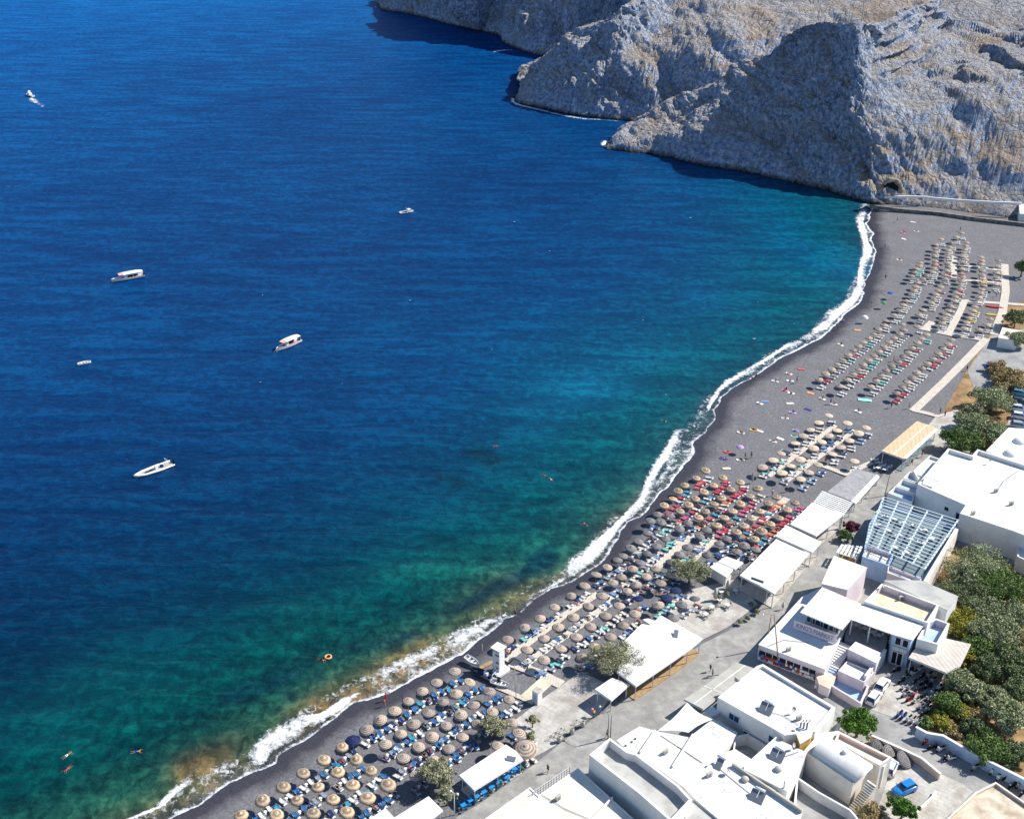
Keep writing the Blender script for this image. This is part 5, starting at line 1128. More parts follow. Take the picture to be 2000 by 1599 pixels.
tree(1678, 1409, 62, 5.4, 'fic', 'dense round deep green ficus beside the vaulted house', 'ficus_tree', leaf=.16, dens=2.0)
tree(1764, 1577, 48, 4.0, 'fic', 'small bright green tree in front of the blue car', 'ficus_tree', leaf=.15, dens=1.8)
tree(1702, 1588, 50, 1.6, 'dry', 'pale dry shrub beside the outside stairs', 'bush', 'bush', leaf=.12, trunk=False)
for px, py, w, h, kd, lb in [
 (1940,776,72,6.0,'grove','round grey-green tree, topmost of the grove by the parked cars'),
 (1900,822,54,4.6,'grove','middle tree of the grove between sand and parked cars'),
 (1938,842,60,5.2,'grove','rear tree of the grove touching the white domed roof'),
 (1882,858,70,5.4,'green','bright front tree of the grove above the long white building'),
 (1905,800,34,4.0,'tam','pale small tree on the sand side of the grove'),
 (1985,620,44,5.5,'dark','dark tree above the cream hut at the far right edge'),
 (1988,660,40,4.5,'grove','tree overlapping the cream hut roof at the right edge'),
 (1975,742,60,3.0,'dry','dry grey scrub behind the topmost grove tree'),
 (1950,722,44,2.4,'dry','low dry scrub beside the blue and red boat under trees'),
 (1998,520,26,6.0,'dark','narrow dark tree at the right edge beside the farthest rows'),
 (1905,1108,110,6.5,'grove','broad grey-green tree below the blue-shadowed white wall'),
 (1965,1150,100,6.5,'green','green tree at the right edge behind the market'),
 (1905,1168,84,5.5,'dark','dark tree between the pale rear roof and the grove'),
 (1878,1215,76,4.2,'yel','yellow-green leafy shrub tree beside the market balcony'),
 (1945,1232,90,5.5,'grove','grey-green tree right of the yellow shrub tree'),
 (1985,1290,84,5.5,'dark','dark shaded tree at the right edge, middle of the garden'),
 (1868,1325,60,4.2,'grove','leafy tree at the corner of the grey lean-to roof'),
 (1850,1372,52,3.2,'green','round green shrub beside the parked scooters'),
 (1880,1278,44,3.6,'yel','yellow-green shrub at the lean-to roof end'),
 (1975,1398,80,5.4,'grove','pale grey-green tree at the right edge above the long wall'),
 (1938,1460,78,3.6,'green','fresh green rounded bush behind the long garden wall'),
 (1880,1390,46,1.6,'yel','yellow flowering ground shrub in the middle garden'),
 (1838,1410,46,1.4,'yel','yellow flowering shrub behind the garden wall end'),
 (1808,1412,24,2.0,'green','small green bush at the end of the scooter row'),
 (1925,1190,70,5.0,'grove','grey-green tree between market rear roof and right edge'),(1990,1205,80,6.0,'grove','tall grey-green tree at the right edge above the shaded one'),(1912,1262,60,4.2,'green','olive green tree right of the lean-to roof'),
 (1935,1300,64,4.4,'dark','dark tree in the centre of the garden'),(1905,1345,56,3.8,'grove','grey-green tree right of the leafy lean-to tree'),(1990,1340,60,4.6,'dark','dark tree at the right edge below the shaded one'),
 (1950,1360,50,3.6,'grove','middling grey-green tree left of the pale right-edge tree'),(1985,1470,50,3.4,'dark','dark bush right of the fresh green bush'),(1865,1148,46,4.0,'grove','small tree touching the market rear roof corner'),
 (1900,1395,40,1.4,'dry','dry brushwood in the lower garden'),(1920,1385,36,1.2,'dry','dry grass tuft between garden trees'),(1862,1425,40,1.2,'dry','dry scrub just behind the long wall'),(1858,1392,30,1.3,'yel','yellow ground shrub beside the parked scooters'),
 (1905,1418,44,2.6,'dark','dark bush between dry soil and the fresh green bush')]:
    tr_ = h >= 3.6
    tree(px, py, w, h, kd, lb, 'tree' if tr_ else 'bush', 'tree' if tr_ else 'bush', 'trees and shrubs beyond the buildings', leaf=.16 if py > 1000 else .2, dens=1.05, trunk=tr_)
tree(1662, 1028, 27, 2.2, 'boug', 'pink bougainvillea spilling over the wall beside the terrace', 'bougainvillea', 'flowering shrub', leaf=.14, trunk=False, dens=2)
tree(1652, 1046, 26, 2.2, 'green', 'green leafy creeper under the pink bougainvillea', 'creeper', 'shrub', leaf=.14, trunk=False)
for i, (x, y) in enumerate([(1019,1502),(978,1530),(929,1563),(958,1546)]):
    tree(x, y, 9, .9, 'green', ['little green pot plant nearest the red chairs','pot plant beside the middle blue tables','lowest pot plant on the street edge','pot plant left of the middle blue tables'][i], 'pot_plant', 'plant', leaf=.07, trunk=False, dens=3)
for i, (x, y) in enumerate([(1478,1195),(1460,1208),(1445,1215),(1468,1180),(1420,1160),(1405,1168)]):
    tree(x, y, 11, 1.0, 'grove', ['first','second','third','fourth','fifth','sixth'][i]+' low planter bush from the big white canopy corner along the street', 'planter_bush', 'plant', 'planter bushes by the street', leaf=.08, trunk=False, dens=2.5)
# ------------------------------------------------------------------ boats
M['hull'] = mat('boat_white', (.78,.78,.77,1), .3, .5); M['rub'] = mat('inflatable_grey', srgb(206,208,206), .5); M['rubdark'] = mat('inflatable_dark', srgb(44,48,64), .5)
M['orange'] = mat('faded_orange_canvas', srgb(236,176,156), .7); M['black'] = mat('black_plastic', srgb(22,24,28), .4); M['seatwood'] = mat('boat_floor', srgb(168,166,160), .7); M['yellow'] = mat('yellow_plastic', srgb(236,190,50), .5)
M['redp'] = mat('red_plastic', srgb(206,40,40), .4); M['navyp'] = mat('navy_plastic', srgb(30,40,86), .5)
def hull(b, Lh, W, H, m, deck=None, n=12, bow=.45, sheer=.25, floor=.0):
    ribs = []
    for i in range(n+1):
        u = i/n; x = -Lh/2+Lh*u; w = W/2*(min(1, .82+.5*u) if u < .4 else (1-((u-.4)/.6)**2.3)**.9) if u < 1 else .001; w = max(w, .02)
        h = H*(1+sheer*u*u); ribs.append([(x, -w, h), (x, -w*.86, h*.35), (x, 0, -H*.25+H*.6*max(0, u-.7)), (x, w*.86, h*.35), (x, w, h)])
    vs = [p for r in ribs for p in r]; b.add(vs, [(i*5+j, (i+1)*5+j, (i+1)*5+j+1, i*5+j+1) for i in range(n) for j in range(4)]+[(4,3,2,1,0)], m)
    ins = [[(x*.97, y*.84, z-.02) for x, y, z in (r[0], r[4])]+[(r[0][0]*.96, r[0][1]*.72, r[0][2]-H*.55), (r[0][0]*.96, r[4][1]*.72, r[0][2]-H*.55)] for r in ribs]
    for i in range(n):
        a, c = ribs[i], ribs[i+1]; p, q = ins[i], ins[i+1]
        b.add([a[0], c[0], q[0], p[0]], [(0,1,2,3)], m); b.add([a[4], c[4], q[1], p[1]], [(3,2,1,0)], m)
        b.add([p[0], q[0], q[2], p[2]], [(0,1,2,3)], m); b.add([p[1], q[1], q[3], p[3]], [(3,2,1,0)], m)
        b.add([p[2], q[2], q[3], p[3]], [(0,1,2,3)], deck or m)
def tour_boat(px, py, dirpx, label, Lh, sc=1):
    q = P(px, py, .3); e = P(px+dirpx[0], py+dirpx[1], .3); r = empty('tour_boat', (q.x, q.y, 0), atan2(e.y-q.y, e.x-q.x)); tag(r, label, 'boat', 'boats anchored off the beach')
    b = MB(); hull(b, Lh, Lh*.30, .95, M['hull'], M['seatwood']); b.build('hull', None, r)
    b = MB(); z = 2.3
    pr = [(-Lh*.46,z),(-Lh*.3,z+.14),(-Lh*.05,z+.18),(Lh*.14,z+.1)]
    vs = []
    for x, zz in pr:
        for k in range(7): a = -1+2*k/6; vs.append((x, a*Lh*.135*(1 if x > -Lh*.4 else .75), zz-.16*a*a))
    b.add(vs, [(i*7+k, (i+1)*7+k, (i+1)*7+k+1, i*7+k+1) for i in range(3) for k in range(6)]); b.build('awning', M['canvas'], r, True)
    b = MB(); b.add([(Lh*.14,-Lh*.12,z+.02),(Lh*.27,-Lh*.1,z-.05),(Lh*.27,Lh*.1,z-.05),(Lh*.14,Lh*.12,z+.02)], [(0,1,2,3)]); b.build('bow_awning', M['orange'], r)
    for x in (-Lh*.42,-Lh*.15,Lh*.12):
        for s in (-1,1):
            b = MB(); b.tube([(x,s*Lh*.12,.8),(x,s*Lh*.12,z)], .035, 6); b.build('post', M['whitemetal'], r)
    b = MB(); b.box((Lh*.05,0,1.05), (.8,.9,.9)); b.box((Lh*.08,0,1.55), (.3,.7,.12), mat=None); b.build('console', M['hull'], r)
    for s in (-1,1):
        b = MB(); b.box((-Lh*.15,s*Lh*.09,.75), (Lh*.38,.35,.3)); b.build('bench', M['redp'] if s > 0 else M['navyp'], r)
    b = MB(); b.box((-Lh*.51,0,.7), (.4,.5,1.0)); b.build('engine', M['black'], r)
    b = MB(); b.tube([(Lh*.5,0,1.0),(Lh*.6,-.1,-.1)], .03, 5); b.build('anchor_rope', M['whitemetal'], r)
    return r
tour_boat(250, 544, (-30,5.5), 'larger white canopied boat, left of the two anchored side by side', 10.6)
tour_boat(563, 675, (-25,11), 'shorter white canopied boat nearer the middle of the bay', 9.0)
def rib(px, py, dirpx, label, Lh, tubem, z=0, name='inflatable_boat', rs_=(.26)):
    q = P(px, py, z+.2); e = P(px+dirpx[0], py+dirpx[1], z+.2); r = empty(name, (q.x, q.y, z), atan2(e.y-q.y, e.x-q.x)); tag(r, label, 'boat', 'boats anchored off the beach')
    b = MB(); W = Lh*.13; pts = [(-Lh*.5,-W,.35),(-Lh*.1,-W*1.05,.36),(Lh*.25,-W*.8,.42),(Lh*.42,-W*.35,.52),(Lh*.5,0,.58),(Lh*.42,W*.35,.52),(Lh*.25,W*.8,.42),(-Lh*.1,W*1.05,.36),(-Lh*.5,W,.35)]
    b.tube(pts, [rs_*.6]+[rs_]*7+[rs_*.6], 10); b.build('tube', tubem, r, True)
    b = MB(); b.prism([(p[0]*.97, p[1]*.9) for p in pts], .0, .3, M['seatwood']); b.build('floor', M['seatwood'] if tubem != M['rubdark'] else M['metal'], r)
    b = MB(); b.box((-Lh*.08,0,.7), (.7,.6,.8)); b.box((-Lh*.04,0,1.2), (.06,.6,.35), tilt=.3, axis='Y'); b.build('console', M['hull'], r)
    b = MB(); b.box((-Lh*.22,0,.55), (.6,.7,.5)); b.box((Lh*.12,0,.38), (Lh*.2,.5,.12)); b.build('seat', M['navyp'], r)
    b = MB(); b.tube([(-Lh*.38,-W*.8,.5),(-Lh*.36,-W*.7,1.7),(-Lh*.36,W*.7,1.7),(-Lh*.38,W*.8,.5)], .06, 8); b.build('arch', M['hull'], r)
    b = MB(); b.box((-Lh*.53,0,.75), (.45,.42,.75)); b.box((-Lh*.53,0,.2), (.18,.12,.8)); b.build('outboard_motor', M['black'], r)
    return r
rib(300, 918, (-40,15), 'long slim white inflatable boat with a black outboard motor', 9.6, M['hull'])
def rowboat(px, py, dirpx, label, Lh, z, name='rowing_boat', grp='white rowing boats drawn up on the sand'):
    q = P(px, py, z+.3); e = P(px+dirpx[0], py+dirpx[1], z+.3); r = empty(name, (q.x, q.y, z+.12), atan2(e.y-q.y, e.x-q.x)); tag(r, label, 'boat', grp); r.rotation_euler.x = .08
    b = MB(); hull(b, Lh, Lh*.36, .62, M['hull'], M['seatwood']); b.build('hull', None, r)
    for x in (-.24, .03, .25):
        b = MB(); b.box((x*Lh,0,.5), (.28,Lh*.29,.05)); b.build('thwart', M['hull'], r)
    return r
rowboat(923, 1292, (13,9), 'white rowing boat on dark sand nearest the surf, left of the white tower', 3.6, .95)
rowboat(978, 1336, (16,5), 'white rowing boat on sand in front of the white tower', 3.7, .98)
rib(945, 1318, (-28,-13), 'dark inflatable boat beached between the two white rowing boats', 6.2, M['rubdark'], z=1.0)
rowboat(794, 415, (12,-2), 'small white motorboat with a tiny hood in the middle bay', 5.6, -.1, 'motor_boat', 'boats anchored off the beach')
mbo = bpy.data.objects[[o.name for o in bpy.data.objects if o.name.startswith('motor_boat')][0]]
b = MB(); b.box((.9,0,1.0), (1.4,1.3,.9)); b.box((.2,0,1.5), (.06,1.4,.8), tilt=-.4, axis='Y'); b.build('hood', M['hull'], mbo)
rowboat(165, 710, (9,-2), 'tiny white dinghy alone at the left of the bay', 3.6, -.05, 'dinghy', 'boats anchored off the beach')
rowboat(58, 187, (-7,-2), 'small boat with a white wake near the top left', 7.0, -.05, 'motor_boat', 'boats anchored off the beach')
b = MB(); b.box((0,0,1.2), (2.2,1.6,1.1)); b.box((.2,0,2.2), (.1,1.4,1.2)); o = b.build('cabin', M['hull'], bpy.data.objects['motor_boat.001'])
wk = [((50,190),(66,188),[.8,1.3,.9]),((54,198),(80,197),[.8,1.3,.9]),((64,205),(94,206),[.6,1.0,.7]),((84,213),(110,216),[.5,.8,.5])]
V, dn = foam(wk, 14, .12); V[..., 2] = .12; o = grid_mesh('boat_wake', V, mf, {'den': dn*.72}); tag(o, kind='stuff', label='short white wake behind the top left boat', cat='wake')
# scattered whitecaps
capm = MB(); rc = random.Random(9)
CAPS = [(1348,425,6),(1004,433,5),(1072,490,5),(800,586,5),(512,576,4),(1255,625,5),(1473,661,8),(960,683,5),(1480,590,3),(508,746,4),(668,748,2),(1000,746,2),(1040,765,3),(150,98,2),(1550,632,4),(1300,770,4)]
for x, y, w in CAPS:
    q = P(x, y, .1); s = w/F*q.length*.5; n = 9
    capm.add([(q.x+cos(2*pi*k/n)*s*rc.uniform(.7,1.2), q.y+sin(2*pi*k/n)*s*.45*rc.uniform(.6,1.2), .08+.05*cos(k)) for k in range(n)], [tuple(range(n))])
o = capm.build('whitecaps', M['hull']); tag(o, 'scattered tiny white wave crests on the bay', 'whitecaps', kind='stuff')
# ------------------------------------------------------------------ vehicles
M['tyre'] = mat('tyre', srgb(24,24,26), .85); M['rim'] = mat('wheel_rim', srgb(170,172,176), .3, .5, .6); M['lampw'] = mat('headlamp_glass', srgb(226,230,232), .1, .6); M['lampr'] = mat('tail_lamp', srgb(170,20,24), .2, .6)
def paint(n, *c): return mat('paint_'+n, srgb(*c), .22, .6)
def make_car(paint_m, Lc=3.75, W=1.62, H=1.48, name='parked_car'):
    r = empty(name)
    st = [(-1.0,.34,.60,.80),(-.985,.24,.78,.90),(-.90,.20,.92,.97),(-.70,.20,.97,1.0),(-.2,.20,.98,1.0),(.35,.20,.98,1.0),(.62,.20,.93,.99),(.86,.20,.82,.95),(.97,.24,.68,.86),(1.0,.32,.55,.74)]
    b = MB(); vs = []; hl = Lc/2
    for x, zb, zt, w in st:
        w *= W/2; vs += [(x*hl,-w*.93,zb),(x*hl,-w,zb+.18),(x*hl,-w,zt-.1),(x*hl,-w*.88,zt),(x*hl,0,zt+.03),(x*hl,w*.88,zt),(x*hl,w,zt-.1),(x*hl,w,zb+.18),(x*hl,w*.93,zb)]
    n = 9; k = len(st); b.add(vs, [(i*n+j, (i+1)*n+j, (i+1)*n+(j+1)%n, i*n+(j+1)%n) for i in range(k-1) for j in range(n)]+[tuple(range(n)), tuple(reversed(range((k-1)*n, k*n)))])
    bd = b.build('body', paint_m, r, True)
    # glasshouse and roof
    g = MB(); w = W/2; lo = [(-hl*.93,.92,.84),(.52*hl,.96,.86)]; hi = [(-hl*.72,H-.06,.70),(hl*.12,H-.05,.70)]
    def ring(x, z, ww): return [(x,-w*ww,z),(x,w*ww,z)]
    vs = ring(*[lo[0][0], lo[0][1], lo[0][2]])+ring(lo[1][0], lo[1][1], lo[1][2])+ring(hi[0][0], hi[0][1], hi[0][2])+ring(hi[1][0], hi[1][1], hi[1][2])
    g.add(vs, [(0,1,5,4)[::1],(0,1,3,2)[::-1],(1,3,7,5)[::-1],(0,2,6,4),(2,3,7,6),(4,5,7,6)]); g.build('windows', M['glass'], r)
    rf = MB(); rf.prism([(-hl*.74,-w*.71),(hl*.13,-w*.70),(hl*.17,0),(hl*.13,w*.70),(-hl*.74,w*.71)], H-.05, H, paint_m); rf.build('roof', paint_m, r)
    pl = MB()
    for s in (-1,1):
        for x0, x1 in ((lo[0][0], hi[0][0]), (-.12*hl, -.16*hl), (lo[1][0], hi[1][0])):
            pl.tube([(x0,s*w*.855,.94),(x1,s*w*.71,H-.04)], .035, 6)
    pl.build('pillars', paint_m, r)
    for x in (-hl*.64, hl*.64):
        for s in (-1,1):
            t = MB(); t.tube([(0,-.1,0),(0,.1,0)], .30, 16); o = t.build('wheel', M['tyre'], r); o.location = (x, s*(w-.08), .30)
            q = MB(); q.tube([(0,-.012,0),(0,.012,0)], .19, 12); q.build('rim', M['rim'], o).location = (0, s*.105, 0)
    for s in (-1,1):
        h = MB(); h.box((hl*.93,s*w*.62,.62), (.16,.34,.14)); h.build('headlight', M['lampw'], r)
        h = MB(); h.box((-hl*.975,s*w*.72,.78), (.08,.18,.26)); h.build('tail_light', M['lampr'], r)
        h = MB(); h.box((hl*.36,s*(w+.06),.98), (.12,.18,.12)); h.build('side_mirror', paint_m, r)
    return r
def place(r, px, py, dpx, label, cat, grp=None, z=LAND+.16):
    q = P(px, py, z); e = P(px+dpx[0], py+dpx[1], z); r.location = (q.x, q.y, z); r.rotation_euler.z = atan2(e.y-q.y, e.x-q.x); tag(r, label, cat, grp); r.scale = (1.13,)*3 if cat == 'car' else ((1.15,)*3 if cat == 'scooter' else (1,1,1)); return r
place(make_car(paint('blue', 40,130,205)), 1765, 1545, (-20,9), 'bright blue hatchback parked below the wicker parasols', 'car')
place(make_car(paint('white', 226,226,224), 3.6), 1722, 1342, (14,-19), 'white car with dark windows, upper of two beside the market side wall', 'car')
place(make_car(paint('white2', 220,224,222), 3.6), 1706, 1367, (13,-18), 'white car with dark windows, lower of two beside the market side wall', 'car')
place(make_car(paint('silver', 206,208,210), 3.7), 1739, 1503, (9,-20), 'white car half hidden behind the vaulted house terrace', 'car')
for i, (x, y, c, lb) in enumerate([(1990,756,(228,228,228),'white car, topmost of those parked at the right edge'),(1992,772,(96,150,168),'teal car, second from top at the right edge'),(1992,788,(52,56,62),'black car, third from top at the right edge'),
    (1990,802,(196,204,214),'silver car, fourth from top at the right edge'),(1992,817,(208,212,218),'pale silver car, fifth from top at the right edge'),(1991,835,(150,166,176),'grey-blue car, lowest of those parked at the right edge')]):
    place(make_car(paint('lot%d' % i, *c), 4.0), x, y, (20,3), lb, 'car', 'cars parked at the right edge')
def make_scooter(pm):
    r = empty('scooter')
    for x in (-.62,.62):
        b = MB(); b.tube([(x,-.06,.24),(x,.06,.24)], .24, 12); b.build('wheel', M['tyre'], r)
    b = MB(); b.prism([(-.75,-.14),(-.2,-.17),(-.12,-.15),(-.12,.15),(-.2,.17),(-.75,.14)], .36, [.66,.72,.70,.70,.72,.66][::1]); b.box((.08,0,.30), (.55,.3,.1)); b.prism([(.34,-.17),(.46,-.2),(.46,.2),(.34,.17)], .28, .92); b.box((.58,0,.52), (.3,.16,.1)); b.build('body', pm, r)
    b = MB(); b.box((-.38,0,.76), (.66,.28,.1)); b.box((-.6,0,.8), (.2,.26,.12)); b.build('seat', M['black'], r)
    b = MB(); b.tube([(.4,0,.9),(.34,0,1.06),(.3,-.32,1.08)], .025, 6); b.tube([(.34,0,1.06),(.3,.32,1.08)], .025, 6); b.build('handlebar', M['black'], r)
    b = MB(); b.box((.5,0,.84), (.08,.18,.14)); b.build('headlight', M['lampw'], r); return r
SCM = {'white': paint('sc_white', 228,228,228), 'red': paint('sc_red', 180,30,44), 'blue': paint('sc_blue', 40,84,176), 'black': paint('sc_black', 34,36,42), 'silver': paint('sc_silver', 168,172,180), 'pink': paint('sc_pink', 216,130,150)}
SCP = {k: make_scooter(m) for k, m in SCM.items()}; used = set()
sc_list = [(1737,1322,'white','beside the market entrance door'),(1768,1326,'silver','first under the lean-to front edge'),(1783,1318,'white','beside the post of the lean-to'),(1796,1310,'white','innermost under the lean-to'),(1765,1345,'white','at the upper left of the crowded lot'),
 (1785,1336,'black','in the shade of the lean-to, middle'),(1804,1337,'black','in the shade left of the hedge'),(1822,1332,'silver','at the hedge corner under the lean-to'),(1834,1346,'white','touching the green hedge'),(1768,1360,'silver','left of the red pair in the lot'),
 (1776,1368,'red','left of the two red ones in the crowded lot'),(1786,1358,'pink','rosy, behind the red ones in the lot'),(1788,1372,'white','right of the red ones in the lot'),(1804,1362,'black','right half of the lot, upper'),(1806,1378,'silver','right half of the lot, lower'),
 (1818,1372,'black','beside the garden edge, lower'),(1822,1356,'silver','beside the garden edge, upper'),(1756,1398,'blue','leftmost of the bottom cluster of the lot'),(1764,1402,'blue','second in the bottom cluster of the lot'),(1774,1407,'white','third in the bottom cluster of the lot'),
 (1783,1410,'white','fourth in the bottom cluster of the lot'),(1793,1413,'white','end of the bottom cluster by the bush'),(1750,1312,'black','left of the entrance door in the shade'),(1760,1333,'black','between the white cars and the lot rows'),(1776,1346,'silver','middle of the shaded upper lot'),(1794,1350,'black','behind the rosy one in the lot'),(1812,1344,'black','dark, under the hedge side of the lean-to'),
 (1796,1366,'black','tight behind the red ones'),(1812,1366,'silver','inside the right half of the lot'),(1798,1384,'silver','lower middle of the lot, right of the gap'),(1812,1388,'white','lower right of the lot beside the garden'),(1804,1396,'black','beside the garden edge near the bush'),
 (1828,1364,'white','at the green shrub, middle right'),(1800,1324,'black','under the lean-to centre'),(1814,1322,'silver','under the lean-to right part'),(1776,1312,'black','under the lean-to left part'),
 (1808,1451,'red','alone in red, first along the long wall'),(1820,1462,'black','second along the long garden wall'),(1836,1466,'white','third along the long garden wall'),
 (1848,1480,'black','fourth along the long garden wall'),(1856,1484,'white','fifth along the long garden wall'),(1903,1484,'silver','first of the pair halfway along the long wall'),(1904,1502,'silver','second of the pair halfway along the long wall'),(1940,1510,'white','white group start, far part of long wall'),
 (1950,1520,'white','next in the far group by the long wall'),(1966,1522,'black','under the wall near the corner roof'),(1976,1538,'black','beside the corner roof parapet'),(1992,1538,'silver','at the right edge beside the corner roof'),(1997,1552,'black','at the extreme lower right edge')]
for i, (x, y, c, lb) in enumerate(sc_list):
    r = SCP[c] if c not in used else copy_tree(SCP[c]); used.add(c)
    place(r, x, y, (rr_.uniform(-14,-8), rr_.uniform(2, 12)), '%s scooter %s' % (c, lb) if c != 'pink' else 'dusty pink scooter '+lb, 'scooter', 'scooters parked in rows')
for c in SCP:
    if c not in used:
        for ch in list(SCP[c].children): bpy.data.objects.remove(ch)
        bpy.data.objects.remove(SCP[c])
# bicycles by the plaza
def bicycle(px, py, dpx, label):
    r = empty('bicycle'); 
    for x in (-.52,.52):
        b = MB(); n = 20; b.tube([(x+.33*cos(2*pi*k/n), 0, .35+.33*sin(2*pi*k/n)) for k in range(n+1)], .022, 5, cap=False); b.build('wheel', M['tyre'], r)
    b = MB(); b.tube([(-.52,0,.35),(-.15,0,.8),(.4,0,.8),(.52,0,.35)], .022, 5); b.tube([(-.15,0,.8),(-.05,0,.32),(.4,0,.78)], .022, 5); b.tube([(-.52,0,.35),(-.05,0,.32)], .02, 5); b.build('frame', M['metal'], r)
    b = MB(); b.tube([(.4,0,.8),(.38,0,1.0),(.34,-.25,1.02)], .018, 5); b.tube([(.38,0,1.0),(.34,.25,1.02)], .018, 5); b.build('handlebar', M['black'], r)
    b = MB(); b.box((-.18,0,.9), (.25,.14,.06)); b.build('saddle', M['black'], r); place(r, px, py, dpx, label, 'bicycle', 'bicycles leaning at the plaza edge', LAND+.12)
for i, (x, y) in enumerate([(1078,1444),(1088,1438),(1098,1430),(1128,1414)]):
    bicycle(x, y, (12,3), ['bicycle nearest the lower bin of the plaza edge','second bicycle from the lower bin','third bicycle from the lower bin','single bicycle between the two upper bins'][i])
# ------------------------------------------------------------------ street furniture
def lathe_thing(name, prof, m, px, py, label, cat, grp=None, z=LAND+.1, n=14):
    b = MB(); b.lathe(prof, n); o = b.build(name, m, None, True); o.location = tuple(P(px, py, z)[:2])+(z,); return tag(o, label, cat, grp)
for i, (x, y) in enumerate([(1092,1448),(1117,1432),(1138,1418)]):
    lathe_thing('litter_bin', [(0,0),(.34,0),(.38,1.15),(.30,1.2),(.3,.9),(0,.9)], M['canvas2'], x, y, ['lower','middle','upper'][i]+' grey round bin along the plaza edge', 'bin', 'bins along the plaza edge')
def post(px, py, h, label, name='lamp_post', arms=(), r0=.07, m=None, lean=(0, 0), cat='lamp post', z=LAND+.06):
    q = P(px, py, z); r = empty(name, (q.x, q.y, z)); tag(r, label, cat); m = m or M['metal']
    b = MB(); b.tube([(0,0,0),(lean[0]*.5,lean[1]*.5,h*.5),(lean[0],lean[1],h)], [r0*1.25,r0,r0*.75], 8); b.build('pole', m, r, True)
    for dx, dy, dz in arms:
        b = MB(); b.tube([(lean[0],lean[1],h-.05),(lean[0]+dx*.5,lean[1]+dy*.5,h+dz*.8),(lean[0]+dx,lean[1]+dy,h+dz)], .04, 6); a = b.build('arm', m, r, True)
        b = MB(); b.lathe([(0,.16),(.16,.1),(.24,-.06),(0,-.08)], 12); l = b.build('lamp_head', M['whitemetal'], a, True); l.location = (lean[0]+dx, lean[1]+dy, h+dz)
    return r
post(888, 1590, 4.6, 'white double-headed street lamp at the bottom beside blue chairs', arms=((.55,-.3,.1),(-.55,.3,.1)), m=M['whitemetal'])
post(1187, 1443, 5.2, 'grey street lamp with one bent arm at the corner of the sunken-roof house', arms=((-1.4,1.6,.5),))
post(1192, 1441, 5.0, 'plain thin grey pole right beside the bent-arm street lamp', 'pole', cat='pole')
post(1008, 1360, 7.2, 'thin pale flagpole on the sand right of the white tower', 'flagpole', r0=.05, m=M['canvas2'], lean=(-.3,0), cat='flagpole')
post(1057, 1368, 3.4, 'short white T-topped post behind the small white cabinet', 'post', arms=(), m=M['cream'], cat='post')
post(1496, 1266, 7.6, 'upright wooden utility pole at the market corner', 'utility_pole', r0=.12, m=M['wood'], lean=(.3,.4), cat='utility pole', arms=((-1.6,-.2,.1),))
post(1521, 1303, 11.0, 'leaning brace pole crossing in front of the market shop', 'utility_pole', r0=.12, m=M['wood'], lean=(-1.7,1.4), cat='utility pole')
post(1728, 968, 5.4, 'dark utility pole at the lower corner of the grey boarded deck', 'utility_pole', r0=.1, m=M['wood'], lean=(.4,.3), cat='utility pole', arms=((.9,.6,.2),))
post(942, 1273, 1.9, 'short grey marker post at the surf left of the white tower', 'marker_post', m=M['canvas2'], cat='post', z=.9)
for i, (x, y, z0, h) in enumerate([(1598,43,55,13),(1657,45,57,12),(1682,46,58,14)]):
    post(x, y, h, ['left','middle','right'][i]+' thin radio mast on the cliff top', 'radio_mast', r0=.16, m=M['canvas2'], cat='mast', z=z0, arms=((.5,.0,-1.5),(-.5,0,-3)) if i == 2 else ())
# lifeguard tower
tw = empty('watch_tower', P(974, 1309, LAND)); tag(tw, 'tall white lifeguard tower among the parasols near the surf', 'tower'); ang = R(-38)
b = MB(); b.box((0,0,2.35), (1.55,1.5,4.5), ang); b.build('body', M['white'], tw)
b = MB(); b.box((0,0,5.35), (2.1,2.0,.14), ang); b.build('roof', M['canvas'], tw)
for sx in (-.68,.68):
    for sy in (-.65,.65):
        v = Matrix.Rotation(ang, 3, 'Z') @ Vector((sx,sy,4.95)); b = MB(); b.box(v, (.09,.09,.68), ang); b.build('post', M['white'], tw)
for k, (zz, w2) in enumerate(((4.1,.9),(2.4,.7),(1.2,.5))):
    v = Matrix.Rotation(ang, 3, 'Z') @ Vector((.3,-.76,zz)); b = MB(); b.box(v, (w2,.05,.35), ang); b.build('window', M['metal'], tw)
b = MB(); b.prism([tuple((P(x, y, LAND)-tw.location)[:2]) for x, y in ((972,1326),(961,1314),(983,1300),(996,1307),(995,1312))], .02, .5); b.build('ramp', M['white'], tw)
kb = empty('beach_cabinet', P(1049, 1371, LAND)); tag(kb, 'small white grey-roofed cabinet on the plaza corner', 'cabinet')
b = MB(); b.box((0,0,1.35), (1.25,1.25,2.7), R(-40)); b.build('body', M['white'], kb); b = MB(); b.box((0,0,2.76), (1.4,1.4,.1), R(-40)); b.build('roof', M['canvas2'], kb)
v = Matrix.Rotation(R(-40), 3, 'Z') @ Vector((0,-.63,1.2)); b = MB(); b.box(v, (.8,.04,1.9), R(-40)); b.build('door', M['bluewall'], kb)
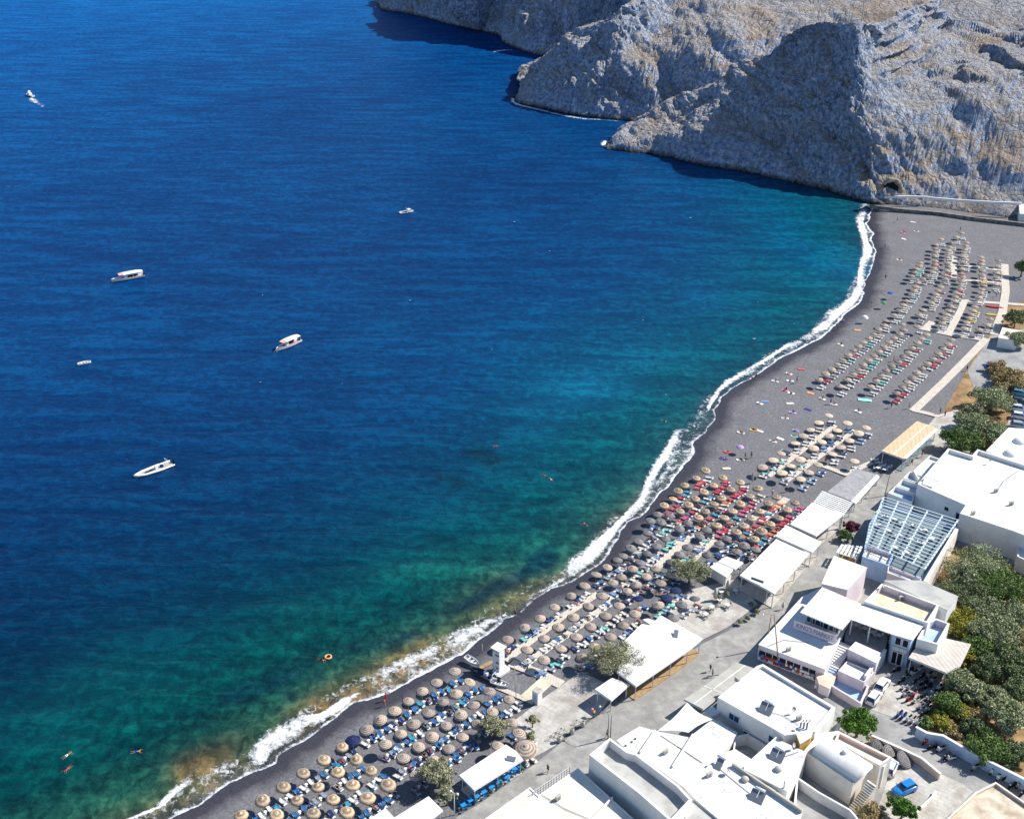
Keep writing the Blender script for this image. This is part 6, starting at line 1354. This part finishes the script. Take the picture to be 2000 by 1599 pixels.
# white hut beside tamarisk
hut = canopy([(1386,1107),(1401,1097),(1433,1110),(1419,1127)], 3.6, 'small white curtained hut beside the tamarisk tree', name='beach_hut', cat='hut')
hp = [ (a[0]-hut.location.x, a[1]-hut.location.y) for a in pp([(1388,1107),(1401,1099),(1431,1110),(1418,1125)], 3.5)]
b = MB(); b.prism(ccw(hp), .1, 2.3, M['canvas'], cap=False); b.build('curtain_wall', M['canvas'], hut)
canopy([(1402,1096),(1419,1086),(1452,1098),(1436,1111)], 3.7, 'flat white roof adjoining the small curtained hut', name='beach_hut', cat='hut')
b = MB(); b.box((0,0,.0), (2.6,.5,.05)); o = b.build('roof_board', M['solar'], None); o.location = on_roof(1479, 1133, 5.3); o.location.z = 5.35; o.rotation_euler = (R(55), 0, R(-35)); tag(o, 'blue-grey sign board lying on the big white canopy', 'sign board')
b = MB(); b.box((0,0,.0), (.8,1.6,.05)); o = b.build('roof_panel', M['solar'], None); o.location = on_roof(1320, 1239, 4.7); o.location.z = 4.95; o.rotation_euler = (R(20), 0, R(-15)); tag(o, 'small blue-grey panel on the large cream canopy', 'panel')
b = MB(); b.box((0,0,.0), (1.5,.8,.05)); o = b.build('roof_panel', M['solar'], None); o.location = on_roof(998, 1482, 4.3); o.location.z = 4.45; o.rotation_euler = (R(20), 0, R(-15)); tag(o, 'small blue panel on the canopy above the blue chairs', 'panel')
# stored wicker parasols
for i, (x, y, rd) in enumerate([(1715,1458,1.35),(1738,1469,1.35),(1768,1483,1.6)]):
    b = MB(); b.lathe([(rd,-.05),(rd*.98,.06),(rd*.7,.2),(rd*.35,.32),(0,.4)], 26); o = b.build('stored_parasol_top', M['th_dark'], None, True); z = 1.9; q = P(x, y, z); o.location = (q.x, q.y, z); o.rotation_euler = (R(32), R(8), .3*i)
    tag(o, ['left','middle','right and largest'][i]+' woven parasol top leaning behind the cream wall', 'parasol top', 'stored woven parasol tops')
# chairs and tables
def chair_proto(m, name='chair'):
    r = empty(name); b = MB(); b.box((0,0,.45), (.44,.44,.05)); b.build('seat', m, r); b = MB(); b.box((-.21,0,.70), (.04,.42,.42)); b.build('backrest', m, r)
    for sx in (-.19,.19):
        for sy in (-.19,.19): b = MB(); b.box((sx,sy,.21), (.04,.04,.42)); b.build('leg', m, r)
    return r
def table_proto(m, name='table'):
    r = empty(name); b = MB(); b.box((0,0,.74), (.85,.85,.05)); b.build('tabletop', m, r); b = MB(); b.box((0,0,.36), (.08,.08,.70)); b.box((0,0,.03), (.5,.5,.06)); b.build('stand', M['metal'], r); return r
M['bchair'] = mat('bright_blue_paint', srgb(40,140,206), .5)
SETS = [('blue', M['bchair'], M['bchair'], 'along the street edge of the lowest white canopy', [(905,1577),(918,1568),(931,1560),(945,1551),(960,1541),(975,1531),(990,1521),(1006,1508),(1014,1500)], LAND+.22),
        ('white', M['canvas'], M['canvas'], 'in front of the tan taverna roof', [(1708,902),(1716,908),(1724,914),(1714,918),(1727,921),(1736,916)], LAND+.08),
        ('white', M['canvas'], M['canvas'], 'under the pale blue pergola', [(1714,1005),(1730,1012),(1746,1018),(1764,1026),(1784,1030),(1806,1040),(1718,1030),(1736,1040),(1756,1050),(1778,1058),(1800,1064),(1820,1056),(1748,1074),(1770,1084),(1790,1092)], 4.08),
        ('white', M['canvas'], M['canvas'], 'in the shaded market cafe', [(1688,1232),(1704,1240),(1672,1226),(1716,1246)], 4.12),
        ('pale', M['canvas2'], M['canvas'], 'on the paved square beside the big white canopy', [(1408,1160),(1422,1150),(1436,1158),(1404,1176),(1420,1186),(1390,1190),(1378,1204)], LAND+.12)]
bch = {}
for cname, cm, tm, where, pts, z in SETS:
    cp = bch.setdefault(cname+'c', None) or chair_proto(cm); tp = bch.setdefault(cname+'t', None) or table_proto(tm); fc = bch[cname+'c'] is None; ft = bch[cname+'t'] is None; bch[cname+'c'] = cp; bch[cname+'t'] = tp
    for i, (x, y) in enumerate(pts):
        q = P(x, y, z); t = tp if ft else copy_tree(tp); ft = False; t.location = (q.x, q.y, z); t.rotation_euler.z = .6+rr_.uniform(-.2,.2); tag(t, '%s table, %s %s' % (cname, ORD[i], where), 'table', 'taverna tables')
        for k in range(3 if cname != 'white' else 2):
            a = .6+k*2*pi/3+rr_.uniform(-.3,.3); c = cp if fc else copy_tree(cp); fc = False; c.location = (q.x+.75*cos(a), q.y+.75*sin(a), z); c.rotation_euler.z = a+pi
            tag(c, '%s chair %s %s table %s' % (cname, ['beside','left of','behind'][k], ORD[i], where), 'chair', 'taverna chairs')
# market goods on racks
gm = [mat('goods_%d' % i, srgb(*c), .5) for i, c in enumerate([(60,92,160),(186,92,72),(170,60,74),(120,160,190),(220,220,220),(120,92,130),(226,224,216)])]
for i in range(8):
    f = i/7; x, y = 1488+f*98, 1291+f*37; q = P(x, y, LAND); r = empty('goods_rack', (q.x, q.y, LAND+.1), R(-33)); tag(r, '%s rack of coloured beach goods from the street corner of the market' % ORD[i], 'goods rack', 'racks of goods in front of the market')
    b = MB(); b.box((0,.2,.9), (1.5,.06,1.8)); b.box((0,-.05,.35), (1.5,.5,.05)); b.build('rack', M['whitemetal'], r)
    for k in range(6):
        b = MB(); b.box((-.5+.5*(k % 3), -.08, .62+.62*(k//3)), (.42,.3,.45)); b.build('goods', gm[rr_.randrange(7)], r)
# coloured bits at the far beach
def flat_thing(name, px, py, w, l, m, label, cat, dpx=(10,3), h=.06, grp=None):
    q = G(px, py); e = G(px+dpx[0], py+dpx[1]); b = MB(); n = 6; vs = []
    for i in range(n+1):
        for j in range(3): vs.append((-l/2+l*i/n, -w/2+w*j/2, h+.03*sin(i*1.7+j)))
    b.add(vs, [(i*3+j, (i+1)*3+j, (i+1)*3+j+1, i*3+j+1) for i in range(n) for j in range(2)]); o = b.build(name, m); o.location = q; o.location.z += .05; o.rotation_euler.z = atan2(e.y-q.y, e.x-q.x); return tag(o, label, cat, grp)
def board(px, py, dpx, m, label):
    q = G(px, py, .1); e = G(px+dpx[0], py+dpx[1]); b = MB(); b.prism([(-1.7,-.2),(-1.0,-.38),(1.0,-.38),(1.8,0),(1.0,.38),(-1.0,.38),(-1.7,.2)], 0, .25); o = b.build('kayak', m); o.location = q; o.rotation_euler.z = atan2(e.y-q.y, e.x-q.x); tag(o, label, 'kayak')
board(1936, 600, (12,2), M['redp'], 'red kayak on the sand beside the far cross boardwalk'); board(1948, 601, (12,2), M['redp'], 'second red kayak, landward of the first')
board(1937, 616, (12,1), M['yellow'], 'yellow kayak beside the landward far row'); board(950, 1300, (10,-6), M['wood'], 'pale brown board lying behind the white tower')
# ------------------------------------------------------------------ people
def skin_body(J, E, rad, name):
    me = bpy.data.meshes.new(name); keys = list(J); me.from_pydata([J[k] for k in keys], [(keys.index(a), keys.index(b)) for a, b in E], [])
    o = bpy.data.objects.new(name, me); COL.objects.link(o); mo = o.modifiers.new('s', 'SKIN'); mo.use_smooth_shade = True
    for i, k in enumerate(keys):
        r = rad[k]; me.skin_vertices[0].data[i].radius = (r, r) if not isinstance(r, tuple) else r
    me.skin_vertices[0].data[keys.index('pel')].use_root = True
    sb_ = o.modifiers.new('d', 'SUBSURF'); sb_.levels = 1; sb_.render_levels = 1
    dg = bpy.context.evaluated_depsgraph_get(); m2 = bpy.data.meshes.new_from_object(o.evaluated_get(dg)); bpy.data.objects.remove(o); return m2
def pose(kind):
    V = Vector; J = {}; R_ = {}
    def put(k, p, r): J[k] = V(p); R_[k] = r
    arm = {'stand': ((.05,.04,-.28),(.08,.03,-.27)), 'walk': ((.10,.02,-.27),(.16,.0,-.20)), 'carry': ((.12,-.02,-.25),(.24,-.06,.02))}
    if kind in ('stand','walk','carry'):
        put('pel', (0,0,.95), .125); put('waist', (0,0,1.10), .115); put('chest', (0,0,1.32), .14); put('neck', (0,0,1.47), .055); put('head0', (.015,0,1.56), .07); put('head', (.02,0,1.66), .095); put('crown', (.01,0,1.735), .06)
        for s, n in ((1,'l'),(-1,'r')):
            put('sh'+n, (0,s*.19,1.41), .06); a, f = arm[kind]; sw = s if kind == 'walk' else 1
            el = J['sh'+n]+V((a[0]*sw, s*a[1], a[2])); wr = el+V((f[0]*(sw if sw > 0 else .3), s*f[1], f[2])); put('el'+n, el, .043); put('wr'+n, wr, .028)
            st = {'stand': 0, 'walk': .26*s, 'carry': .12*s}[kind]
            put('hip'+n, (0,s*.10,.88), .095); put('kn'+n, (st*.55+.02,s*.10,.50), .058); put('an'+n, (st-.01 if st >= 0 else st-.06,s*.10,.09), .038); put('toe'+n, (st+.15 if st >= 0 else st+.09,s*.12,.035), .032)
    elif kind == 'sit':
        put('pel', (0,0,.14), .13); put('waist', (-.08,0,.30), .115); put('chest', (-.13,0,.52), .14); put('neck', (-.12,0,.68), .055); put('head0', (-.09,0,.76), .07); put('head', (-.07,0,.85), .095); put('crown', (-.07,0,.93), .06)
        for s, n in ((1,'l'),(-1,'r')):
            put('sh'+n, (-.13,s*.19,.61), .06); put('el'+n, (-.02,s*.25,.38), .043); put('wr'+n, (.18,s*.2,.36), .028)
            put('hip'+n, (.08,s*.10,.13), .095); put('kn'+n, (.42,s*.14,.42), .058); put('an'+n, (.72,s*.13,.09), .038); put('toe'+n, (.86,s*.15,.05), .032)
    else:                                                                                    # lie / swim
        z = .13 if kind == 'lie' else .0; up = 1 if kind == 'swim' else 0
        put('pel', (0,0,z), .125); put('waist', (.16,0,z), .11); put('chest', (.38,0,z+.01), .14); put('neck', (.53,0,z+.02), .055); put('head0', (.61,0,z+.02), .07); put('head', (.71,0,z+.03), .095); put('crown', (.79,0,z+.03), .06)
        for s, n in ((1,'l'),(-1,'r')):
            put('sh'+n, (.47,s*.19,z), .06); put('el'+n, (.25 if not up else .62,s*(.34 if not up else .42),z-.03), .043); put('wr'+n, (.04 if not up else .88,s*(.36 if not up else .38),z-.05), .028)
            put('hip'+n, (-.08,s*.10,z), .095); put('kn'+n, (-.5,s*(.13+.04*up),z-.02), .058); put('an'+n, (-.90,s*(.14+.08*up),z-.05), .038); put('toe'+n, (-1.0,s*.2,z+.03), .032)
    E = [('pel','waist'),('waist','chest'),('chest','neck'),('neck','head0'),('head0','head'),('head','crown')]
    fw = V((1,0,0)) if kind in ('stand','walk','carry','sit') else V((0,0,1))
    upv = (J['crown']-J['head0']).normalized(); sd = upv.cross(fw).normalized()
    put('nose', J['head']+fw*.115-upv*.01, .013); E.append(('head','nose'))
    for s, n in ((1,'l'),(-1,'r')):
        put('ear'+n, J['head']+sd*(s*.098), .017); E.append(('head','ear'+n))
        E += [('chest','sh'+n),('sh'+n,'el'+n),('el'+n,'wr'+n),('pel','hip'+n),('hip'+n,'kn'+n),('kn'+n,'an'+n),('an'+n,'toe'+n)]
        d = (J['wr'+n]-J['el'+n]).normalized(); c = d.cross(V((0,s,0)) if abs(d.y) < .8 else V((1,0,0))).normalized(); w = d.cross(c).normalized()
        put('pm'+n, J['wr'+n]+d*.07, .03); E.append(('wr'+n,'pm'+n))
        for k, (o_, ln) in enumerate(((-.032,.066),(-.011,.078),(.011,.074),(.032,.056))):
            a = J['pm'+n]+d*.028+c*o_; m_ = a+d*ln*.55; e = m_+(d*.75+w*.5*s).normalized()*ln*.5
            put('f%d%s' % (k, n), m_, .0088); put('g%d%s' % (k, n), e, .0078); E += [('pm'+n, 'f%d%s' % (k, n)), ('f%d%s' % (k, n), 'g%d%s' % (k, n))]
        put('t'+n, J['pm'+n]-d*.02-c*.05, .0105); put('u'+n, J['t'+n]+d*.035-c*.012, .009); E += [('pm'+n,'t'+n),('t'+n,'u'+n)]
    body = skin_body(J, E, R_, 'body')
    # clothing follows the body: tubes round the same joints
    sh = MB(); sh.tube([J['waist'].lerp(J['pel'], .2), J['pel'], J['pel'].lerp((J['hipl']+J['hipr'])/2, .9)], [.135,.165,.175], 12)
    for n in 'lr': sh.tube([J['hip'+n], J['hip'+n].lerp(J['kn'+n], .45)], [.112,.092], 10)
    tp = MB(); tp.tube([J['pel'].lerp(J['waist'], .3), J['waist'], J['chest'], J['chest'].lerp(J['neck'], .6)], [.15,.14,.175,.10], 12)
    for n in 'lr': tp.tube([J['chest'].lerp(J['sh'+n], .5), J['sh'+n], J['sh'+n].lerp(J['el'+n], .45)], [.08,.08,.06], 9)
    hr = MB(); c = J['head']+upv*.03-fw*.012; vs = []; n = 12
    for i in range(6):
        a = pi/2*i/5*1.15
        for k in range(n):
            t = 2*pi*k/n; p_ = c+upv*(.115*cos(a))+(sd*cos(t)+fw*sin(t)*(.9 if sin(t) > 0 else 1.15))*(.108*sin(a)); vs.append(p_)
    hr.add(vs, [(i*n+k, i*n+(k+1)%n, (i+1)*n+(k+1)%n, (i+1)*n+k) for i in range(5) for k in range(n)])
    ey = MB()
    for s in (-1,1):
        e = J['head']+fw*.088+sd*(s*.034)+upv*.012; ey.tube([e, e+fw*.012], .011, 6)
    mo = MB(); e = J['head']+fw*.086-upv*.05; mo.tube([e-sd*.022, e+fw*.006, e+sd*.022], .007, 5)
    return dict(body=body, shorts=sh.build('shorts', link=False).data, top=tp.build('shirt', link=False).data, hair=hr.build('hair', link=False).data, eyes=ey.build('eyes', M['black'], link=False).data, mouth=mo.build('mouth', M['redp'], link=False).data)
PO = {k: pose(k) for k in ('stand','walk','carry','sit','lie','swim')}
SK = [mat('skin_%d' % i, srgb(*c), .55, .3) for i, c in enumerate([(178,134,108),(154,110,86),(130,90,68)])]
HR = [mat('hair_%d' % i, srgb(*c), .7) for i, c in enumerate([(40,30,26),(92,66,44),(170,140,96)])]
CL = {n: mat('cloth_'+n, srgb(*c), .8) for n, c in dict(black=(26,28,34), white=(226,226,226), red=(206,52,62), blue=(44,84,170), navy=(30,40,84), pink=(226,130,160), yellow=(214,232,40), green=(60,140,96), orange=(236,140,90), teal=(60,170,176), grey=(120,124,130)).items()}
nper = 0
def person(px, py, kind, top, bottom, label, z=None, rz=None, zoff=.08, grp=None):
    global nper; nper += 1
    q = G(px, py, zoff) if z is None else P(px, py, z); r = empty('person', q, rz if rz is not None else rr_.uniform(0, 6.28)); tag(r, label, 'person', grp); p = PO[kind]
    s = rr_.uniform(.95,1.05); r.scale = (s, s, s)
    for nm, me, m in (('body', p['body'], SK[nper % 3]), ('hair', p['hair'], HR[(nper*5) % 3]), ('shorts', p['shorts'], CL[bottom]), ('shirt', p['top'], CL[top] if top else None), ('eyes', p['eyes'], M['black']), ('mouth', p['mouth'], CL['red'])):
        if m is None: continue
        key = me.name+m.name; mc_ = _pm.get(key)
        if mc_ is None: mc_ = me.copy(); mc_.materials.clear(); mc_.materials.append(m); _pm[key] = mc_
        o = bpy.data.objects.new(nm, mc_); COL.objects.link(o); o.parent = r
    return r
_pm = {}
SZ = LAND+.07
person(1070, 1508, 'walk', 'black', 'black', 'person in black walking on the street beside the lattice fence', SZ, 1.0)
person(1186, 1440, 'walk', 'grey', 'black', 'person in grey walking beside the bent-arm street lamp', SZ, 2.6)
yp = person(1160, 1400, 'carry', 'yellow', 'black', 'person in a bright yellow shirt carrying a pale bundle on the plaza', LAND+.12, 2.3)
b = MB(); b.lathe([(0,-.3),(.2,-.22),(.3,.0),(.26,.22),(.1,.34),(0,.36)], 12, c=(.45,0,1.35)); o = b.build('bundle', CL['pink']); o.location = yp.location; o.rotation_euler.z = 2.3; tag(o, 'pale pink bundle held by the person in yellow', 'bundle')
person(1387, 1311, 'walk', 'black', 'grey', 'upper of two people walking on the street toward the market', SZ, .8)
person(1391, 1321, 'walk', 'white', 'black', 'lower of two people walking on the street toward the market', SZ, .8)
person(1528, 1190, 'stand', 'white', 'navy', 'person in white standing in the shade left of the market roof', SZ, 4)
person(1591, 1349, 'walk', 'white', 'white', 'person in white walking in the alley below the market', LAND+.12, 5.3)
person(754, 1368, 'walk', 'red', 'red', 'upper of two people in red swimwear at the waterline', rz=2.2)
person(751, 1379, 'walk', None, 'red', 'lower of two people in red swimwear at the waterline', rz=2.2)
person(1006, 1204, 'stand', None, 'navy', 'swimmer in navy shorts standing in the thin surf', rz=1.0)
person(974, 1201, 'swim', None, 'blue', 'swimmer wading at the surf edge near the white tower', .02, .5)
person(1455, 896, 'stand', 'black', 'black', 'taller dark-clothed person left of the first pale row', rz=3); person(1467, 894, 'stand', 'grey', 'black', 'dark-clothed person right of the taller one near pale parasols', rz=.5)
person(1740, 797, 'walk', 'blue', 'navy', 'person in blue crossing the empty sand left of the long boardwalk', rz=1); person(1775, 798, 'walk', 'white', 'navy', 'person in white near the lower end of the long boardwalk', rz=4)
person(1836, 808, 'stand', 'grey', 'black', 'left of two people at the boardwalk end by the trees', rz=2); person(1845, 814, 'stand', 'black', 'blue', 'right of two people at the boardwalk end by the trees', rz=2)
person(1800, 893, 'stand', 'red', 'red', 'person in red on the street below the tan roof', SZ, 3); person(1780, 908, 'walk', 'black', 'black', 'person in black on the street beside the terraces', SZ, 2)
for i, (x, y, k, t, bt, lb) in enumerate([(1729,546,'walk',None,'navy','person strolling left of the farthest surf row'),(1701,600,'walk',None,'white','person walking between surf and the blue umbrella'),(1636,644,'stand','grey','grey','person at the edge of wet sand below the white umbrella'),
  (1728,484,'stand',None,'red','person standing alone on bare far sand'),(1752,433,'stand','white','navy','person at the far end of the beach near the cliff'),(1875,452,'stand','black','black','person in dark clothes at the tip of the farthest block'),
  (1745,706,'walk','white','grey','person between far second and third rows, upper'),(1736,722,'walk',None,'navy','person between far second and third rows, lower'),(1468,745,'stand',None,'navy','left person standing at the mid-beach surf'),(1476,740,'stand',None,'black','right person standing at the mid-beach surf'),
  (1556,748,'stand',None,'blue','person standing above the scattered towels'),(1622,789,'stand','grey','navy','person standing right of the towel group'),(1888,725,'walk','black','black','person in black beyond the long boardwalk'),(1946,580,'stand','white','black','person beside the broad far boardwalk'),
  (1538,960,'stand','white','black','person between straw group and lowest pale parasols'),(1508,968,'stand','white','grey','person left of the white-covered table on the sand'),(1030,1312,'stand','green','green','child in green beside the short white boardwalk'),
  (1612,905,'stand','red','black','person in red under the pale row right of the walks')]):
    person(x, y, k, t, bt, lb)
TWC = {n: mat('towel_'+n, srgb(*c), .9) for n, c in dict(white=(226,224,220), red=(206,90,90), orange=(236,160,110), blue=(110,150,206), mint=(150,226,214), pink=(226,120,150), yellow=(236,206,90), lilac=(196,160,214), navy=(50,60,130), cream=(226,210,190)).items()}
tw_list = [(1447,845,'white','near the surf above the purple umbrella'),(1472,840,'yellow','right of the white one above the purple umbrella'),(1484,842,'cream','third across above the purple umbrella'),(1421,883,'red','on sand below the purple umbrella'),(1413,896,'navy','closest to surf below the purple umbrella'),
 (1419,915,'cream','just above the first straw parasol'),(1446,898,'white','beside the two dark-clothed people'),(1484,788,'white','nearest surf of the mid-beach group'),(1494,784,'blue','light blue in the mid-beach group'),(1534,763,'pink','upper centre of the towel group'),
 (1545,768,'white','centre of the towel group'),(1583,768,'orange','orange by the navy shadow'),(1606,779,'white','right centre of the towel group'),(1543,744,'white','top of the towel group'),(1565,721,'red','red one beneath the far rows'),(1541,730,'cream','high on the sand beside the red one'),
 (1514,745,'white','lone one between surf and group'),(1543,788,'white','lower centre of the towel group'),(1548,806,'lilac','lowest but one of the towel group'),(1533,817,'white','lowest of the towel group'),(1578,800,'navy','dark one at the lower right of the group'),(1628,790,'white','right edge of the towel group'),
 (1676,804,'white','below the big mint mattress'),(1524,857,'white','outlined ring beside the pale parasols'),(1554,841,'blue','blue one left of the upper pale parasols'),(1552,852,'mint','mint one beside a pale parasol'),(1675,645,'orange','orange pair near the surf'),(1642,674,'cream','cream one by wet sand'),
 (1647,628,'navy','blue one at the wet sand'),(1765,467,'white','white one near the far rows'),(1764,455,'pink','pink group near the far end'),(1790,452,'cream','cream one near the far end'),(1783,434,'white','white one near the cliff'),(1756,508,'cream','cream one left of the farthest block'),
 (1510,862,'white','beside the ring of white cloth')]
for i, (x, y, c, lb) in enumerate(tw_list):
    flat_thing('beach_towel', x, y, .95, 1.9, TWC[c], '%s beach towel, %s' % (c, lb), 'towel', (10, rr_.uniform(-1, 4)), .05, 'beach towels on the open sand')
    if i % 3 != 2:
        person(x+1, y-.5, 'lie' if rr_.random() < .65 else 'sit', None if rr_.random() < .7 else rr_.choice(['white','black','blue']), rr_.choice(['black','red','navy','blue','pink','orange']), 'sunbather on the %s towel, %s' % (c, lb), zoff=.1)
flat_thing('beach_mattress', 1689, 782, 1.5, 3.4, TWC['mint'], 'big white and mint beach mattress below the far rows', 'mattress', (10,1), .15)
# sunbathers on some of the near loungers
lg = [o for o in bpy.data.objects if o.name.startswith('sun_lounger') and o.type == 'EMPTY']; rr_.shuffle(lg); k = 0
for o in lg[:62]:
    lb = o['label'].split(' lounger, ')[0]; rest = o['label'].split(' lounger, ')[1]; cc = rr_.choice(['black','red','navy','blue','pink','orange','teal'])
    r = person(0, 0, 'lie', None, cc, ('sunbather, %s lounger, %s' % (lb.replace('-side', ''), rest)), z=1); r.location = o.location+Vector((0,0,.28)); r.rotation_euler = (0, 0, o.rotation_euler.z)
# swimmers
for i, (x, y, c, lb) in enumerate([(131,1474,'white','upper of two swimmers near the bottom left'),(132,1501,'red','lower of two swimmers near the bottom left'),(267,1467,'blue','swimmer in blue right of the bottom left pair'),(628,1288,'black','swimmer pushing the orange ring'),(968,871,'red','swimmer beside the dark reef patch'),
   (1298,822,'black','swimmer in the foam at mid beach'),(1076,936,'white','swimmer right of the dark reef'),(1062,928,'red','swimmer just left of another beyond the reef'),(1144,1024,'navy','swimmer close to the surf below the straw group')]):
    person(x, y, 'swim', None, c, lb, z=.03)
b = MB(); n = 24; b.tube([(.55*cos(2*pi*k/n), .55*sin(2*pi*k/n), .1) for k in range(n+1)], .17, 10, cap=False); o = b.build('swim_ring', TWC['orange'], None, True); o.location = P(641, 1283, .05); tag(o, 'orange and white swim ring floating off the beach', 'swim ring')
# cloth umbrellas on the open sand
def cloth_umb(px, py, m, label, tilt=(0,0), h=1.9, s=.95):
    z = LAND; q = P(px, py, z+h); r = empty('beach_umbrella', (q.x, q.y, z)); tag(r, label, 'umbrella', 'cloth umbrellas on the open sand')
    b = MB(); b.lathe([(s*1.0,-.28),(s*.8,-.1),(s*.5,.06),(s*.2,.15),(0,.17)], 8); o = b.build('canopy', m, r); o.location = (0,0,h); o.rotation_euler = tilt+(0,)
    b = MB(); b.tube([(0,0,0),(0,0,h+.25)], .022, 6); b.build('pole', M['whitemetal'], r)
cloth_umb(1739, 571, CL['blue'], 'blue cloth umbrella on the far sand left of the rows'); cloth_umb(1691, 618, CL['white'], 'white cloth umbrella near the wet sand', (.3,.2)); cloth_umb(1446, 871, TWC['lilac'], 'lilac cloth umbrella near the surf left of pale rows')
cloth_umb(1727, 590, CL['green'], 'dark green cloth umbrella below the blue one', (.3,.3)); cloth_umb(1925, 712, CL['blue'], 'blue cloth shade at the boardwalk in tree shadow'); cloth_umb(669, 1436, M['navy'], 'navy cloth umbrella lying low between first straw and grey parasols', h=.9, s=1.3) if False else cloth_umb(689, 1443, M['navy'], 'navy cloth umbrella between the last straw and first grey parasols', h=1.7, s=1.35)
# closed parasol beside straw group
b = MB(); b.lathe([(.05,0),(.22,.3),(.3,1.6),(.16,2.6),(.04,2.9),(0,2.9)], 12); o = b.build('closed_umbrella', M['canvas2'], None, True); q = P(1469, 943, LAND); o.location = (q.x, q.y, LAND+.3); tag(o, 'closed pale umbrella standing above the straw group', 'umbrella')
for i, (x, y) in enumerate([(1420,1146),(1396,1162)]):
    b = MB(); b.lathe([(.05,0),(.3,.3),(.42,1.5),(.2,2.4),(.04,2.7),(0,2.7)], 10); o = b.build('closed_umbrella', M['canvas2'], None, True); q = P(x, y+10, LAND); o.location = (q.x, q.y, LAND+.3); tag(o, ['closed grey-white umbrella on the paved square, right one','closed grey-white umbrella on the paved square, left one'][i], 'umbrella')
